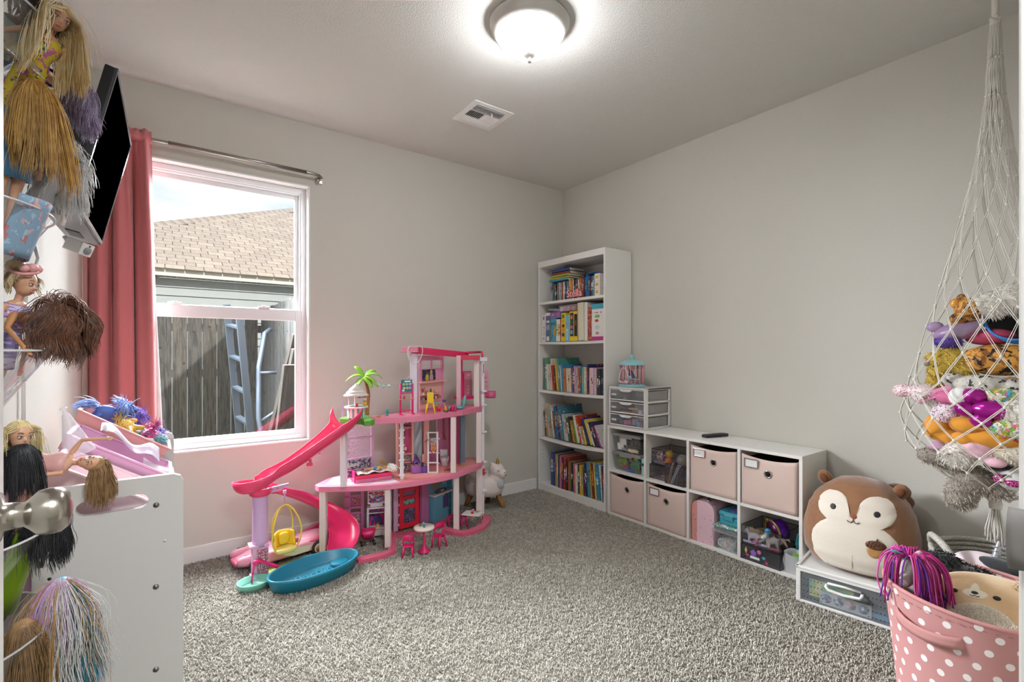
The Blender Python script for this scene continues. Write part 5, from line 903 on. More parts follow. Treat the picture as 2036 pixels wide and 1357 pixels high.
obj('worktop',wmb(A,B).box(-.002,w*.78,0,.056,.185,.193),dwh,kt,bevel=.001); obj('pass_window',wmb(A,B).box(.025,.095,.008,.010,.215,.325),mat('niche_grey','#8d8179',.7),kt); obj('oven_door',wmb(A,B).box(.09,.142,.045,.048,.09,.17),PL('oven_plum','#4b3f6e'),kt,bevel=.001); obj('oven_handle',wmb(A,B).box(.105,.127,.048,.052,.174,.180),m_blk,kt); obj('open_shelf',wmb(A,B).box(.148,w*.76,.044,.046,.03,.18),PL('shelf_dark_teal','#2f6b80'),kt); obj('shelf_board',wmb(A,B).box(.148,w*.76,.04,.05,.07,.075).box(.148,w*.76,.04,.05,.12,.125),sky,kt); obj('fridge_door',wmb(A,B).box(w*.79,w-.004,.05,.053,.025,.20).box(w*.79,w-.004,.05,.053,.205,Hg-.01),ply,kt,bevel=.001); obj('fridge_print',wmb(A,B).box(w*.88,w-.008,.053,.0535,.22,Hg-.02),spots('fridge_print','#26363c',['#c9d0c9','#5f8a6a'],70,.52),kt); obj('fridge_handle',wmb(A,B).box(w*.81,w*.82,.053,.058,.19,.22),m_blk,kt)
kp=wmb(A,B); 
for k in range(8): kp.tube([(.115+.006*k,.012,.23),(.125+.006*k,.012,.29)],.0018,4).tube([(.125+.005*k,.012,.23),(.115+.005*k,.012,.30)],.0018,4)
obj('plate_rack',kp,ply,kt)
one('cooking_pot',MB().lathe([(0,0),(.015,0),(.017,.004),(.017,.020),(.015,.021),(.015,.003),(0,.003)],n=18),PL('pot_grey','#8a8583'),'small grey toy pot on the dollhouse kitchen worktop','pot',(1.490,2.792,.1935)); one('cooking_pot',MB().lathe([(0,0),(.012,0),(.014,.004),(.014,.012),(.012,.013),(0,.011)],n=18),PL('pot_dark','#5f5a5c'),'low dark toy pan left of the grey pot on the dollhouse worktop','pot',(1.462,2.779,.1935)); one('toy_kettle',MB().ell((0,0,.008),(.009,.009,.009)).tube([(.006,0,.014),(0,0,.022),(-.006,0,.014)],.0015,5),m_blk,'black toy kettle right of the pots on the dollhouse worktop','kettle',(1.518,2.802,.1935))
# green play deck with palm on top of the house
obj('deck',MB().prism([(x-OX,y-OY) for x,y in [(.955,2.535),(.985,2.62),(.97,2.715),(.87,2.72),(.81,2.695),(.845,2.635),(.888,2.57),(.885,2.51),(.915,2.495)]],.706,.735,'xy'),PL('deck_green','#5f9c3e'),dh,bevel=.004); obj('deck_top',MB().prism([(x-OX,y-OY) for x,y in [(.952,2.54),(.98,2.62),(.965,2.71),(.87,2.715),(.817,2.693),(.85,2.637),(.893,2.572),(.89,2.513),(.915,2.5)]],.735,.738,'xy'),mat('deck_lime','#7cc05a',.6,bump=(300,.5)),dh)
# ================================================================= SLIDE, SWING, POOL, CAR AND DOLLHOUSE FURNISHINGS
def catmull(P,n=6):
    P=[Vector(p) for p in P]; out=[]
    for i in range(len(P)-1):
        a=P[max(i-1,0)];b=P[i];c=P[i+1];d=P[min(i+2,len(P)-1)]
        for k in range(n):
            t=k/n; out.append(.5*((2*b)+(c-a)*t+(2*a-5*b+4*c-d)*t*t+(3*b-a-3*c+d)*t**3))
    out.append(P[-1]); return out
def chute(P,W,Hh,n=6,nv=10):
    C=catmull(P,n); N=len(C)
    def lerp(A,t): 
        x=t*(len(A)-1); i=min(int(x),len(A)-2); return A[i]+(A[i+1]-A[i])*(x-i)
    nrm=[]
    for i in range(N):
        t=C[min(i+1,N-1)]-C[max(i-1,0)]; t.z=0
        nn=Vector((-t.y,t.x,0)); nrm.append(nn.normalized())
    def fn(u,v):
        i=min(int(round(u*(N-1))),N-1); q=2*v-1; w=lerp(W,u); h=lerp(Hh,u)
        s=math.copysign(1-(1-abs(q))**1.0,q)
        ang=q*PI*.5*.98
        return C[i]+nrm[i]*(w/2*math.copysign(abs(math.sin(ang))**.8,q))+Vector((0,0,h*(1-math.cos(ang))))
    return MB().sheet(fn,N-1,nv,.0035)
sl_=thing('toy_slide','magenta spiral toy slide with lilac column beside the dollhouse','slide',(.409,2.617,0)); SX,SY=.409,2.617
def sloc(P): return [(x-SX,y-SY,z) for x,y,z in P]
m_sl=mat('slide_magenta','#e43a66',.3,sss=0)
obj('chute',chute(sloc([(.838,2.640,.702),(.778,2.592,.658),(.66,2.582,.578),(.55,2.588,.512),(.47,2.60,.470),(.41,2.590,.440),(.362,2.60,.425),(.342,2.635,.420),(.365,2.675,.415),(.42,2.69,.408)]),[.17,.15,.112,.095,.095,.095,.095,.095,.09,.085],[.095,.080,.072,.066,.062,.062,.062,.06,.05,.045]),m_sl,sl_)
obj('chute',chute(sloc([(.40,2.685,.408),(.48,2.695,.385),(.56,2.715,.345),(.65,2.772,.285),(.74,2.812,.215),(.805,2.785,.150),(.838,2.735,.098),(.832,2.675,.062),(.805,2.62,.044),(.775,2.58,.040)]),[.085,.085,.095,.11,.135,.155,.16,.155,.145,.13],[.045,.042,.045,.048,.052,.056,.056,.05,.04,.028]),mat('slide_hot_pink','#e6356f',.28),sl_)
obj('joint_clip',MB().box(.622-SX,.636-SX,2.568-SY,2.577-SY,.535,.60).box(.612-SX,.64-SX,2.566-SY,2.578-SY,.522,.538).box(.672-SX,.678-SX,2.57-SY,2.576-SY,.575,.615),m_sl,sl_,bevel=.002)
obj('column',MB().lathe([(0,.16),(.037,.16),(.035,.19),(.034,.42),(.036,.425),(0,.425)],n=28),PL('column_lilac','#c9a3cb'),sl_); obj('collar',MB().lathe([(.036,.40),(.046,.405),(.052,.425),(.048,.438)],n=28),m_sl,sl_)
obj('column_box',MB().box(-.036,.033,-.03,.03,.012,.165).box(-.05,.036,-.034,.034,.158,.172),PL('column_pink_lilac','#d5a9c6'),sl_,bevel=.003); obj('floral_panel',MB().box(-.018,.030,-.0325,-.0305,.03,.15),spots('floral_print','#8f9190',['#3f5f4a','#c2406a','#d9d4d0','#a04a70'],85,.52),sl_)
obj('foot',MB().box(-.042,.04,-.045,.038,.004,.02),PL('column_pink_lilac'),sl_,bevel=.004)
obj('swing_arm',MB().prism([(.03,.402),(.03,.430),(.128,.441),(.130,.434),(.095,.412)],-.005,.005,'xz'),lil,sl_,bevel=.0015)
obj('arm_hole',MB().box(.045,.062,-.0056,.0056,.417,.424).box(.072,.082,-.0056,.0056,.418,.428).box(.09,.098,-.0056,.0056,.424,.430),m_sl,sl_,bevel=.003); obj('bracket',MB().ell((.075,.03,.402),(.03,.02,.012)).ell((.05,.03,.408),(.02,.015,.012)),m_sl,sl_)
# hanging egg swing
sw_=thing('toy_swing','yellow egg shaped toy swing seat hanging from the lilac arm of the slide','swing',(.519,2.617,0),R(8)); yl2=PL('swing_yellow','#e3c94f')
def egg(rx,ty,tz0=.095,tz1=.335,n=28): return [(rx*math.sin(a)*(1-.18*math.cos(a)),ty*(1-math.cos(a)**2)*1.0+ty*.3*math.sin(a/2)**2,(tz0+tz1)/2+(tz1-tz0)/2*math.cos(a)) for a in [2*PI*k/n for k in range(n)]]
obj('hoop',MB().tube(egg(.068,-.030),.0042,8,closed=True),yl2,sw_); obj('hoop',MB().tube([(.050*math.sin(a)*(1-.1*math.cos(a)),.036*abs(math.sin(a/2))**.7,.225+.105*math.cos(a)) for a in [PI*k/14-PI*.62 for k in range(18)]],.0036,8),yl2,sw_)
obj('hanger',MB().tube([(0,0,.343),(.005,0,.349),(0,0,.355),(-.005,0,.349)],.0022,6,closed=True).tube([(0,0,.355),(0,0,.405)],.003,6).box(-.007,.007,-.004,.004,.392,.407),lil,sw_)
obj('seat_back',MB().sheet(lambda u,v:(-.044+.088*u,.028-.030*abs(2*u-1)**2.5-.012*(1-v),.128+.075*v*(1-.08*abs(2*u-1)**3)),16,8,.008),yel,sw_); obj('back_cushion',MB().ell((0,.010,.165),(.026,.008,.03),None,16,10,.7),yel,sw_); obj('seat',MB().ell((0,-.008,.116),(.052,.036,.014),None,24,12,.6),PL('seat_pale_yellow','#e6d67a'),sw_)
# pool, basins and lawn
pl=PL('pool_teal','#1f7f99')
po=thing('toy_pool','oval teal plastic toy pool lying on the carpet in front of the slide','pool',(.625,2.458,.004),R(14)); po.scale=(1,1,1.35)
def oval(a,b,z,n=40,sq=1.0): return [(a*math.copysign(abs(math.cos(t))**sq,math.cos(t)),b*math.copysign(abs(math.sin(t))**sq,math.sin(t)),z) for t in [2*PI*k/n for k in range(n)]]
def loft(rings,cap0=True,cap1=True):
    mb=MB(); n=len(rings[0]); v=[p for r_ in rings for p in r_]; f=[]
    for j in range(len(rings)-1):
        for i in range(n): k=(i+1)%n; f.append((j*n+i,j*n+k,(j+1)*n+k,(j+1)*n+i))
    if cap0: f.append(tuple(range(n))[::-1])
    if cap1: f.append(tuple((len(rings)-1)*n+i for i in range(n)))
    return mb.add(v,f,True)
obj('shell',loft([oval(.195,.098,.0),oval(.205,.107,.004),oval(.222,.121,.038),oval(.226,.125,.042),oval(.226,.125,.047),oval(.218,.117,.049),oval(.212,.112,.046),oval(.203,.103,.012),oval(.196,.097,.008)]),pl,po); 
obj('inner_step',loft([[(.140+.048*x/.1,.022+.040*y/.1,z) for x,y,z in oval(.1,.1,.008,20)],[(.140+.045*x/.1,.022+.037*y/.1,z) for x,y,z in oval(.1,.1,.018,20)],[(.140+.040*x/.1,.022+.032*y/.1,z) for x,y,z in oval(.1,.1,.020,20)]]),pl,po)
tm=MB(); tm.text('Barbie',.075,.0016,Matrix.Translation((-.01,.01,.009)),shear=.35); obj('raised_lettering',tm,PL('pool_lettering','#2a93ae'),po)
t=one('toy_basin',loft([oval(.068,.055,0,28),oval(.075,.062,.03,28),oval(.077,.064,.034,28),oval(.070,.057,.033,28),oval(.066,.053,.008,28)]),PL('mint_plastic','#86cdb8'),'small mint green toy basin at the foot of the lilac column','basin',(.372,2.520,.004),R(10))
one('toy_lawn',loft([[(x,y,0) for x,y,z in oval(.25,.085,0,30,.9)],[(x*.98,y*.97,.006) for x,y,z in oval(.25,.085,0,30,.9)]]),mat('lawn_lime','#93a93c',.6,bump=(250,.5)),'lime green leaf shaped toy lawn plate between the pool and the pink car','lawn plate',(.600,2.640,.003),R(6))
t=thing('small_toy_slide','tiny hot pink toy slide with ladder standing in the mint basin','slide',(.392,2.553,.006),R(-4)); obj('chute',MB().sheet(lambda u,v:(-.012+.10*u,-.014+.028*v,.098-.062*max(0,u-.18)**.9+.012*(2*v-1)**2),14,6,.003),pk3,t); obj('hood',MB().ell((-.008,0,.098),(.018,.016,.014),None,14,8),pk3,t); ld=MB()
for y in (-.012,.012): ld.tube([(-.018,y,.09),(-.03,y,.0)],.0028,6)
for k in range(4): ld.cyl((-.0195-.0026*k,-.012,.075-.019*k),(-.0195-.0026*k,.012,.075-.019*k),.0022,n=6)
obj('ladder',ld,pk3,t)
# pink convertible
car=thing('toy_car','pale pink convertible toy car with bronze wheels parked behind the slide by the wall','car',(.548,2.795,.004),R(8)); cp=PL('car_pink','#d494a6'); Lc=.228
def csec(s):  # s: 0 front .. 1 tail ; returns half width, top height, belly height
    w=.088*min(1,(.55+1.6*s)) if s<.28 else .088 if s<.8 else .088-.05*(s-.8)**1.3*3
    top=[.052,.068,.080,.086,.087,.086,.088,.090,.088,.080,.066][min(int(s*10),10)]; nx=[.052,.068,.080,.086,.087,.086,.088,.090,.088,.080,.066][min(int(s*10)+1,10)]; f=s*10-int(s*10); top=top+(nx-top)*f
    return w,top,.018+.012*max(0,.12-s)*6+.016*max(0,s-.9)*6
def cring(s,n=28):
    w,tp,bz=csec(s); x=-Lc+2*Lc*s; o=[]
    for k in range(n):
        a=2*PI*k/n; ca,sa=math.cos(a),math.sin(a); y=w*math.copysign(abs(ca)**.42,ca); h=(tp-bz)/2; z=(tp+bz)/2+h*math.copysign(abs(sa)**.55,sa)
        if sa>0 and abs(ca)>.75 and s<.42: z+=.006*(1-s*2)
        o.append((x-(.012*abs(ca) if s<.02 else 0)*0+.012*(abs(y)/.09)**2*(1 if s<.1 else 0),y,z))
    return o
obj('body',loft([cring(s) for s in [0,.015,.04,.08,.13,.2,.28,.36,.45,.55,.65,.75,.85,.92,.97,1.0]]),cp,car)
obj('cockpit',MB().box(-.045,.075,-.066,.066,.07,.0885),PL('cockpit_rose','#8f4a62'),car,bevel=.012); obj('seat',MB().box(.03,.06,-.058,-.008,.07,.108).box(.03,.06,.008,.058,.07,.108),PL('seat_pink','#c76f8c'),car,bevel=.008,seg=3); obj('steering_wheel',MB().tube([(-.012+.004*math.sin(a),.03+.016*math.cos(a),.100+.015*math.sin(a)) for a in [2*PI*k/16 for k in range(16)]],.002,5,closed=True),PL('steer_pink','#dba4b6'),car)
obj('windscreen_frame',MB().tube([(-.048,-.062,.086),(-.036,-.056,.115),(-.036,.056,.115),(-.048,.062,.086)],.003,6),PL('steer_pink'),car)
[obj('tail_fin',MB().prism([(.10,.082),(.218,.112),(.231,.108),(.229,.07),(.12,.07)],y_-.01,y_+.01,'xz'),PL('fin_pink','#d0607f'),car,bevel=.006,seg=3) for y_ in (-.076,.076)]; obj('rear_deck',MB().ell((.15,0,.082),(.09,.07,.014),None,20,10,.8),cp,car)
for y in (-.062,.062): obj('fender',MB().ell((-.165,y,.062),(.075,.024,.026),None,20,12,.8),cp,car); obj('fender_vent',MB().box(-.205,-.165,y-.003,y+.003,.082,.0895),PL('vent_brown','#6a4a48'),car,bevel=.002)
obj('grille',MB().ell((-.232,0,.045),(.012,.05,.012),None,16,10,.7),PL('fin_pink'),car); obj('side_cove',MB().add([(-.03,-.0895,.046),(.02,-.0905,.030),(.10,-.0905,.034),(.115,-.0895,.062),(.04,-.0895,.070),(-.01,-.0895,.058)],[(0,1,2,3,4,5)]).add([(-.03,-.0885,.046),(.02,-.0885,.030),(.10,-.0885,.034),(.115,-.0885,.062)],[(3,2,1,0)]),PL('cove_cream','#d2cdbf'),car)
for x in (-.150,.155):
    for y in (-.082,.082):
        sg=-1 if y<0 else 1; wh=obj('wheel',MB().tube([(x,y-sg*.022,.033),(x,y+sg*.006,.033),(x,y+sg*.010,.033)],[.033,.033,.029],24),mat('tyre','#242224',.7),car); obj('whitewall',MB().cyl((x,y+sg*.0095,.033),(x,y+sg*.0118,.033),.0265,n=24),PL('cove_cream'),wh); obj('hub',MB().cyl((x,y+sg*.0118,.033),(x,y+sg*.0135,.033),.019,n=24).ell((x,y+sg*.0135,.033),(.007,.005,.007)),mat('toy_bronze_hub','#a06a50',.4,.4),wh)
        obj('wheel_arch',MB().cyl((x,y+sg*.0055,.037),(x,y+sg*.0075,.037),.040,n=24),mat('arch_dark','#3a2f34',.8),car)
# ---- on the top storey
Z2T=Z2+.0005
t=thing('toy_palm','toy palm tree with bright green fronds and brown trunk on the green deck','palm tree',(.950,2.680,.742)); obj('trunk',MB().tube(catmull([(.008,0,0),(.012,0,.06),(.016,0,.12),(.006,0,.17),(-.008,0,.215)],5),[.0135-.0003*k for k in range(21)],10),PL('trunk_brown','#9c6a3c'),t)
fm=PL('frond_green','#8cc23a')
for a,l,dr,up in [(R(160),.10,.06,.02),(R(-18),.10,.05,.025),(R(205),.075,.08,.0),(R(-45),.085,.075,.01),(R(115),.075,.0,.035),(R(-70),.07,.06,.0),(R(20),.085,.02,.03)]:
    def fr(u,v,a=a,l=l,dr=dr,up=up):
        w=.021*math.sin(PI*min(1,u*.93+.05))**.7*(2*v-1); x=l*u; z=.220+up*math.sin(PI*u*.6)*1.6-dr*u*u-abs(w)*.35
        return (-.008+x*math.cos(a)-w*math.sin(a),x*math.sin(a)+w*math.cos(a),z)
    obj('frond',MB().sheet(fr,10,6,.004),fm,t)
t=thing('toy_tiki_bar','little round toy tiki bar with thatched roof on the green deck','bar',(.886,2.642,.7385)); mint=PL('bar_mint','#62b597'); cw=PL('bar_white','#e0e2e0')
for k in range(24):
    a0=2*PI*k/24; obj('counter_panel',MB().lathe([(.047,0),(.049,.054)],n=1,a0=a0,a1=a0+2*PI/24).lathe([(.043,0),(.045,.054)],n=1,a0=a0,a1=a0+2*PI/24),mint if k%2 else cw,t)
obj('counter_top',MB().lathe([(.038,.053),(.062,.053),(.063,.058),(.062,.062),(.040,.062)],n=32),cw,t)
for a in (R(200),R(245),R(320),R(80)): obj('post',MB().cyl((.050*math.cos(a),.050*math.sin(a),.06),(.050*math.cos(a),.050*math.sin(a),.135),.0034,n=8),cw,t)
th=mat('thatch_cream','#d9cfc8',.85,bump=(200,.8)); te=mat('thatch_edge','#8a7268',.9)
for (r0,r1,z0,z1) in [(.066,.040,.122,.142),(.052,.026,.138,.158),(.038,.0,.154,.186)]: obj('thatch_tier',MB().lathe([(r0-.002,z0-.003)]+[(r0,z0)]+[(r1,z1)],n=20),th,t,solid=.003); obj('thatch_edge',MB().lathe([(r0*.96,z0-.004),(r0*1.0,z0-.0025)],n=20),te,t)
tb=MB(); tb.text('TIKI BAR',.0155,.0006,Matrix.Translation((.013,-.052,.115))@Matrix.Rotation(R(18),4,'Z')@Matrix.Rotation(R(90),4,'X'),bold=.0006); obj('sign_lettering',tb,PL('sign_brown_red','#6f2f2a'),t)
one('toy_cup',MB().cyl((0,0,0),(0,0,.02),.0055,.007,n=14),PL('cup_red','#d23a3c'),'tiny red cup on the counter of the toy tiki bar','cup',(.874,2.595,.8008)); t=thing('toy_pineapple','tiny yellow pineapple on the counter of the toy tiki bar','pineapple',(.922,2.609,.8008)); obj('fruit',MB().ell((0,0,.013),(.011,.011,.013)),PL('pineapple_yellow','#e0a92c'),t); obj('leaves',MB().cyl((0,0,.024),(0,0,.036),.006,.001,n=6).cyl((.002,0,.024),(.010,0,.034),.003,.0005,n=5).cyl((-.002,0,.024),(-.010,0,.034),.003,.0005,n=5),PL('leaf_grey_green','#6f9a82'),t)
one('toy_surfboard',MB().ell((0,0,.041),(.007,.0025,.041),None,14,14),PL('surf_lilac','#a99bc4'),'small lilac surfboard standing on the green deck at the slide top','surfboard',(.826,2.690,.7385),R(30))
t=thing('lantern_string','string of three mint toy lanterns from the palm to the white column','lantern string',(0,0,0)); lp=catmull([(.985,2.645,.945),(1.02,2.64,.925),(1.06,2.635,.918),(1.11,2.63,.918),(1.16,2.625,.93),(1.195,2.62,.965)],5); obj('cord',MB().tube(lp,.0013,5),PL('cord_mint','#b9d3d0'),t)
for x,y,z in [(1.010,2.642,.914),(1.038,2.638,.903),(1.072,2.635,.904)]: obj('lantern',MB().ell((x,y,z),(.0105,.0105,.0095)),PL('lantern_mint','#a9d3cd'),t)
t=thing('menu_stand','magenta toy stand with teal menu board and wooden counter on the top storey','stand',(1.155,2.585,Z2T),R(-6)); 
for x in (-.036,.036): obj('leg',MB().cyl((x,0,0),(x,0,.175),.0052,n=10).box(x-.006,x+.006,-.02,.012,0,.008),pk3,t)
obj('cross_bar',MB().box(-.036,.036,-.003,.003,.020,.025).box(-.036,.036,-.003,.003,.118,.125),pk3,t); mbd=obj('menu_board',MB().box(-.032,.032,-.006,.0,.128,.198),PL('board_teal','#2f7880'),t,bevel=.001)
for (x,z,r,h) in [(-.018,.172,.008,'#c9c48a'),(.0,.172,.008,'#9fc0a0'),(.019,.172,.008,'#b9a9cf'),(-.016,.150,.008,'#d9c9a0'),(.002,.150,.008,'#d9b08a'),(.019,.150,.008,'#c9a0b9')]: obj('menu_picture',MB().cyl((x,-.0062,z),(x,-.0070,z),r,n=14),PL('menu_'+h[1:],h),mbd)
obj('menu_title',MB().box(-.014,.022,-.0070,-.0062,.184,.193).box(-.028,-.014,-.0070,-.0062,.132,.142),PL('board_white','#dfe3e0'),mbd); obj('counter',MB().box(-.045,.042,-.022,.004,.086,.090),PL('counter_wood','#b98a5a'),t,bevel=.001)
one('toy_cup',MB().cyl((0,0,0),(0,0,.016),.005,.006,n=12),PL('cup_red'),'tiny red cup on the wooden counter of the magenta menu stand','cup',(1.138,2.577,Z2T+.0905))
one('toy_bottle',MB().lathe([(0,0),(.009,0),(.009,.004),(.004,.006),(.004,.012),(.0085,.014),(.0085,.036),(.006,.040),(0,.041)],n=16),PL('bottle_teal','#3f9f9c'),'teal toy blender bottle on the pink top storey beside the deck','bottle',(1.046,2.600,Z2T)); one('toy_goldfish',MB().ell((0,0,.004),(.012,.005,.004)).ell((.014,.002,.003),(.006,.003,.002)),PL('fish_orange','#e09a2c'),'tiny orange toy piece lying at the edge of the green deck','toy',(.985,2.57,Z2T),.3)
def seat4(name,label,loc,rz,m,sw=.02,sh=.055,bh=.05,leg=.004,spl=.008,back='panel',s=1,group=None):
    t=thing(name,label,'chair',loc,rz,group); t.scale=(s,s,s)
    obj('seat',MB().box(-sw,sw,-sw,sw,sh-.004,sh+.004),m,t,bevel=.004,seg=3)
    for x in (-1,1):
        for y in (-1,1): obj('leg',MB().cyl((x*(sw-.004),y*(sw-.004),sh-.003),(x*(sw-.002+spl),y*(sw-.002+spl),0),leg*1.25,leg*.85,n=8),m,t)
    if back=='panel': obj('backrest',MB().box(-sw*.95,sw*.95,sw-.005,sw+.002,sh,sh+bh),m,t,bevel=.004,seg=3)
    if back=='arc':
        A_=[PI*k/16*1.15-PI*.075 for k in range(17)]
        obj('backrest',MB().sheet(lambda u,v:((sw+.006)*math.cos(PI*1.2*u-PI*.1),(sw+.006)*math.sin(PI*1.2*u-PI*.1),sh+.012+(.034+.018*math.sin(PI*u))*(.45+.55*v)*(0.55+.45*math.sin(PI*u))),18,4,.004),m,t)
        for a in (-.05,PI*1.05): obj('arm_support',MB().cyl(((sw+.003)*math.cos(a),(sw+.003)*math.sin(a),sh-.003),((sw+.006)*math.cos(a),(sw+.006)*math.sin(a),sh+.03),.004,n=6),m,t)
    return t
seat4('toy_chair','yellow toy chair with tall back seen from behind on the pink top storey',(1.292,2.560,Z2T),R(155),yel,.020,.060,.062,.0045,.009)
t=thing('toy_fire_pit','tiny toy fire pit with orange flame on the pink top storey','fire pit',(1.388,2.548,Z2T)); obj('stones',MB().ell((0,0,.005),(.017,.017,.007),None,12,6).ell((.008,.006,.009),.006,None,6,5).ell((-.009,-.004,.009),.006,None,6,5).ell((.002,-.012,.008),.006,None,6,5),PL('stone_brown','#6b4a33'),t); obj('flame',MB().lathe([(.008,.010),(.009,.018),(.004,.032),(0,.042)],n=10).lathe([(.006,.010),(.004,.024),(0,.030)],(.006,.003,0),8),PL('flame_orange','#e88a2c'),t)
one('toy_bowl',MB().lathe([(0,0),(.006,.0),(.012,.006),(.017,.013),(.015,.012),(.006,.004),(0,.003)],n=18),PL('bowl_violet','#7a5aa0'),'small violet toy bowl above the fire pit on a tan stand','bowl',(1.425,2.635,Z2T+.050)); one('toy_stand',MB().cyl((0,0,0),(0,0,.049),.004,n=8).cyl((0,0,0),(0,0,.003),.012,n=14),PL('stand_tan','#d2a07a'),'thin tan toy stand under the violet bowl on the top storey','stand',(1.425,2.635,Z2T))
t=thing('toy_grill','teal toy table with spread legs behind the yellow chair','table',(1.375,2.64,Z2T)); obj('top',MB().box(-.022,.022,-.014,.014,.044,.051),tealp,t,bevel=.003); 
for x in (-.014,.014): obj('leg',MB().cyl((x,0,.045),(x*1.3,0,0),.003,n=6),PL('stand_tan'),t)
one('toy_bucket',MB().lathe([(0,0),(.011,0),(.014,.026),(.012,.026),(.010,.004),(0,.004)],n=18),PL('bucket_red','#cf2f3f'),'red toy bucket standing by the wall of the top storey','bucket',(1.375,2.612,Z2T))
t=thing('toy_stool','magenta round toy stool on the top storey beside the teal chair','stool',(1.447,2.560,Z2T)); obj('seat',MB().lathe([(0,.028),(.016,.028),(.019,.025),(.019,.020),(0,.020)],n=18),pk3,t)
for k in range(5): a=2*PI*k/5; obj('leg',MB().cyl((.014*math.cos(a),.014*math.sin(a),.022),(.019*math.cos(a),.019*math.sin(a),0),.0055,n=6),pk3,t)
t=thing('toy_egg_chair','teal rounded toy lounge chair at the right of the top storey','chair',(1.527,2.605,Z2T),R(-30)); obj('shell',MB().ell((.016,0,.046),(.013,.028,.043),(0,R(12),0),20,14),tealp,t); obj('seat',MB().ell((-.010,0,.012),(.026,.024,.012)),tealp,t)
one('toy_ottoman',MB().lathe([(0,0),(.014,0),(.016,.006),(.016,.018),(.012,.023),(0,.024)],n=18),tealp,'small teal toy ottoman behind the magenta stool','ottoman',(1.452,2.61,Z2T))
one('bead_necklace',MB().tube(catmull([(1.195,2.565,1.128),(1.165,2.568,1.127),(1.157,2.57,1.10),(1.163,2.572,1.065),(1.185,2.577,1.035),(1.212,2.58,1.03),(1.235,2.575,1.055),(1.247,2.57,1.095),(1.243,2.572,1.128),(1.22,2.585,1.130)],5),.0026,6,closed=True),mat('bead_white','#d9d6d6',.4),'white bead necklace draped over the left end of the pink roof beam','necklace')
# ---- middle storey
Z1T=Z1+.0005
bd=thing('toy_bed','magenta toy bed on the middle storey','bed',(.985,2.685,Z1T),R(-6)); obj('base',MB().box(-.10,.10,-.062,.062,0,.020),PL('bed_pink','#d9719a'),bd,bevel=.004); obj('mattress_tray',MB().box(-.103,.103,-.065,.065,.018,.040),pk2,bd,bevel=.006); obj('headboard',MB().box(-.107,-.098,-.06,.06,.0,.065),pk3,bd,bevel=.004)
m_chev=mat('chevron_cloth','#e2dfd8',.85)
def chev(name):
    m=bpy.data.materials.new(name); m.use_nodes=True; nt=m.node_tree; p=nt.nodes['Principled BSDF']; L=nt.links.new; p.inputs['Roughness'].default_value=.85
    tc=node(nt,'ShaderNodeTexCoord'); sx=node(nt,'ShaderNodeSeparateXYZ'); L(tc.outputs['Object'],sx.inputs[0])
    a=node(nt,'ShaderNodeMath',operation='PINGPONG'); a.inputs[1].default_value=.011; L(sx.outputs[1],a.inputs[0]); b=node(nt,'ShaderNodeMath',operation='ADD'); L(a.outputs[0],b.inputs[0]); L(sx.outputs[0],b.inputs[1])
    w=node(nt,'ShaderNodeMath',operation='MULTIPLY'); w.inputs[1].default_value=1/.04; L(b.outputs[0],w.inputs[0]); f=node(nt,'ShaderNodeMath',operation='FRACT'); L(w.outputs[0],f.inputs[0])
    r=node(nt,'ShaderNodeValToRGB'); r.color_ramp.interpolation='CONSTANT'; cols=['e9e6df','e9e6df','8fb5b5','e9e6df','e9e6df','c96f88','e9e6df','c9b06a']
    for i,c in enumerate(cols):
        e=r.color_ramp.elements[i] if i<2 else r.color_ramp.elements.new(i/8); e.position=i/8; e.color=lin(c)
    L(f.outputs[0],r.inputs[0]); L(r.outputs[0],p.inputs['Base Color']); return m
m_chev=chev('zigzag_blanket')
one('toy_blanket',MB().sheet(lambda u,v:(-.088+.19*u,-.062+.115*v,.045+.007*math.sin(3*u+2*v)+.010*max(0,u-.7)*3*math.sin(6*v)**2+.004*math.sin(17*u)),30,18,.003),m_chev,'white zigzag patterned toy blanket crumpled on the magenta toy bed','blanket',(.985,2.685,Z1T),R(-6)); one('toy_pillow',MB().ell((0,0,0),(.024,.034,.015),None,18,12,.7),m_chev,'small zigzag patterned pillow propped at the foot of the toy bed','pillow',(1.088,2.635,Z1T+.058),(R(20),R(-55),R(20)))
m_skin=mat('doll_skin','#c9946f',.45); 
t=thing('small_toy_doll','small blond toy doll in yellow top lying on the zigzag blanket','doll',(.94,2.672,Z1T+.062),(R(90),R(2),R(84)),None)
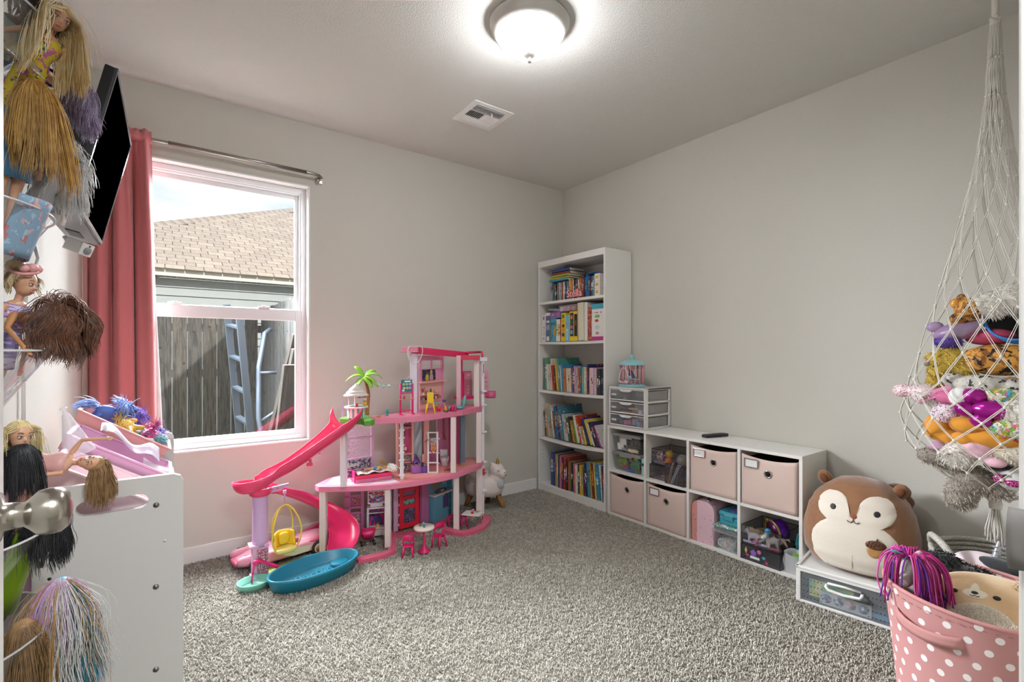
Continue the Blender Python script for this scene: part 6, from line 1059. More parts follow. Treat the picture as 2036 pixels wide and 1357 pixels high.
def minidoll(t,skin,hair,top,bottom,s=1.0,seed=0):
    b=MB().ell((0,0,.118*s),(.0095*s,.010*s,.012*s)).cyl((0,0,.098*s),(0,0,.110*s),.004*s,n=8).ell((0,0,.085*s),(.013*s,.008*s,.017*s)).ell((0,0,.066*s),(.012*s,.008*s,.010*s))
    for x in (-1,1): b.tube([(x*.006*s,0,.062*s),(x*.007*s,0,.032*s),(x*.007*s,0,.004*s),(x*.007*s,-.008*s,.001*s)],[.0062*s,.0048*s,.0035*s,.003*s],8).tube([(x*.013*s,0,.096*s),(x*.02*s,0,.078*s),(x*.022*s,-.006*s,.06*s)],[.004*s,.0034*s,.0028*s],8)
    obj('body',b,skin,t,remesh=.0016*max(s,.8),smooth=2); obj('top',MB().ell((0,0,.085*s),(.0142*s,.0095*s,.0165*s)),top,t); obj('shorts',MB().ell((0,0,.064*s),(.0138*s,.0095*s,.011*s)).cyl((-.006*s,0,.06*s),(-.0068*s,0,.044*s),.0074*s,n=8).cyl((.006*s,0,.06*s),(.0068*s,0,.044*s),.0074*s,n=8),bottom,t)
    obj('hair',strands(MB().ell((0,.003*s,.1205*s),(.0105*s,.0098*s,.0115*s)),lambda g:(g.gauss(0,.006*s),.008*s,.125*s+g.gauss(0,.003)),[(0,1,-.4),(.4,.8,-.6),(-.4,.8,-.6)],70,.045*s,.0008,droop=.8,seed=seed),hair,t)
minidoll(t,m_skin,mat('hair_sand','#c29a5f',.5),PL('top_yellow','#d9b02c'),PL('shorts_blue','#5f93b5'),1.0,3)
def handbag(label,loc,rz,h,s):
    t=thing('toy_handbag',label,'bag',loc,rz,'toy handbags by the wardrobe'); m=PL('bag_'+h[1:],h); obj('pouch',MB().sheet(lambda u,v:(s*(.030-.010*v*v)*math.cos(2*PI*u)*(1+.0*v),s*.014*math.sin(2*PI*u)*(1-.7*v),s*.042*v),20,6,-.001).ell((0,0,.002*s),(.030*s,.014*s,.006*s)),m,t); obj('handle',MB().tube([(-.012*s,0,.040*s),(-.012*s,0,.058*s),(-.006*s,0,.066*s),(.006*s,0,.066*s),(.012*s,0,.058*s),(.012*s,0,.040*s)],.0022*s,6),m,t); return t
handbag('deep violet toy handbag standing on its shelf above the two other bags',(1.262,2.700,Z1T+.045),R(-15),'#54358a',.85); obj('perch',MB().box(1.235-OX,1.29-OX,2.69-OY,2.715-OY,Z1+.001,Z1+.044),peach,dh,bevel=.001); handbag('largest orchid purple toy handbag, left of the two on the floor',(1.250,2.655,Z1T),R(-10),'#9a5aa8',1.05); handbag('small dark violet toy handbag at the right on the floor',(1.295,2.640,Z1T),R(-25),'#5f3f96',.8)
t=thing('toy_ladder_shelf','white toy ladder shelf hung with clothes on the middle storey','shelf',(1.330,2.600,Z1T),R(-32)); 
for x in (-.028,.026): obj('upright',MB().box(x-.005,x+.005,-.004,.004,0,.245),dwh2,t,bevel=.001)
for z in (.058,.118,.20,.237): obj('rung',MB().box(-.03,.032,-.006,.004,z,z+.006),dwh2,t)
obj('foot_tray',MB().box(-.028,.028,-.012,.01,0,.006),dwh2,t); obj('hook',MB().box(.026,.038,-.006,.002,.055,.060).box(.026,.038,-.006,.002,.115,.120).box(.026,.040,-.006,.002,.20,.206),dwh2,t)
one('toy_dress',MB().sheet(lambda u,v:(-.014+.030*u+.004*math.sin(5*v),-.008-.003*math.sin(8*u+3*v),.120+.080*v*(1)+.003*math.sin(9*u)),10,14,.003),spots('leopard_orange','#c4743a',['#3a2a22','#dfa07a'],75,.56),'orange leopard print toy dress draped on the white ladder shelf','dress',(1.330,2.600,Z1T),R(-32)); one('doll_shirt',MB().sheet(lambda u,v:(-.016+.034*u,-.011-.003*math.sin(7*u),.172+.032*v),8,6,.003),spots('stripe_grey','#b9bcc0',['#6f7a84'],90,.5,(.3,1,2)),'grey striped toy top hanging above the leopard dress','top',(1.330,2.600,Z1T),R(-32)); one('toy_hanger',MB().tube([(-.03,-.012,.205),(-.052,-.016,.185),(-.03,-.014,.195),(-.012,-.012,.207)],.002,5),mat('toy_bronze'),'bronze toy hanger poking out from the ladder shelf','hanger',(1.330,2.600,Z1T),R(-32))
t=thing('toy_toilet','white toy toilet with grey lid in the pink dollhouse bathroom','toilet',(1.475,2.725,Z1T),R(-110)); obj('bowl',MB().lathe([(0,0),(.019,0),(.018,.020),(.026,.038),(.029,.050),(.027,.052),(0,.052)],n=24,sx=1.15),dwh2,t); obj('lid',MB().lathe([(0,.058),(.028,.057),(.030,.054),(.030,.052),(0,.052)],n=24,sx=1.18),ply,t); obj('cistern',MB().box(-.048,-.026,-.022,.022,.05,.095).box(-.046,-.026,-.018,.018,0,.05),dwh2,t,bevel=.002)
one('toy_brush',MB().tube([(-.018,0,.003),(.0,.004,.004),(.012,-.002,.003)],.0028,6).tube([(0,.004,.004),(.006,.012,.003)],.0028,6).ell((.018,-.004,.004),(.009,.005,.003)),PL('brush_red','#cf2340'),'red toy hairbrush lying on the bathroom floor of the dollhouse','brush',(1.42,2.60,Z1T),.2)
# ---- round table, chairs, folding table, stools, cart
t=thing('toy_round_table','white round toy table on a magenta trumpet foot in front of the dollhouse','table',(1.180,2.412,.009)); obj('top',MB().lathe([(0,.124),(.054,.124),(.056,.127),(.056,.133),(.054,.136),(0,.136)],n=36),PL('table_cream','#ddd3c8'),t); obj('foot',MB().lathe([(0,.0),(.034,0),(.035,.003),(.020,.012),(.010,.030),(.006,.05),(.0055,.125),(0,.125)],n=24),pk3,t)
for n_,c,x,y,r,h in [('sky blue','#6fa3b5',.003,.012,.006,.020),('deep teal','#2f7d94',-.006,-.014,.0055,.015)]: one('toy_cup',MB().cyl((0,0,0),(0,0,h),r,r*.9,n=12),PL('cup_'+c[1:],c),n_+' tiny cup on the white round toy table','cup',(1.180+x,2.412+y,.1455))
one('toy_plant',MB().cyl((0,0,0),(0,0,.006),.005,n=10).ell((0,0,.009),(.007,.007,.005),None,8,6),PL('plant_olive','#6a6a33'),'tiny olive potted plant on the white round toy table','plant',(1.166,2.428,.1455))
seat4('toy_chair','magenta toy armchair at the left of the white round toy table',(1.088,2.412,.008),R(150),pk3,.024,.055,.04,.005,.006,'arc',1,'magenta toy armchairs'); seat4('toy_chair','magenta toy armchair at the right of the white round toy table',(1.276,2.418,.008),R(-70),pk3,.024,.060,.05,.005,.005,'arc',1.08,'magenta toy armchairs')
t=thing('toy_folding_table','white rectangular toy table with thin metal leg at the right of the dollhouse','table',(1.585,2.565,.008),R(-52)); obj('top',MB().box(-.058,.058,-.042,.042,.083,.090),PL('table_white','#dfdcd6'),t,bevel=.002); obj('leg',MB().cyl((-.03,.0,.084),(-.032,.004,0),.0035,n=8).cyl((.045,.03,.084),(.046,.03,0),.0035,n=8),m_chr,t)
one('toy_mug',MB().cyl((0,0,0),(0,0,.011),.0065,.008,n=14).tube([(.007,0,.009),(.013,0,.007),(.007,0,.002)],.0014,5),PL('mug_red','#c4292c'),'tiny red mug on the white rectangular toy table','mug',(1.575,2.553,.0985)); t=thing('toy_plate','tiny plate of food at the right end of the white rectangular toy table','plate',(1.620,2.563,.0985)); obj('dish',MB().lathe([(0,0),(.010,0),(.016,.004),(.015,.005),(.009,.002),(0,.002)],n=20),PL('dish_grey','#b9b2a8'),t); obj('food',MB().ell((.002,0,.004),(.008,.007,.003)).ell((-.004,.003,.004),(.005,.004,.003)),PL('food_yellow','#d9c28a'),t); one('toy_toaster',MB().box(-.009,.009,-.006,.006,0,.012),PL('toaster_pink','#e58a90'),'tiny pink toaster on the far side of the white rectangular toy table','toaster',(1.605,2.595,.0985),R(-30),None,bevel=.003)
def barstool(loc,label):
    t=thing('toy_bar_stool',label,'stool',loc,R(-20),'magenta toy bar stools'); m=PL('stool_magenta','#c81f66'); obj('seat',MB().box(-.018,.018,-.018,.018,.066,.074),m,t,bevel=.003)
    for x in (-1,1):
        for y in (-1,1): obj('leg',MB().cyl((x*.014,y*.014,.068),(x*.022,y*.022,0),.0035,n=6),m,t)
    obj('foot_ring',MB().box(-.019,.019,-.0205,-.0175,.026,.030).box(-.019,.019,.0175,.0205,.026,.030).box(-.0205,-.0175,-.019,.019,.026,.03).box(.0175,.0205,-.019,.019,.026,.03),m,t)
barstool((1.485,2.655,.006),'magenta toy bar stool behind the right front post of the dollhouse'); barstool((1.535,2.585,.006),'magenta toy bar stool under the white rectangular toy table')
t=thing('toy_shopping_cart','magenta toy shopping cart with yellow handle behind the slide exit','cart',(.968,2.690,.008),R(165)); obj('basket',loft([[(x,y,.040) for x,y,z in oval(.030,.020,0,16,.5)],[(x,y,.085) for x,y,z in oval(.042,.028,0,16,.5)],[(x*.94,y*.94,.084) for x,y,z in oval(.042,.028,0,16,.5)],[(x*.92,y*.92,.044) for x,y,z in oval(.030,.020,0,16,.5)]]),pk3,t); obj('chassis',MB().tube([(-.035,-.02,.012),(.035,-.02,.014),(.035,.02,.014),(-.035,.02,.012)],.0025,6,closed=True).tube([(-.03,-.02,.012),(-.035,-.02,.042)],.0025,6).tube([(-.03,.02,.012),(-.035,.02,.042)],.0025,6),m_chr,t); obj('yellow_handle',MB().tube([(.02,-.022,.02),(.032,-.026,.045),(.028,-.026,.06)],.006,8).tube([(-.042,-.02,.085),(-.055,-.02,.105),(-.055,.02,.105),(-.042,.02,.085)],.004,6),yel,t)
for x,y in ((-.034,-.022),(-.034,.022),(.034,-.022),(.034,.022)): obj('wheel',MB().cyl((x,y-.003,.008),(x,y+.003,.008),.008,n=14),m_blk,t)
# ---- unicorn stool by the back wall
t=thing('unicorn_stool','pale plush unicorn shaped stool with wooden legs behind the dollhouse by the wall','stool',(1.868,2.862,0)); pw=mat('plush_pinkish_white','#ddd0ca',.95,sheen=.4,bump=(350,.4)); 
obj('body',MB().lathe([(0,.096),(.10,.097),(.128,.110),(.138,.14),(.138,.205),(.125,.232),(.09,.243),(0,.245)],n=36),pw,t,smooth=2); obj('head',MB().ell((.03,-.100,.285),(.052,.058,.05)).ell((.055,-.135,.262),(.036,.034,.03)).ell((.03,-.09,.225),(.056,.05,.055)).ell((.09,-.09,.245),(.022,.03,.04)).cyl((.055,-.08,.32),(.062,-.078,.348),.012,.003,n=8).cyl((.0,-.09,.32),(-.004,-.088,.345),.012,.003,n=8),pw,t,remesh=.008,smooth=3); obj('bib',MB().ell((.045,-.128,.195),(.034,.02,.042)),mat('bib_blue_grey','#b9bac0',.9),t); obj('horn',MB().lathe([(.013,0),(.012,.012),(.009,.024),(.0,.044)],(.028,-.118,.328),14),mat('horn_gold','#b08a3a',.4,.6),t)
obj('face_stitch',MB().tube([(.058,-.168,.258),(.066,-.167,.254),(.076,-.163,.256)],.0018,5).tube([(.005,-.150,.29),(.012,-.154,.284),(.02,-.157,.287)],.0018,5).ell((.050,-.170,.272),(.003,.003,.004)).ell((.070,-.164,.272),(.003,.003,.004)),m_blk,t); wl=spots('stool_wood','#a97f4c',['#93693a'],9,.5,(5,5,.6),.5)
for x,y in ((.085,-.085),(-.085,-.085),(-.085,.085),(.085,.085)): obj('leg',MB().cyl((x*.8,y*.8,.10),(x*1.12,y*1.12,.004),.022,.016,n=12),wl,t)
# ================================================================= SQUIRREL PLUSH ON THE WHITE DRAWER BOX
dw=thing('plastic_storage_unit','low white plastic drawer box with frosted front under the squirrel plush','drawer',(2.300,.800,.0),R(8.8)); wp=mat('white_plastic'); H=.162
obj('case',MB().box(0,.33,-.176,.176,H-.018,H-.006).box(0,.33,-.176,-.166,.004,H-.006).box(0,.33,.166,.176,.004,H-.006).box(.32,.33,-.17,.17,.004,H-.01).box(0,.33,-.176,.176,.002,.012).box(-.004,.02,-.178,-.160,.004,H-.004).box(-.004,.02,.160,.178,.004,H-.004).box(-.004,.02,-.17,.17,.004,.016).box(-.004,.02,-.17,.17,H-.024,H-.004),wp,dw,bevel=.003)
obj('top_rim',MB().box(-.006,.334,-.18,-.166,H-.012,H).box(-.006,.334,.166,.18,H-.012,H).box(-.006,.010,-.18,.18,H-.012,H).box(.32,.334,-.18,.18,H-.012,H),wp,dw,bevel=.003)
fr_=obj('drawer_front',MB().box(-.001,.003,-.158,.158,.018,H-.026).box(.003,.31,-.157,-.155,.018,H-.03).box(.003,.31,.155,.157,.018,H-.03).box(.003,.31,-.157,.157,.018,.020),clear('drawer_frost','#c9d3db',.15,.2),dw)
obj('handle',MB().tube([(-.004,-.062,.112),(-.016,-.062,.108),(-.018,-.055,.098),(-.018,0,.092),(-.018,.055,.098),(-.016,.062,.108),(-.004,.062,.112)],.0065,8).tube([(-.006,-.058,.120),(-.010,0,.124),(-.006,.058,.120)],.005,8),wp,fr_)
hl=MB()
for i in range(6):
    for j in range(4):
        for s0 in (-1,1):
            y=s0*(.082+.013*i) ; z=.032+.026*j
            if i<6: hl.cyl((-.0018,y,z),(-.0008,y,z),.0024,n=6)
obj('vent_holes',hl,mat('vent_dark','#39424a',.8),fr_)
def inbox(name,mb,m,label,cat,loc,**k): return one(name,mb,m,label,cat,Matrix.Translation((2.300,.800,0))@Matrix.Rotation(R(8.8),4,'Z')@Vector(loc),R(8.8),None,**k)
inbox('sticker_sheet',MB().box(0,.002,-.075,.085,0,.072),spots('sheet_lime','#c4d36a',['#8fc4a0','#e3e0b0'],22,.55),'lime and mint printed sheet inside the white drawer box','sheet',(.012,.045,.040)); ss=inbox('sticker_strip',MB().box(0,.002,-.09,.09,0,.05),mat('strip_white','#d3d6d8',.5),'white strip with four round animal stickers inside the white drawer box','sticker strip',(.008,.0,.022))
for k,h in enumerate(['#6f86b0','#7f8fb5','#c9a0a5','#7a90b0']): obj('round_sticker',MB().cyl((-.0006,.066-.043*k,.026),(0,.066-.043*k,.026),.0185,n=20).cyl((-.0012,.066-.043*k,.024),(-.0004,.066-.043*k,.024),.010,n=16),spots('stk_%d'%k,h,['#dfe3e8'],60,.55),ss)
inbox('lime_card',MB().box(0,.003,-.03,.03,0,.03),PL('card_lime','#b5d12f'),'bright lime card behind the handle of the white drawer box','card',(.02,.012,.088)); inbox('blue_cloth',MB().cbox((0,0,0),(.05,.06,.02)),PL('cloth_blue','#5f9fd0'),'blue cloth bundle at the right end inside the white drawer box','cloth',(.04,-.115,.032),bevel=.006)
sq=thing('squirrel_plush','big brown squirrel pillow plush with cream face and acorn patch on the drawer box','plush toy',(2.475,.805,H+.001),R(8)); vel=mat('brown_velvet','#8d623f',.85,sheen=.5,bump=(60,.25,.01),var=(9,'#7d5333',.35,.65)); crm=mat('cream_velvet','#d9d0c2',.85,sheen=.3,bump=(90,.12,.006)); ink=mat('plush_black','#201c1c',.6); sbr=mat('plush_stitch_brown','#5f3522',.7)
KN=[(0,.125,.10),(.06,.180,.135),(.2,.208,.150),(.4,.210,.152),(.6,.196,.145),(.75,.172,.130),(.87,.132,.105),(.95,.085,.072),(1,.0,.0)]; HT=.385
def prof(t):
    for a,b in zip(KN,KN[1:]):
        if a[0]<=t<=b[0]:
            f=(t-a[0])/(b[0]-a[0]); f=f*f*(3-2*f) if b[0]<.9 else f; return a[1]+(b[1]-a[1])*f,a[2]+(b[2]-a[2])*f
    return KN[-1][1],KN[-1][2]
EX=2.5
def surf(y,z,off=0):
    a,b=prof(max(0.0,min(.985,z/HT))); q=min(.97,abs(y)/max(a,1e-4)); return -b*(1-q**EX)**(1/EX)-off+.10*(z/HT)**2*.45
def bring(t,n=56):
    a,b=prof(t); o=[]
    for k in range(n):
        w=2*PI*k/n; c,s_=math.cos(w),math.sin(w); o.append((b*math.copysign(abs(c)**(2/EX),c)+.045*t*t,a*math.copysign(abs(s_)**(2/EX),s_)*(1),HT*t))
    return o
obj('body',loft([bring(t) for t in [0,.01,.03,.06,.1,.16,.24,.32,.4,.48,.56,.64,.70,.75,.8,.84,.87,.9,.93,.95,.97,.99]]),vel,sq)
def decal(rf,c,off,nr=10,na=96):
    mb=MB(); v=[(surf(c[0],c[1],off),c[0],c[1])]; 
    for r_ in range(1,nr+1):
        for k in range(na):
            a=2*PI*k/na; d=rf(a)*r_/nr; y,z=c[0]+d*math.cos(a),c[1]+d*math.sin(a); z=min(max(z,.004),HT*.97); v.append((surf(y,z,off if r_<nr else off*.2),y,z))
    f=[(0,1+(k+1)%na,1+k) for k in range(na)]
    for r_ in range(nr-1):
        for k in range(na):
            a=1+r_*na+k; b=1+r_*na+(k+1)%na; f.append((a,b,b+na,a+na))
    return mb.add(v,[q[::-1] for q in f],True)
def union_r(sh,c):
    def rf(a):
        d=.001
        best=.01
        while d<.3:
            y,z=c[0]+d*math.cos(a),c[1]+d*math.sin(a)
            if any(((y-cy_)/ry)**2+((z-cz_)/rz)**2<1 for cy_,cz_,ry,rz in sh) and z>.012: best=d
            d+=.0015
        return best
    return rf
def ellr(ry,rz): return lambda a:ry*rz/math.hypot(rz*math.cos(a),ry*math.sin(a))
obj('face_patch',decal(union_r([(.075,.272,.060,.058),(-.078,.272,.062,.060),(0,.20,.10,.05),(-.004,.120,.158,.120),(-.004,.07,.150,.07)],(-.002,.17)),(-.002,.17),.0035,14,160),crm,sq)
for y in (.073,-.080): obj('eye',decal(ellr(.0135,.0135),(y,.268),.006,3,24),ink,sq)
obj('nose',decal(ellr(.015,.009),(-.003,.246),.0065,3,24),mat('plush_nose','#8a4a33',.7),sq)
def stitch(pts,m,r=.0016,off=.006): return obj('stitching',MB().tube([(surf(y,z,off),y,z) for y,z in pts],r,5),m,sq)
stitch([(.018,.228),(.013,.222),(.004,.222),(-.003,.230),(-.003,.240)],sbr); stitch([(-.003,.230),(-.010,.222),(-.019,.222),(-.024,.228)],sbr); stitch([(-.004,.09),(-.002,.06),(.0,.03),(.003,.012)],mat('seam_cream','#bfb3a0',.9),.001,.0045)
obj('acorn_nut',decal(lambda a:ellr(.030,.034)(a),(-.078,.128),.006,4,32),mat('acorn_tan','#b98a52',.8),sq); obj('acorn_cap',decal(lambda a:ellr(.037,.020)(a),(-.081,.150),.0085,4,32),spots('acorn_cap_print','#6a4530',['#55331f'],160,.5),sq); stitch([(-.084,.168),(-.087,.178)],sbr,.003,.008); 
for k in range(5): stitch([(-.052-.012*k,.142+.002*k),(-.062-.011*k,.164)],mat('stitch_dark','#3f2718',.8),.0007,.0093)
for y,z in ((.135,.358),(-.140,.345)): e=obj('ear',MB().ell((.03,y,z),(.02,.028,.034),(R(-25 if y>0 else 25),0,0),18,12),vel,sq); obj('inner_ear',MB().ell((.014,y,z-.002),(.008,.016,.022),(R(-25 if y>0 else 25),0,0),14,10),mat('inner_ear_brown','#6d4128',.9),e)
tl=MB()
for k in range(7): tl.ell((.145+.03*math.sin(k*.5),-.10+.02*math.sin(k*.9),.05+.045*k),(.06-.004*k,.085-.006*k,.034),(0,.1*k,0),18,10)
obj('tail',tl,mat('tail_brown','#6f4a2e',.9,sheen=.4,bump=(120,.4)),sq,remesh=.008,smooth=3)
# ================================================================= POLKA DOT BASKET
pb=thing('polka_dot_basket','dusty pink fabric basket with white polka dots in the front right corner','basket',(1.875,.318,.004)); 
def dotmat():
    m=bpy.data.materials.new('polka_dot_fabric'); m.use_nodes=True; nt=m.node_tree; p=nt.nodes['Principled BSDF']; L=nt.links.new; p.inputs['Roughness'].default_value=.9
    uv=node(nt,'ShaderNodeUVMap'); uv.uv_map='UVMap'; mp=node(nt,'ShaderNodeMapping'); mp.inputs['Rotation'].default_value=(0,0,R(27)); v=node(nt,'ShaderNodeTexVoronoi',voronoi_dimensions='2D'); v.inputs['Scale'].default_value=22; v.inputs['Randomness'].default_value=.12
    L(uv.outputs[0],mp.inputs[0]); L(mp.outputs[0],v.inputs['Vector']); g=node(nt,'ShaderNodeMath',operation='LESS_THAN'); g.inputs[1].default_value=.20; L(v.outputs['Distance'],g.inputs[0])
    mx=node(nt,'ShaderNodeMix',data_type='RGBA'); mx.inputs[6].default_value=lin('bb8684'); mx.inputs[7].default_value=lin('e6dfdc'); L(g.outputs[0],mx.inputs[0]); L(mx.outputs[2],p.inputs['Base Color']); MATS['dot']=m; return m
dm=dotmat(); hem=mat('dusty_pink_hem','#bd8583',.9)
obj('wall',MB().lathe([(.178,0),(.186,.10),(.197,.22),(.210,.34),(.216,.395),(.218,.412)],n=72,uv=True),dm,pb); obj('inner_wall',MB().lathe([(.170,.01),(.182,.15),(.202,.33),(.212,.412)],n=72,uv=True),dm,pb); obj('bottom',MB().cyl((0,0,.004),(0,0,.012),.178,n=48),hem,pb); obj('rim',MB().tube([(.215*math.cos(a),.215*math.sin(a),.414+.003*math.sin(3*a)) for a in [2*PI*k/72 for k in range(72)]],.006,8,closed=True),hem,pb)
def strap(u,v):
    a=R(134)+(R(182)-R(134))*u; r_=.2095+.020*math.sin(PI*u)**.6; z=.345-.010*math.sin(PI*u)+(.03)*(v-.5); return (r_*math.cos(a),r_*math.sin(a),z)
obj('handle_strap',MB().sheet(strap,22,3,.003),mat('strap_pink','#bb8582',.85),pb)
st=MB()
for k in range(60):
    a=2*PI*k/60; st.cbox((.2185*math.cos(a),.2185*math.sin(a),.397),(.0015,.009,.0015),(0,0,a))
obj('hem_stitching',st,mat('stitch_rose','#a06a6a',.9),pb)
# plush helper : one body mesh, optional fur, extra parts
def fuzz(ells,n,ln,seed,w=.0016):
    g=random.Random(seed); mb=MB(); tot=sum(e[1][0]*e[1][1]+e[1][1]*e[1][2]+e[1][0]*e[1][2] for e in ells)
    for c,r in ells:
        k=int(n*(r[0]*r[1]+r[1]*r[2]+r[0]*r[2])/tot)
        for _ in range(k):
            q=Vector((g.gauss(0,1),g.gauss(0,1),g.gauss(0,1))).normalized(); p=Vector((c[0]+q.x*r[0]*.97,c[1]+q.y*r[1]*.97,c[2]+q.z*r[2]*.97)); nn=Vector((q.x/r[0],q.y/r[1],q.z/r[2])).normalized()
            if any(sum(((p[i]-c2[i])/r2[i])**2 for i in range(3))<.85 for c2,r2 in ells if c2!=c): continue
            d=(nn+Vector((g.gauss(0,.45),g.gauss(0,.45),g.gauss(0,.45)-.25))).normalized(); s=d.cross(Vector((g.random(),g.random(),g.random()))).normalized()*w; l=ln*g.uniform(.6,1.3)
            mb.add([p-s,p+s,p+d*l*.6+s*.6+nn*0,p+d*l+Vector((0,0,-l*.25))],[(0,1,2),(0,2,3)])
    return mb
def plush(name,label,loc,ells,m,rz=0,fur=None,group=None,vox=.006,cat='plush toy',extra=()):
    t=thing(name,label,cat,loc,rz,group); b=MB()
    for e in ells: b.ell(e[0],e[1],e[2] if len(e)>2 else None,16,10)
    obj('body',b,m,t,remesh=vox,smooth=3)
    if fur: f=obj('fur',fuzz([(e[0],e[1]) for e in ells],fur[1],fur[2],len(label)),fur[0],t); f['kind']='stuff'
    for (n_,mb,mm) in extra: obj(n_,mb,mm,t)
    return t
# corgi pillow in the basket
cg=thing('corgi_plush','tan puppy pillow plush with white muzzle lying in the polka dot basket','plush toy',(1.905,.300,.325),(R(-6),R(40),R(2))); tanv=mat('tan_velvet','#d3b084',.85,sheen=.4,bump=(60,.15,.008),var=(12,'#dcc09a',.35,.65)); cream=mat('cream_plush','#e3d8c3',.9,sheen=.4)
CR=(.105,.155,.135)
obj('body',MB().ell((0,0,0),CR,None,48,28,.86),tanv,cg)
def cs(y,z,off=0):
    q=max(.02,1-(abs(y/CR[1]))**2.3-(abs(z/CR[2]))**2.3); return -CR[0]*q**(1/2.3)-off
def cdecal(rf,c,off,nr=8,na=64):
    v=[(cs(c[0],c[1],off),c[0],c[1])]; 
    for r_ in range(1,nr+1):
        for k in range(na):
            a=2*PI*k/na; d=rf(a)*r_/nr; y,z=c[0]+d*math.cos(a),c[1]+d*math.sin(a); v.append((cs(y,z,off if r_<nr else off*.15),y,z))
    f=[(0,1+(k+1)%na,1+k)[::-1] for k in range(na)]
    for r_ in range(nr-1):
        for k in range(na): a=1+r_*na+k; b=1+r_*na+(k+1)%na; f.append((a,b,b+na,a+na)[::-1])
    return MB().add(v,f,True)
obj('muzzle_patch',cdecal(lambda a:ellr(.027,.015)(a) if math.sin(a)<.35 else max(ellr(.027,.015)(a),ellr(.012,.034)(a)),(.022,.040),.003),cream,cg); 
for y in (.066,-.022): obj('eye',cdecal(ellr(.0085,.0065),(y,.040),.0045,3,20),ink,cg)
obj('nose',cdecal(ellr(.009,.005),(.022,.042),.006,3,20),ink,cg); obj('mouth',MB().tube([(cs(y,z,.0055),y,z) for y,z in [(.032,.033),(.027,.030),(.022,.034),(.017,.030),(.012,.033)]],.001,5),ink,cg)
obj('tummy_patch',cdecal(ellr(.075,.062),(.012,-.048),.003,10,64),cream,cg)
def tf():
    g=random.Random(4); mb=MB()
    for _ in range(2600):
        a=g.uniform(0,2*PI); d=math.sqrt(g.random())*ellr(.075,.062)(a); y,z=.012+d*math.cos(a),-.048+d*math.sin(a); x=cs(y,z,.003); s=Vector((0,g.gauss(0,1),g.gauss(0,1))).normalized()*.0012; dd=Vector((-.6,g.gauss(0,.3),-.75+g.gauss(0,.25))).normalized()*g.uniform(.006,.012); p=Vector((x,y,z)); mb.add([p-s,p+s,p+dd],[(0,1,2)])
    return mb
f=obj('tummy_fur',tf(),mat('tummy_cream','#f1eadb',.95),cg); f['kind']='stuff'
plush('plush_paw','fluffy tan plush arm resting on the puppy pillow at the right basket edge',(1.93,.215,.445),[((0,0,0),(.03,.05,.024)),((.0,-.05,-.012),(.034,.04,.028))],mat('tan_fur','#b99a76',.95),R(40),(mat('tan_fur_tip','#cdb497',.95),900,.011))
plush('black_fur_plush','shaggy black plush lying behind the puppy pillow in the basket',(2.000,.37,.425),[((0,.06,.012),(.03,.045,.022)),((.0,-.01,.0),(.03,.06,.018)),((.01,-.09,-.012),(.025,.04,.014))],mat('black_fur','#1b1a1c'),R(-15),(mat('black_fur_tip','#232225',.8),1500,.014))
# yarn-maned unicorn doll at the left rim of the basket
un=thing('unicorn_doll','knitted grey unicorn doll with magenta and purple yarn mane in the polka dot basket','plush toy',(1.795,.455,.455),(0,0,R(12))); un.scale=(.86,.86,.86); gk=mat('grey_knit','#b9b3aa',.95,bump=(500,.6))
obj('body',MB().ell((0,0,0),(.036,.034,.045)).ell((-.028,.012,-.028),(.022,.022,.026)).ell((.03,-.03,-.06),(.04,.045,.05)).ell((.0,-.020,.050),(.010,.012,.024),(R(20),0,0)),gk,un,remesh=.004,smooth=3); obj('muzzle',MB().ell((-.044,.020,-.036),(.014,.018,.016)),mat('muzzle_light','#d6d1ca',.9),un); obj('horn',MB().cyl((-.012,.018,.045),(-.045,.048,.068),.011,.003,n=12),mat('horn_teal_felt','#6fa3a5',.8),un); obj('ear',MB().ell((.012,-.018,.045),(.006,.012,.022),(R(25),0,0)),mat('ear_cream','#dcd2bf',.9),un); obj('eye',MB().ell((-.030,-.014,.002),(.006,.008,.007)),mat('eye_navy','#23264a',.3),un)
g=random.Random(11)
for i,(h,nn) in enumerate([('#b81f5f',26),('#c93a9a',26),('#6a2a9a',20),('#d960b0',18),('#8f1f55',16)]):
    mb=MB()
    for _ in range(nn):
        a=g.choice([g.uniform(-1.5,1.9),g.uniform(3.3,4.6),g.uniform(-1.5,1.9),g.uniform(1.9,3.3) if g.random()<.35 else g.uniform(3.4,4.7)]); x,y=.014*math.cos(a)+g.gauss(0,.006),.010*math.sin(a)+g.gauss(0,.006); sx=g.choice([-1,1,1]); l=g.uniform(.06,.11); q=Vector((math.cos(a),math.sin(a)*1.2-.35*sx*0,0)); out=g.uniform(.035,.06)
        mb.tube(catmull([(x,y,.045),(x+q.x*out*.6,y+q.y*out*.6,.055+g.uniform(0,.012)),(x+q.x*out*1.15,y+q.y*out*1.15,.025),(x+q.x*out*1.3,y+q.y*out*1.35,-l*.45),(x+q.x*out*1.25+g.gauss(0,.008),y+q.y*out*1.4+g.gauss(0,.008),-l)],3),.0024,5)
    obj('yarn_mane',mb,mat('yarn_%d'%i,h,.85,bump=(700,.6)),un)
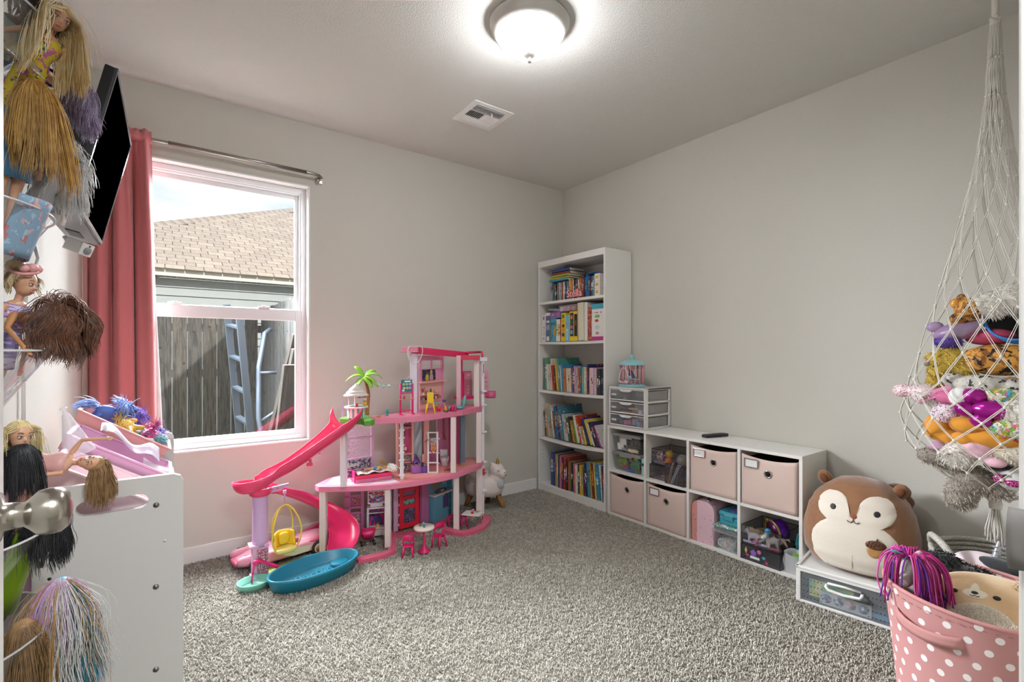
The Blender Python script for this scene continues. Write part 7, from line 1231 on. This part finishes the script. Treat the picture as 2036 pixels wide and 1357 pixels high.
# ================================================================= GREY ROPE BASKET
rb=thing('rope_basket','grey coiled rope basket with arched handle behind the polka dot basket','basket',(2.475,.352,.004)); rp=mat('grey_rope','#a9a59c',.9,bump=(420,.8,.004),var=(190,'#c9c5bb',.42,.58)); mb=MB(); g=[]
for k in range(19):
    z=.014+.0182*k; r_=.165+.040*(k/18)**.8; mb.tube([(r_*math.cos(a),r_*math.sin(a),z) for a in [2*PI*q/48 for q in range(48)]],.0096,7,closed=True)
obj('coils',mb,rp,rb)
for a0 in (R(122),R(302)): obj('handle',MB().tube([(.205*math.cos(a0+t),.205*math.sin(a0+t),.352+.045*math.cos(min(1,abs(t)/.42)*PI/2)**.5*(1 if abs(t)<.42 else 0)) for t in [-.62+.062*k for k in range(21)]],.012,8),rp,rb)
plush('unicorn_pillow','white and pink unicorn plush with silver horn in the rope basket',(2.395,.400,.325),[((0,0,0),(.06,.085,.05))],mat('pale_pink_plush','#e0cfd4',.9,sheen=.3),0,None,None,.006,'plush toy',[('horn',MB().tube(catmull([(.0,-.035,.045),(.004,-.04,.085),(.006,-.042,.105)],6),[.013-.0009*k for k in range(13)],12),mat('silver_horn','#b9b9c0',.3,.6)),('eye',MB().ell((-.056,.03,.012),(.003,.005,.005)),m_blk),('horn_rings',MB().tube([(.012*math.cos(a*3),-.036+.012*math.sin(a*3)-.0004*a,.05+.0068*a) for a in [.25*k for k in range(26)]],.0018,5),mat('silver_horn'))])
plush('dark_plush','black and dark green plush lying in the rope basket',(2.360,.330,.355),[((0,0.02,0),(.03,.07,.022)),((.01,-.06,-.004),(.03,.05,.016))],mat('charcoal_plush','#2c2d30',.9,sheen=.3),R(-10),None,None,.006,'plush toy',[('green_fin',MB().ell((.02,-.02,.018),(.02,.035,.008)),mat('dark_green','#1f4a34',.8))])
plush('white_plush','plain white plush heaped at the right of the rope basket',(2.435,.235,.365),[((0,0,0),(.055,.07,.05)),((-.02,.05,-.02),(.04,.05,.03))],mat('white_plush','#e3dfd8',.95,sheen=.3),0)
# ================================================================= HANGING TOY NET
NXC,NYC=2.45,.375
net=thing('toy_net','white macrame net hammock bulging with plush toys, hanging in the right front corner','toy net',(NXC,NYC,0)); rope=mat('white_cotton_rope','#dedad0',.85,bump=(800,.5,.002))
NZ=[2.30,2.16,2.018,1.915,1.814,1.715,1.603,1.495,1.36,1.275,1.188,1.09,.99,.925,.863,.80,.737,.675,.62,.57]; ZR=[(.54,.012),(.57,.045),(.593,.09),(.665,.185),(.737,.245),(.863,.268),(.99,.245),(1.188,.19),(1.36,.150),(1.495,.115),(1.603,.09),(1.715,.067),(1.814,.049),(2.018,.026),(2.30,.012)]
def nr_(z):
    for a,b in zip(ZR,ZR[1:]):
        if a[0]<=z<=b[0]: return a[1]+(b[1]-a[1])*(z-a[0])/(b[0]-a[0])
    return .012
NN=14; mb=MB(); kb=MB(); g=random.Random(2); Nd=[[None]*NN for _ in NZ]
for j,z in enumerate(NZ):
    for i in range(NN):
        a=2*PI*(i+(.5 if j%2 else 0))/NN+g.gauss(0,.02); zz=z+g.gauss(0,.006); r_=nr_(zz)*(1+g.gauss(0,.01)); Nd[j][i]=Vector((r_*math.cos(a),r_*math.sin(a),zz))
for j in range(len(NZ)):
    for i in range(NN):
        p=Nd[j][i]; kb.ell(tuple(p),(.0052,.0052,.0060),None,6,5)
        if j+1<len(NZ):
            for q in (Nd[j+1][i],Nd[j+1][(i-1)%NN] if j%2==0 else Nd[j+1][(i+1)%NN]):
                d=(q-p); t_=Vector((-p.y,p.x,0)).normalized()*.0021; out=Vector((p.x+q.x,p.y+q.y,0)); out=out.normalized()*.002
                for s_ in (-1,1): mb.tube([p+t_*s_,(p+q)/2+t_*s_*1.6+out,q+t_*s_],.0014,4,caps=False)
f=obj('rope_mesh',mb,rope,net); f['kind']='stuff'; f=obj('knots',kb,rope,net); f['kind']='stuff'
obj('hanging_cord',MB().cyl((0,0,2.28),(0,0,ZC-.012),.011,n=10).ell((0,0,2.29),(.016,.016,.02)),rope,net); obj('ceiling_hook',MB().cyl((0,0,ZC-.004),(0,0,ZC),.02,n=16).tube([(0,0,ZC-.004),(0,0,ZC-.02)],.004,6),m_nickel,net)
tb=MB(); g=random.Random(8)
for k in range(46):
    a=g.uniform(0,2*PI); r_=.016*math.sqrt(g.random()); tb.tube([(r_*.5*math.cos(a),r_*.5*math.sin(a),.555),(r_*1.0*math.cos(a),r_*math.sin(a),.50),(r_*1.5*math.cos(a)+g.gauss(0,.002),r_*1.5*math.sin(a)+g.gauss(0,.002),.45),(r_*1.75*math.cos(a)+g.gauss(0,.004),r_*1.75*math.sin(a)+g.gauss(0,.004),.415+g.gauss(0,.006))],.0022,5)
obj('tassel',tb,rope,net); obj('tassel_wrap',MB().lathe([(.0,.565),(.017,.56),(.020,.548),(.017,.530),(0,.528)],n=16),rope,net)
GN='plush toys inside the hanging net'
def NP(name,label,loc,ells,m,rz=0,fur=None,extra=(),vox=.006): return plush(name,label,loc,ells,m,rz,fur,GN,vox,'plush toy',extra)
leo=spots('leopard_print','#c9943f',['#2a1c14','#8a5626'],62,.53,kind='noise'); leo2=spots('leopard_print_big','#c98f3a',['#1f1510','#8f5a26'],46,.56)
NP('leopard_plush','leopard print plush cub with orange ears at the top of the net',(2.335,.425,1.245),[((0,0,0),(.038,.042,.045)),((-.02,.02,-.03),(.03,.03,.026)),((0,.02,.045),(.012,.016,.018))],leo,0,None,[('ear',MB().ell((-.01,.035,.028),(.012,.014,.018)),PL('ear_orange','#d8943a'))])
NP('fluffy_plush','white fluffy plush at the top of the net beside the leopard cub',(2.345,.375,1.262),[((0,0,0),(.045,.05,.045)),((.02,-.06,.02),(.05,.055,.05))],mat('white_fur','#ded9d0',.95),0,(mat('white_fur_tip','#ebe7e0',.9),1500,.016))
hb_=thing('plush_hat','white plush cap with blue striped band and black lining in the net','cap',(2.335,.300,1.215),(R(10),R(-70),R(-15)),GN); obj('crown',MB().lathe([(0,-.11),(.05,-.10),(.078,-.06),(.083,-.02)],n=32),mat('cap_white','#e0dcd2',.9),hb_); bb=MB()
for k in range(4): bb.tube([(.083*math.cos(a),.083*math.sin(a),-.018+.007*k) for a in [2*PI*q/36 for q in range(36)]],.0042,6,closed=True)
obj('blue_band',bb,mat('band_blue','#2f78c4',.7),hb_); obj('lining',MB().lathe([(.080,.006),(.07,-.03),(.0,-.06)],n=32),mat('lining_black','#232325',.8),hb_); obj('white_tag',MB().ell((.0,-.045,-.01),(.02,.03,.012)),mat('cap_white'),hb_)
one('tulle_bag',MB().ell((0,0,0),(.05,.075,.034),(R(-18),0,0),24,14).ell((-.004,.062,.018),(.020,.026,.020)),clear('lilac_tulle','#a98ab5',.62,.3),'sheer lilac tulle bag in the upper left of the net','bag',(2.335,.455,1.172),0,GN)
NP('purple_plush','deep violet plush peeking below the lilac tulle bag in the net',(2.325,.480,1.135),[((0,0,0),(.035,.04,.026))],mat('violet_plush','#5a4596',.95),0,(mat('violet_tip','#6a54a8',.9),400,.008))
NP('yellow_bear','shaggy yellow teddy bear at the left of the net',(2.325,.470,1.058),[((0,0,0),(.05,.06,.055)),((-.025,.03,-.03),(.03,.032,.028)),((-.02,-.04,-.03),(.028,.03,.026)),((0,.055,.02),(.018,.018,.018)),((-.01,.04,-.07),(.03,.03,.03))],mat('yellow_fur','#b5993f',.95),0,(mat('yellow_fur_tip','#c9ae55',.9),1800,.013),[('nose',MB().ell((-.06,.055,-.005),(.008,.010,.008)),mat('bear_nose','#8a7a60',.8))])
NP('leopard_plush','large leopard print plush body across the middle of the net',(2.330,.345,1.070),[((0,0,0),(.06,.105,.055)),((-.005,-.10,-.01),(.055,.06,.05))],leo2,R(6))
NP('rose_plush','dark rose plush behind the leopard body in the net',(2.36,.375,1.150),[((0,0,0),(.05,.07,.03))],mat('rose_cloth','#b0405f',.9))
NP('spotted_seal','grey and black spotted seal plush lying across the net',(2.262,.385,.985),[((0,0,0),(.036,.082,.034)),((.0,.07,.015),(.028,.034,.024)),((.005,-.08,0),(.03,.035,.025))],spots('seal_spots','#b9b4ac',['#25252a'],48,.60,(1,1,1)),R(-6),(mat('seal_tip','#c9c5be',.9),500,.007))
sqn=spots('sequin_pink','#d9a9b0',['#7a4a5a','#efd9dc'],210,.5,rough=.25)
NP('sequin_plush','pale pink sequin plush foot sticking out of the left of the net',(2.292,.588,.950),[((0,0.02,0),(.026,.036,.026)),((0.01,-.03,0),(.026,.03,.026))],sqn,R(-25)); NP('fluffy_cuff','white and pink fluffy plush leg joining the sequin foot in the net',(2.290,.535,.942),[((0,0,0),(.036,.045,.036))],mat('pinkish_fur','#d9c9c9',.95),0,(mat('pinkish_tip','#e6dcd9',.9),600,.012))
one('pink_ear',MB().add([(0,0,0),(.0,-.075,.035),(-.005,-.07,.0),(-.01,.03,-.045),(.008,0,0),(.008,-.075,.035),(.004,-.07,0),(-.002,.03,-.045)],[(0,1,2,3),(7,6,5,4),(0,4,5,1),(1,5,6,2),(2,6,7,3),(3,7,4,0)]),mat('ear_pink','#cf85a5',.85),'pointed pink felt plush ear at the left of the net below the yellow bear','plush ear',(2.262,.520,.955),0,GN)
NP('pink_plush','pink folded plush under the spotted seal in the net',(2.285,.470,.940),[((0,0,0),(.04,.05,.03)),((-.015,-.03,-.01),(.03,.03,.022))],mat('pink_cloth','#c96a92',.85)); NP('white_ball_plush','smooth white ball shaped plush left of the magenta balls in the net',(2.250,.432,.942),[((0,0,0),(.03,.032,.034))],mat('white_cloth','#dfdfdc',.9))
mg=mat('metallic_magenta','#a81f8f',.22,.55)
for l,p,r in [('upper',(2.243,.393,.948),.032),('lower right long',(2.233,.352,.905),.034),('bottom',(2.232,.375,.868),.028),('left',(2.233,.415,.902),.028)]: NP('metallic_ball_plush',l+' shiny magenta puffy plush toe in the middle of the net',p,[((0,0,0),(r,r*1.15 if 'long' not in l else r*1.6,r*.95))],mg)
for l,p in [('tie dyed rainbow fluffy plush right of the upper magenta toe in the net',(2.258,.325,.955)),('rainbow fluffy plush at the lower right of the net under the white fluff',(2.246,.305,.850))]: NP('rainbow_plush',l,p,[((0,0,0),(.038,.062,.034))],spots('rainbow_dye','#c9c04a',['#4f9fc4','#d9609a','#7ab04a','#e6dfd0'],24,.52),0,(spots('rainbow_tip','#d9d05a',['#5fb0d0','#e070a8','#8ac05a'],30,.52),800,.010))
NP('fluffy_plush','white fluffy plush between the two rainbow plushes at the right of the net',(2.245,.290,.905),[((0,0,0),(.042,.048,.045))],mat('white_fur'),0,(mat('white_fur_tip'),900,.015))
NP('sequin_plush','pink and silver sequin plush at the left above the orange plush',(2.270,.475,.878),[((0,0,0),(.034,.042,.036))],spots('sequin_silver','#d3a5b8',['#6a4a6a','#f0e6ea'],190,.5,rough=.22))
org_=mat('orange_plush','#cf8a24',.9,sheen=.3)
for l,p,e in [('orange plush arm crossing the middle of the net',(2.248,.415,.846),[((0,0,0),(.03,.048,.030)),((0,-.05,.006),(.028,.04,.02))]),('orange plush body at the far left of the net',(2.285,.500,.825),[((0,0,0),(.034,.04,.05)),((.0,-.03,-.03),(.03,.04,.03))]),('orange plush body low in the middle of the net',(2.262,.360,.808),[((0,0,0),(.034,.085,.036)),((.0,.06,-.01),(.03,.04,.025))])]: NP('orange_plush',l,p,e,org_)
NP('lamb_plush','white fluffy lamb plush with pink ears at the lower left of the net',(2.275,.445,.738),[((0,0,0),(.04,.045,.042))],mat('lamb_white','#dcd6d0',.95),0,(mat('white_fur_tip'),1100,.014),[('ear',MB().ell((-.005,.05,.02),(.014,.026,.016)),mat('ear_floral','#b58aa8',.9)),('closed_eye',MB().tube([(-.042,.018,.004),(-.043,.012,.001),(-.042,.006,.003)],.0014,5),m_blk)])
NP('pink_lamb_body','smooth pale pink plush body right of the lamb face in the net',(2.268,.390,.772),[((0,0,0),(.034,.048,.045)),((-.005,-.045,-.045),(.018,.030,.018)),((-.005,.02,.05),(.016,.02,.022))],mat('pale_pink_cloth','#d9aebb',.9)); NP('cream_plush','cream furry plush at the lower right of the net',(2.282,.310,.768),[((0,0,0),(.036,.085,.04))],mat('cream_fur','#cfc5b4',.95),0,(mat('cream_fur_tip','#ddd5c6',.9),900,.012))
gf=mat('grey_fur','#8f867c',.95); gft=spots('grey_fur_tip','#b9b0a5',['#8f867c'],160,.55)
NP('grey_rabbit','grey furry rabbit plush, paw and foot hanging out of the net bottom',(2.350,.415,.640),[((0,0,0),(.05,.06,.05)),((-.05,.100,.075),(.034,.046,.030)),((-.030,.055,.055),(.03,.05,.028)),((-.008,.035,-.058),(.042,.044,.056)),((-.01,.0,-.005),(.036,.05,.04)),((.0,-.055,-.02),(.03,.045,.03))],gf,0,(gft,3800,.012))
t=NP('penguin_plush','black and white plush with glittery magenta bow at the lower right of the net',(2.325,.312,.672),[((0,0,0),(.036,.045,.042)),((.02,.03,.03),(.03,.045,.022))],mat('penguin_white','#dcdcda',.9),0,None,[('bow',MB().ell((-.032,-.005,-.012),(.012,.022,.012)).ell((-.03,.03,-.002),(.010,.016,.016)),spots('glitter_magenta','#c42f86',['#e87ab8','#7a1f5a'],220,.5,rough=.25)),('eye',MB().ell((-.036,.012,.012),(.004,.009,.004)),m_blk),('black_patch',MB().ell((.0,.035,.035),(.036,.04,.018)),mat('black_fur'))])
NP('red_plush','small red plush showing above the cream fur at the right of the net',(2.262,.300,.812),[((0,0,0),(.024,.03,.016))],mat('red_cloth','#b0283a',.85)); NP('brown_plush','brown plush foot at the right of the net beside the seal',(2.275,.310,.995),[((0,0,0),(.024,.028,.02))],mat('brown_cloth','#a0703f',.9)); NP('green_plush','pale green plush at the right edge of the net',(2.275,.275,.978),[((0,0,0),(.03,.03,.024))],mat('pale_green_cloth','#a9c49a',.9))
# ================================================================= DOLLS IN THE HANGING CLEAR-POCKET ORGANISER
org=thing('doll_organiser','clear plastic pocket organiser hanging on the left wall behind the open door, full of dolls','organiser',(X0+.004,1.20,0))
obj('backing',MB().box(0,.003,-.20,.20,.42,1.98),clear('organiser_backing','#e8e8ea',.35,.2),org)
m_pock=clear('pocket_vinyl','#eef0f2',.12,.05,.3)
for k,z in enumerate((1.50,1.17,.93,.62,.45)):
    p=obj('pocket',MB().sheet(lambda u,v:(.004+.115*v*math.sin(PI*min(1,u*1.0))**.45,-.17+.34*u,z+.17*v),14,6),m_pock,org)
    obj('pocket_rim',MB().tube([(.004+.117*math.sin(PI*u)**.45,-.17+.34*u,z+.17) for u in [q/16 for q in range(17)]],.002,5),clear('pocket_rim','#f2f3f5',.6,.1),p)
def hairfall(mb,n,ln,r,grav,out,curl,seed,nseg=9,scalp=.0175,lock=14,face=True):
    """hair rooted all over the scalp, gathered in locks, falling along grav (doll space)"""
    g=random.Random(seed); gv=Vector(grav).normalized(); C=Vector((0,.0045,.2705)); locks=[(g.uniform(0,6),g.uniform(0,6),g.uniform(.75,1.1),Vector((g.gauss(0,1),g.gauss(0,1),g.gauss(0,1)))*.09) for _ in range(lock)]
    for i in range(n):
        a=g.uniform(-.3,PI+.3); e=g.uniform(-.35,1.35); nn=Vector((math.cos(a)*math.cos(e),math.sin(a)*math.cos(e),math.sin(e))); p=C+nn*scalp; q=locks[int((a+.3)/(PI+.61)*lock)%lock]
        d=(nn*out+gv*.6+q[3]+Vector((g.gauss(0,.08),g.gauss(0,.08),g.gauss(0,.08)))).normalized(); l=ln*q[2]*g.uniform(.85,1.08); pts=[p]; st=l/nseg
        for k in range(nseg):
            w=Vector((math.sin(q[0]+k*1.3),math.cos(q[1]+k*1.5),math.sin(q[1]+k*1.1)))*curl*.35
            d=(d+gv*(.55 if k<4 else .35)+w+q[3]*.25).normalized(); p=p+d*st
            v=p-C
            if v.length<scalp*1.02: p=C+v.normalized()*scalp*1.05
            if face and p.y<.006 and abs(p.x)<.0215 and p.z<.276: p.x=math.copysign(.022+.004*g.random(),p.x if abs(p.x)>.002 else g.random()-.5)
            pts.append(p)
        mb.tube(pts,[r]*nseg+[r*.4],3,caps=False)
    return mb
SK=[mat('skin_light','#d3a283',.42),mat('skin_tan','#b98257',.42),mat('skin_brown','#6f4630',.45)]
def frame_(up,face):
    z=Vector(up).normalized(); y=-Vector(face); y=(y-z*y.dot(z)).normalized(); x=y.cross(z); M=Matrix((x,y,z)).transposed(); return M
m_eyew=mat('eye_white','#e9e6e2',.4); m_iris=mat('eye_blue','#3f5f7a',.3); m_lip=mat('lip_rose','#b3535f',.4); m_brow=mat('brow_brown','#6d4a33',.6); m_lash=mat('lash_dark','#2a1e1c',.6)
def doll(label,head,up,face,skin,arms,dress,hair,legs=True,sleeves=None):
    Mr=frame_(up,face); o=Vector(head)-Mr@Vector((0,0,.262))
    t=thing('fashion_doll',label,'doll',o,Mr.to_euler(),'fashion dolls in the wall organiser')
    b=MB().ell((0,.001,.266),(.0165,.0178,.0185),None,18,12).ell((0,-.004,.255),(.0125,.0135,.0145),None,16,10).ell((0,-.0185,.2585),(.0022,.003,.003),None,8,6).cyl((0,0,.228),(0,0,.248),.0062,n=10)
    b.ell((0,0,.218),(.023,.0115,.014)).ell((0,-.004,.205),(.0195,.0135,.014)).ell((0,0,.188),(.0135,.0105,.022)).ell((0,.001,.164),(.0195,.0135,.017))
    if legs:
        for x in (-1,1): b.tube([(x*.0095,0,.160),(x*.0105,0,.125),(x*.010,0,.088),(x*.0105,.002,.060),(x*.010,.0,.012),(x*.010,-.010,.002)],[.0115,.0105,.0075,.0075,.0045,.004],10)
    for (e,h),x in zip(arms,(-1,1)):
        s=(x*.0235,0,.222); b.tube([s,((s[0]+e[0])/2,(s[1]+e[1])/2,(s[2]+e[2])/2),e,h],[.0062,.0055,.0046,.0036],9)
        d=(Vector(h)-Vector(e)).normalized(); q=Vector(h); sd=d.cross(Vector((0,1,0))); sd=sd.normalized() if sd.length>.1 else Vector((1,0,0)); b.ell(tuple(q+d*.006),(.0042,.003,.0065),None,8,6)
        for k in range(4): b.tube([tuple(q+d*.008+sd*(.0022*(k-1.5))),tuple(q+d*(.019-.0015*abs(k-1.4))+sd*(.003*(k-1.5)))],[.0016,.0012],5)
        b.tube([tuple(q+d*.002+sd*.004),tuple(q+d*.011+sd*.008)],[.0016,.0012],5)
    obj('body',b,skin,t,remesh=.0017,smooth=3)
    ft=MB()
    for x in (-.0068,.0068): ft.ell((x,-.0165,.2635),(.0032,.0016,.0021),None,12,8)
    eo=obj('eyes',ft,m_eyew,t); ir=MB(); la=MB(); br=MB()
    for x in (-.0068,.0068):
        sg=1 if x>0 else -1
        ir.ell((x,-.0177,.2635),(.0016,.0009,.0018),None,10,6); la.tube([(x-sg*.0034,-.0172,.264),(x,-.0186,.2662),(x+sg*.0042,-.0158,.2652)],.00055,5); br.tube([(x-sg*.0032,-.0172,.2702),(x,-.0172,.2718),(x+sg*.0040,-.0150,.2708)],.0006,5)
    obj('iris',ir,m_iris,eo); obj('lashes',la,m_lash,t); obj('eyebrows',br,m_brow,t); obj('lips',MB().ell((0,-.0168,.2502),(.0042,.0018,.0015),None,12,6),m_lip,t)
    if dress:
        dm,ln=dress; obj('dress',MB().lathe([(.020,.224),(.0235,.212),(.0225,.203),(.0165,.186),(.020,.170),(.021+.02*ln,.160-ln*.5),(.0225+.05*ln,.160-ln)],n=24,sy=.78),dm,t,solid=.0014)
    if sleeves:
        for (e,h),x in zip(arms,(-1,1)): obj('sleeve',MB().tube([(x*.0235,0,.222),e,tuple(Vector(e)*.25+Vector(h)*.75)],[.0085,.0072,.0065],10),sleeves,t)
    hm,kind,ln,n=hair[:4]; hs=MB().ell((0,.0045,.2705),(.0178,.0172,.0178),None,18,12); gv=Mr.transposed()@Vector((0,0,-1)); sd=len(label)*7+n
    K={'long':(.28,.10,9),'curl':(.5,.8,10),'puff':(1.5,1.3,8),'bun':(.9,1.3,7)}[kind]
    if kind=='bun': hs.ell((0,.02,.287),(.014,.014,.013),None,14,10)
    hairfall(hs,int(n*3.1),ln,.00047,gv*(.45 if kind=='puff' else 1),K[0],K[1],sd,K[2])
    hairfall(hs,int(n*.12),ln*1.08,.0003,gv,K[0]*1.6,K[1]+.5,sd+1,K[2])
    obj('hair',hs,hm,t)
    for extra in hair[4:]:
        em,en,el,cv=extra; obj('hair_streak',hairfall(MB(),int(en*2.2),el,.0005,gv,.55,cv,sd+en,9,.0185,5),em,t)
    return t
def hairm(n,h,h2): return mat(n,h,.38,var=(60,h2,.35,.68),sheen=.15)
hb=hairm('hair_blond','#d8b26a','#e6cf9f'); hgold=hairm('hair_golden','#bd8a3a','#d9ae5c'); hbr=hairm('hair_chestnut','#55301c','#7a4a2c'); hlb=hairm('hair_light_brown','#8f6a42','#b39063'); hdk=hairm('hair_dark_brown','#2e2018','#4f3a2a'); hblk=hairm('hair_black','#0c0c10','#1f1f28'); hpur=hairm('hair_lilac','#8d7d9f','#b3a4c2'); hwh=hairm('hair_silver_white','#d9d6d4','#f0efee'); hrain=hairm('hair_turquoise','#2f8fb0','#4fb6d0'); hpk=hairm('hair_pink_lilac','#c99ad0','#e0bfe6')
fy=spots('dress_yellow_floral','#d9c33a',['#c46aa0','#3f6f5f','#d9789f'],70,.62); UPL=(.40,-.25,.88)
SD=lambda a=.03,b=.045:[((-.034,-.002,.185),(-.040,-.012,.150)),((.034,-.002,.185),(.040,-.012,.150))]
IN=(.62,-.76,.12)   # looking out of the pocket towards the doorway
doll('brown skinned doll with short dark brown hair, highest in the organiser',(-.172,1.175,1.697),(.55,-.5,.62),(-.3,.9,0),SK[2],SD(),(PL('romper_mint','#8fb5a8'),.0),(hdk,'puff',.045,200),False)
doll('smiling blond doll in a yellow floral dress near the ceiling, facing the room',(-.138,1.157,1.683),(.36,-.28,.85),(.45,-.85,-.22),SK[0],[((-.05,.0,.195),(-.056,-.005,.150)),((.046,-.004,.180),(.030,-.008,.128))],(fy,.10),(hb,'long',.125,260,(hairm('hair_pale_blond','#e3cd9c','#efe0bd'),90,.14,.15)))
doll('doll with lilac hair and blue top under the blond floral doll',(-.135,1.285,1.622),(.75,-.45,-.35),(.3,-.3,-.9),SK[0],SD(),(spots('top_denim','#2f4f86',['#4f6fa8'],60,.5),.03),(hpur,'curl',.095,260),False)
doll('golden haired doll seen from behind with blue sleeves, left of the television',(-.172,1.175,1.548),(.2,-.1,1),(-.5,.85,-.1),SK[0],[((-.032,.0,.185),(-.036,-.006,.140)),((.034,.0,.185),(.036,-.010,.145))],(PL('dress_blue','#4f7fa3'),.05),(hgold,'long',.155,330),True,PL('sleeve_denim','#4f7da0'))
doll('pale doll with silver white hair hanging beside the television',(-.150,1.298,1.485),(.35,-.2,.9),(.55,-.8,-.1),mat('skin_pale','#d9cdc6',.4),SD(),(PL('dress_silver','#b9bcc4'),.04),(hwh,'curl',.12,260),False)
doll('blond doll with pink headband and purple striped dress, looking to the right',(-.186,1.194,1.218),(.25,-.1,1),(.75,-.4,-.25),SK[0],[((-.036,.0,.185),(-.036,-.012,.135)),((.036,-.006,.182),(.030,-.015,.115))],(spots('stripe_purple','#8a7ab0',['#c9bcd9'],70,.5,(.3,.3,3)),.05),(hairm('hair_ash_blond','#c2a476','#dcc8a2'),'bun',.03,120))
hbd=thing('doll_headband','pink flower headband on the ash blond doll','headband',(-.184,1.188,1.238)); obj('band',MB().tube([(.019*math.cos(a),.019*math.sin(a),.004+.010*math.sin(a)) for a in [2*PI*k/20 for k in range(20)]],.003,6,closed=True),PL('band_pink','#d99a9a'),hbd); obj('flower',MB().ell((.012,-.013,.006),(.008,.007,.008)).ell((.002,-.019,.004),(.007,.006,.007)).ell((.018,-.004,.006),(.006,.006,.007)),PL('band_pink'),hbd)
doll('doll buried under a big mass of chestnut hair, bent forward out of its pocket',(-.150,1.182,1.162),(.85,-.2,.12),(.2,-.3,-.95),SK[1],[((-.04,-.03,.22),(-.05,-.07,.245)),((.035,-.02,.2),(.03,-.05,.215))],(spots('dress_purple_lace','#7a4f95',['#b093c0','#d9c9a0'],55,.55),.12),(hbr,'puff',.10,520))
doll('blond doll with one eye showing and pink dress, low in the organiser by the knob',(-.192,1.200,.950),(.15,-.1,1),(.55,-.85,-.1),SK[0],SD(),(PL('dress_rose','#d3a0a0'),.09),(hairm('hair_buttery','#d6bd7f','#eadfb5'),'long',.06,170))
doll('light brown haired doll lying over the pale pink bin with her arm raised',(-.118,1.430,.850),(.92,-.25,-.1),(.2,-.8,.5),SK[0],[((-.05,-.01,.235),(-.052,-.015,.275)),((.035,-.01,.19),(.035,-.02,.15))],(PL('dress_blush','#d9a7a3'),.07),(hlb,'curl',.085,220),False)
doll('doll with straight black hair just above the door knob',(-.192,1.198,.915),(.3,-.3,.85),(-.4,.9,0),SK[1],SD(),(PL('dress_pink2','#cf9aa5'),.07),(hblk,'long',.075,220))
doll('doll with looping black hair hanging below the door knob, lime green skirt',(-.165,1.192,.815),(.3,-.2,.85),(-.4,.9,0),SK[2],SD(),(PL('skirt_lime','#7a9a1f'),.09),(hblk,'curl',.10,260))
doll('doll with turquoise, lilac and silver hair at the bottom of the organiser',(-.140,1.188,.668),(.25,-.2,.95),(-.2,.95,0),SK[0],SD(),(PL('dress_aqua','#6fa3b0'),.10),(hrain,'long',.20,200,(hpk,120,.12,.3),(hairm('hair_sand','#c2ab7f','#d9caa6'),60,.20,.3),(hwh,110,.18,.8)))
doll('doll with long light brown hair in the bottom left corner',(-.182,1.150,.622),(.15,-.1,1),(-.4,.9,0),SK[0],SD(),(PL('dress_plum','#7a4a6a'),.08),(hlb,'long',.17,230))
one('doll_dress',MB().sheet(lambda u,v:(-.205+.06*math.sin(PI*u)*.5+.03*v,1.10+.12*u,1.255+.10*v),12,8,.002),spots('blue_floral','#7f9db5',['#b5706f','#c9a0a0','#9fb9cc'],55,.63),'blue floral doll dress folded in the clear pocket under the golden doll','dress')

one('doll_dress',MB().sheet(lambda u,v:(-.235+.075*u-.02*v,1.15+.02*u+.012*math.sin(5*u),1.575+.055*(1-u)*.9+.085*v*(1-.55*u)),14,8,.002),fy,'yellow floral doll dress folded in the clear pocket below the blond doll at the top','dress')
one('clear_pocket_flap',MB().sheet(lambda u,v:(-.236+.082*u-.022*v,1.138+.02*u,1.57+.055*(1-u)*.9+.098*v*(1-.55*u)),14,8,.001),m_pock,'clear vinyl pocket flap over the yellow floral dress at the top of the organiser','pocket flap')
bpy.context.view_layer.update()
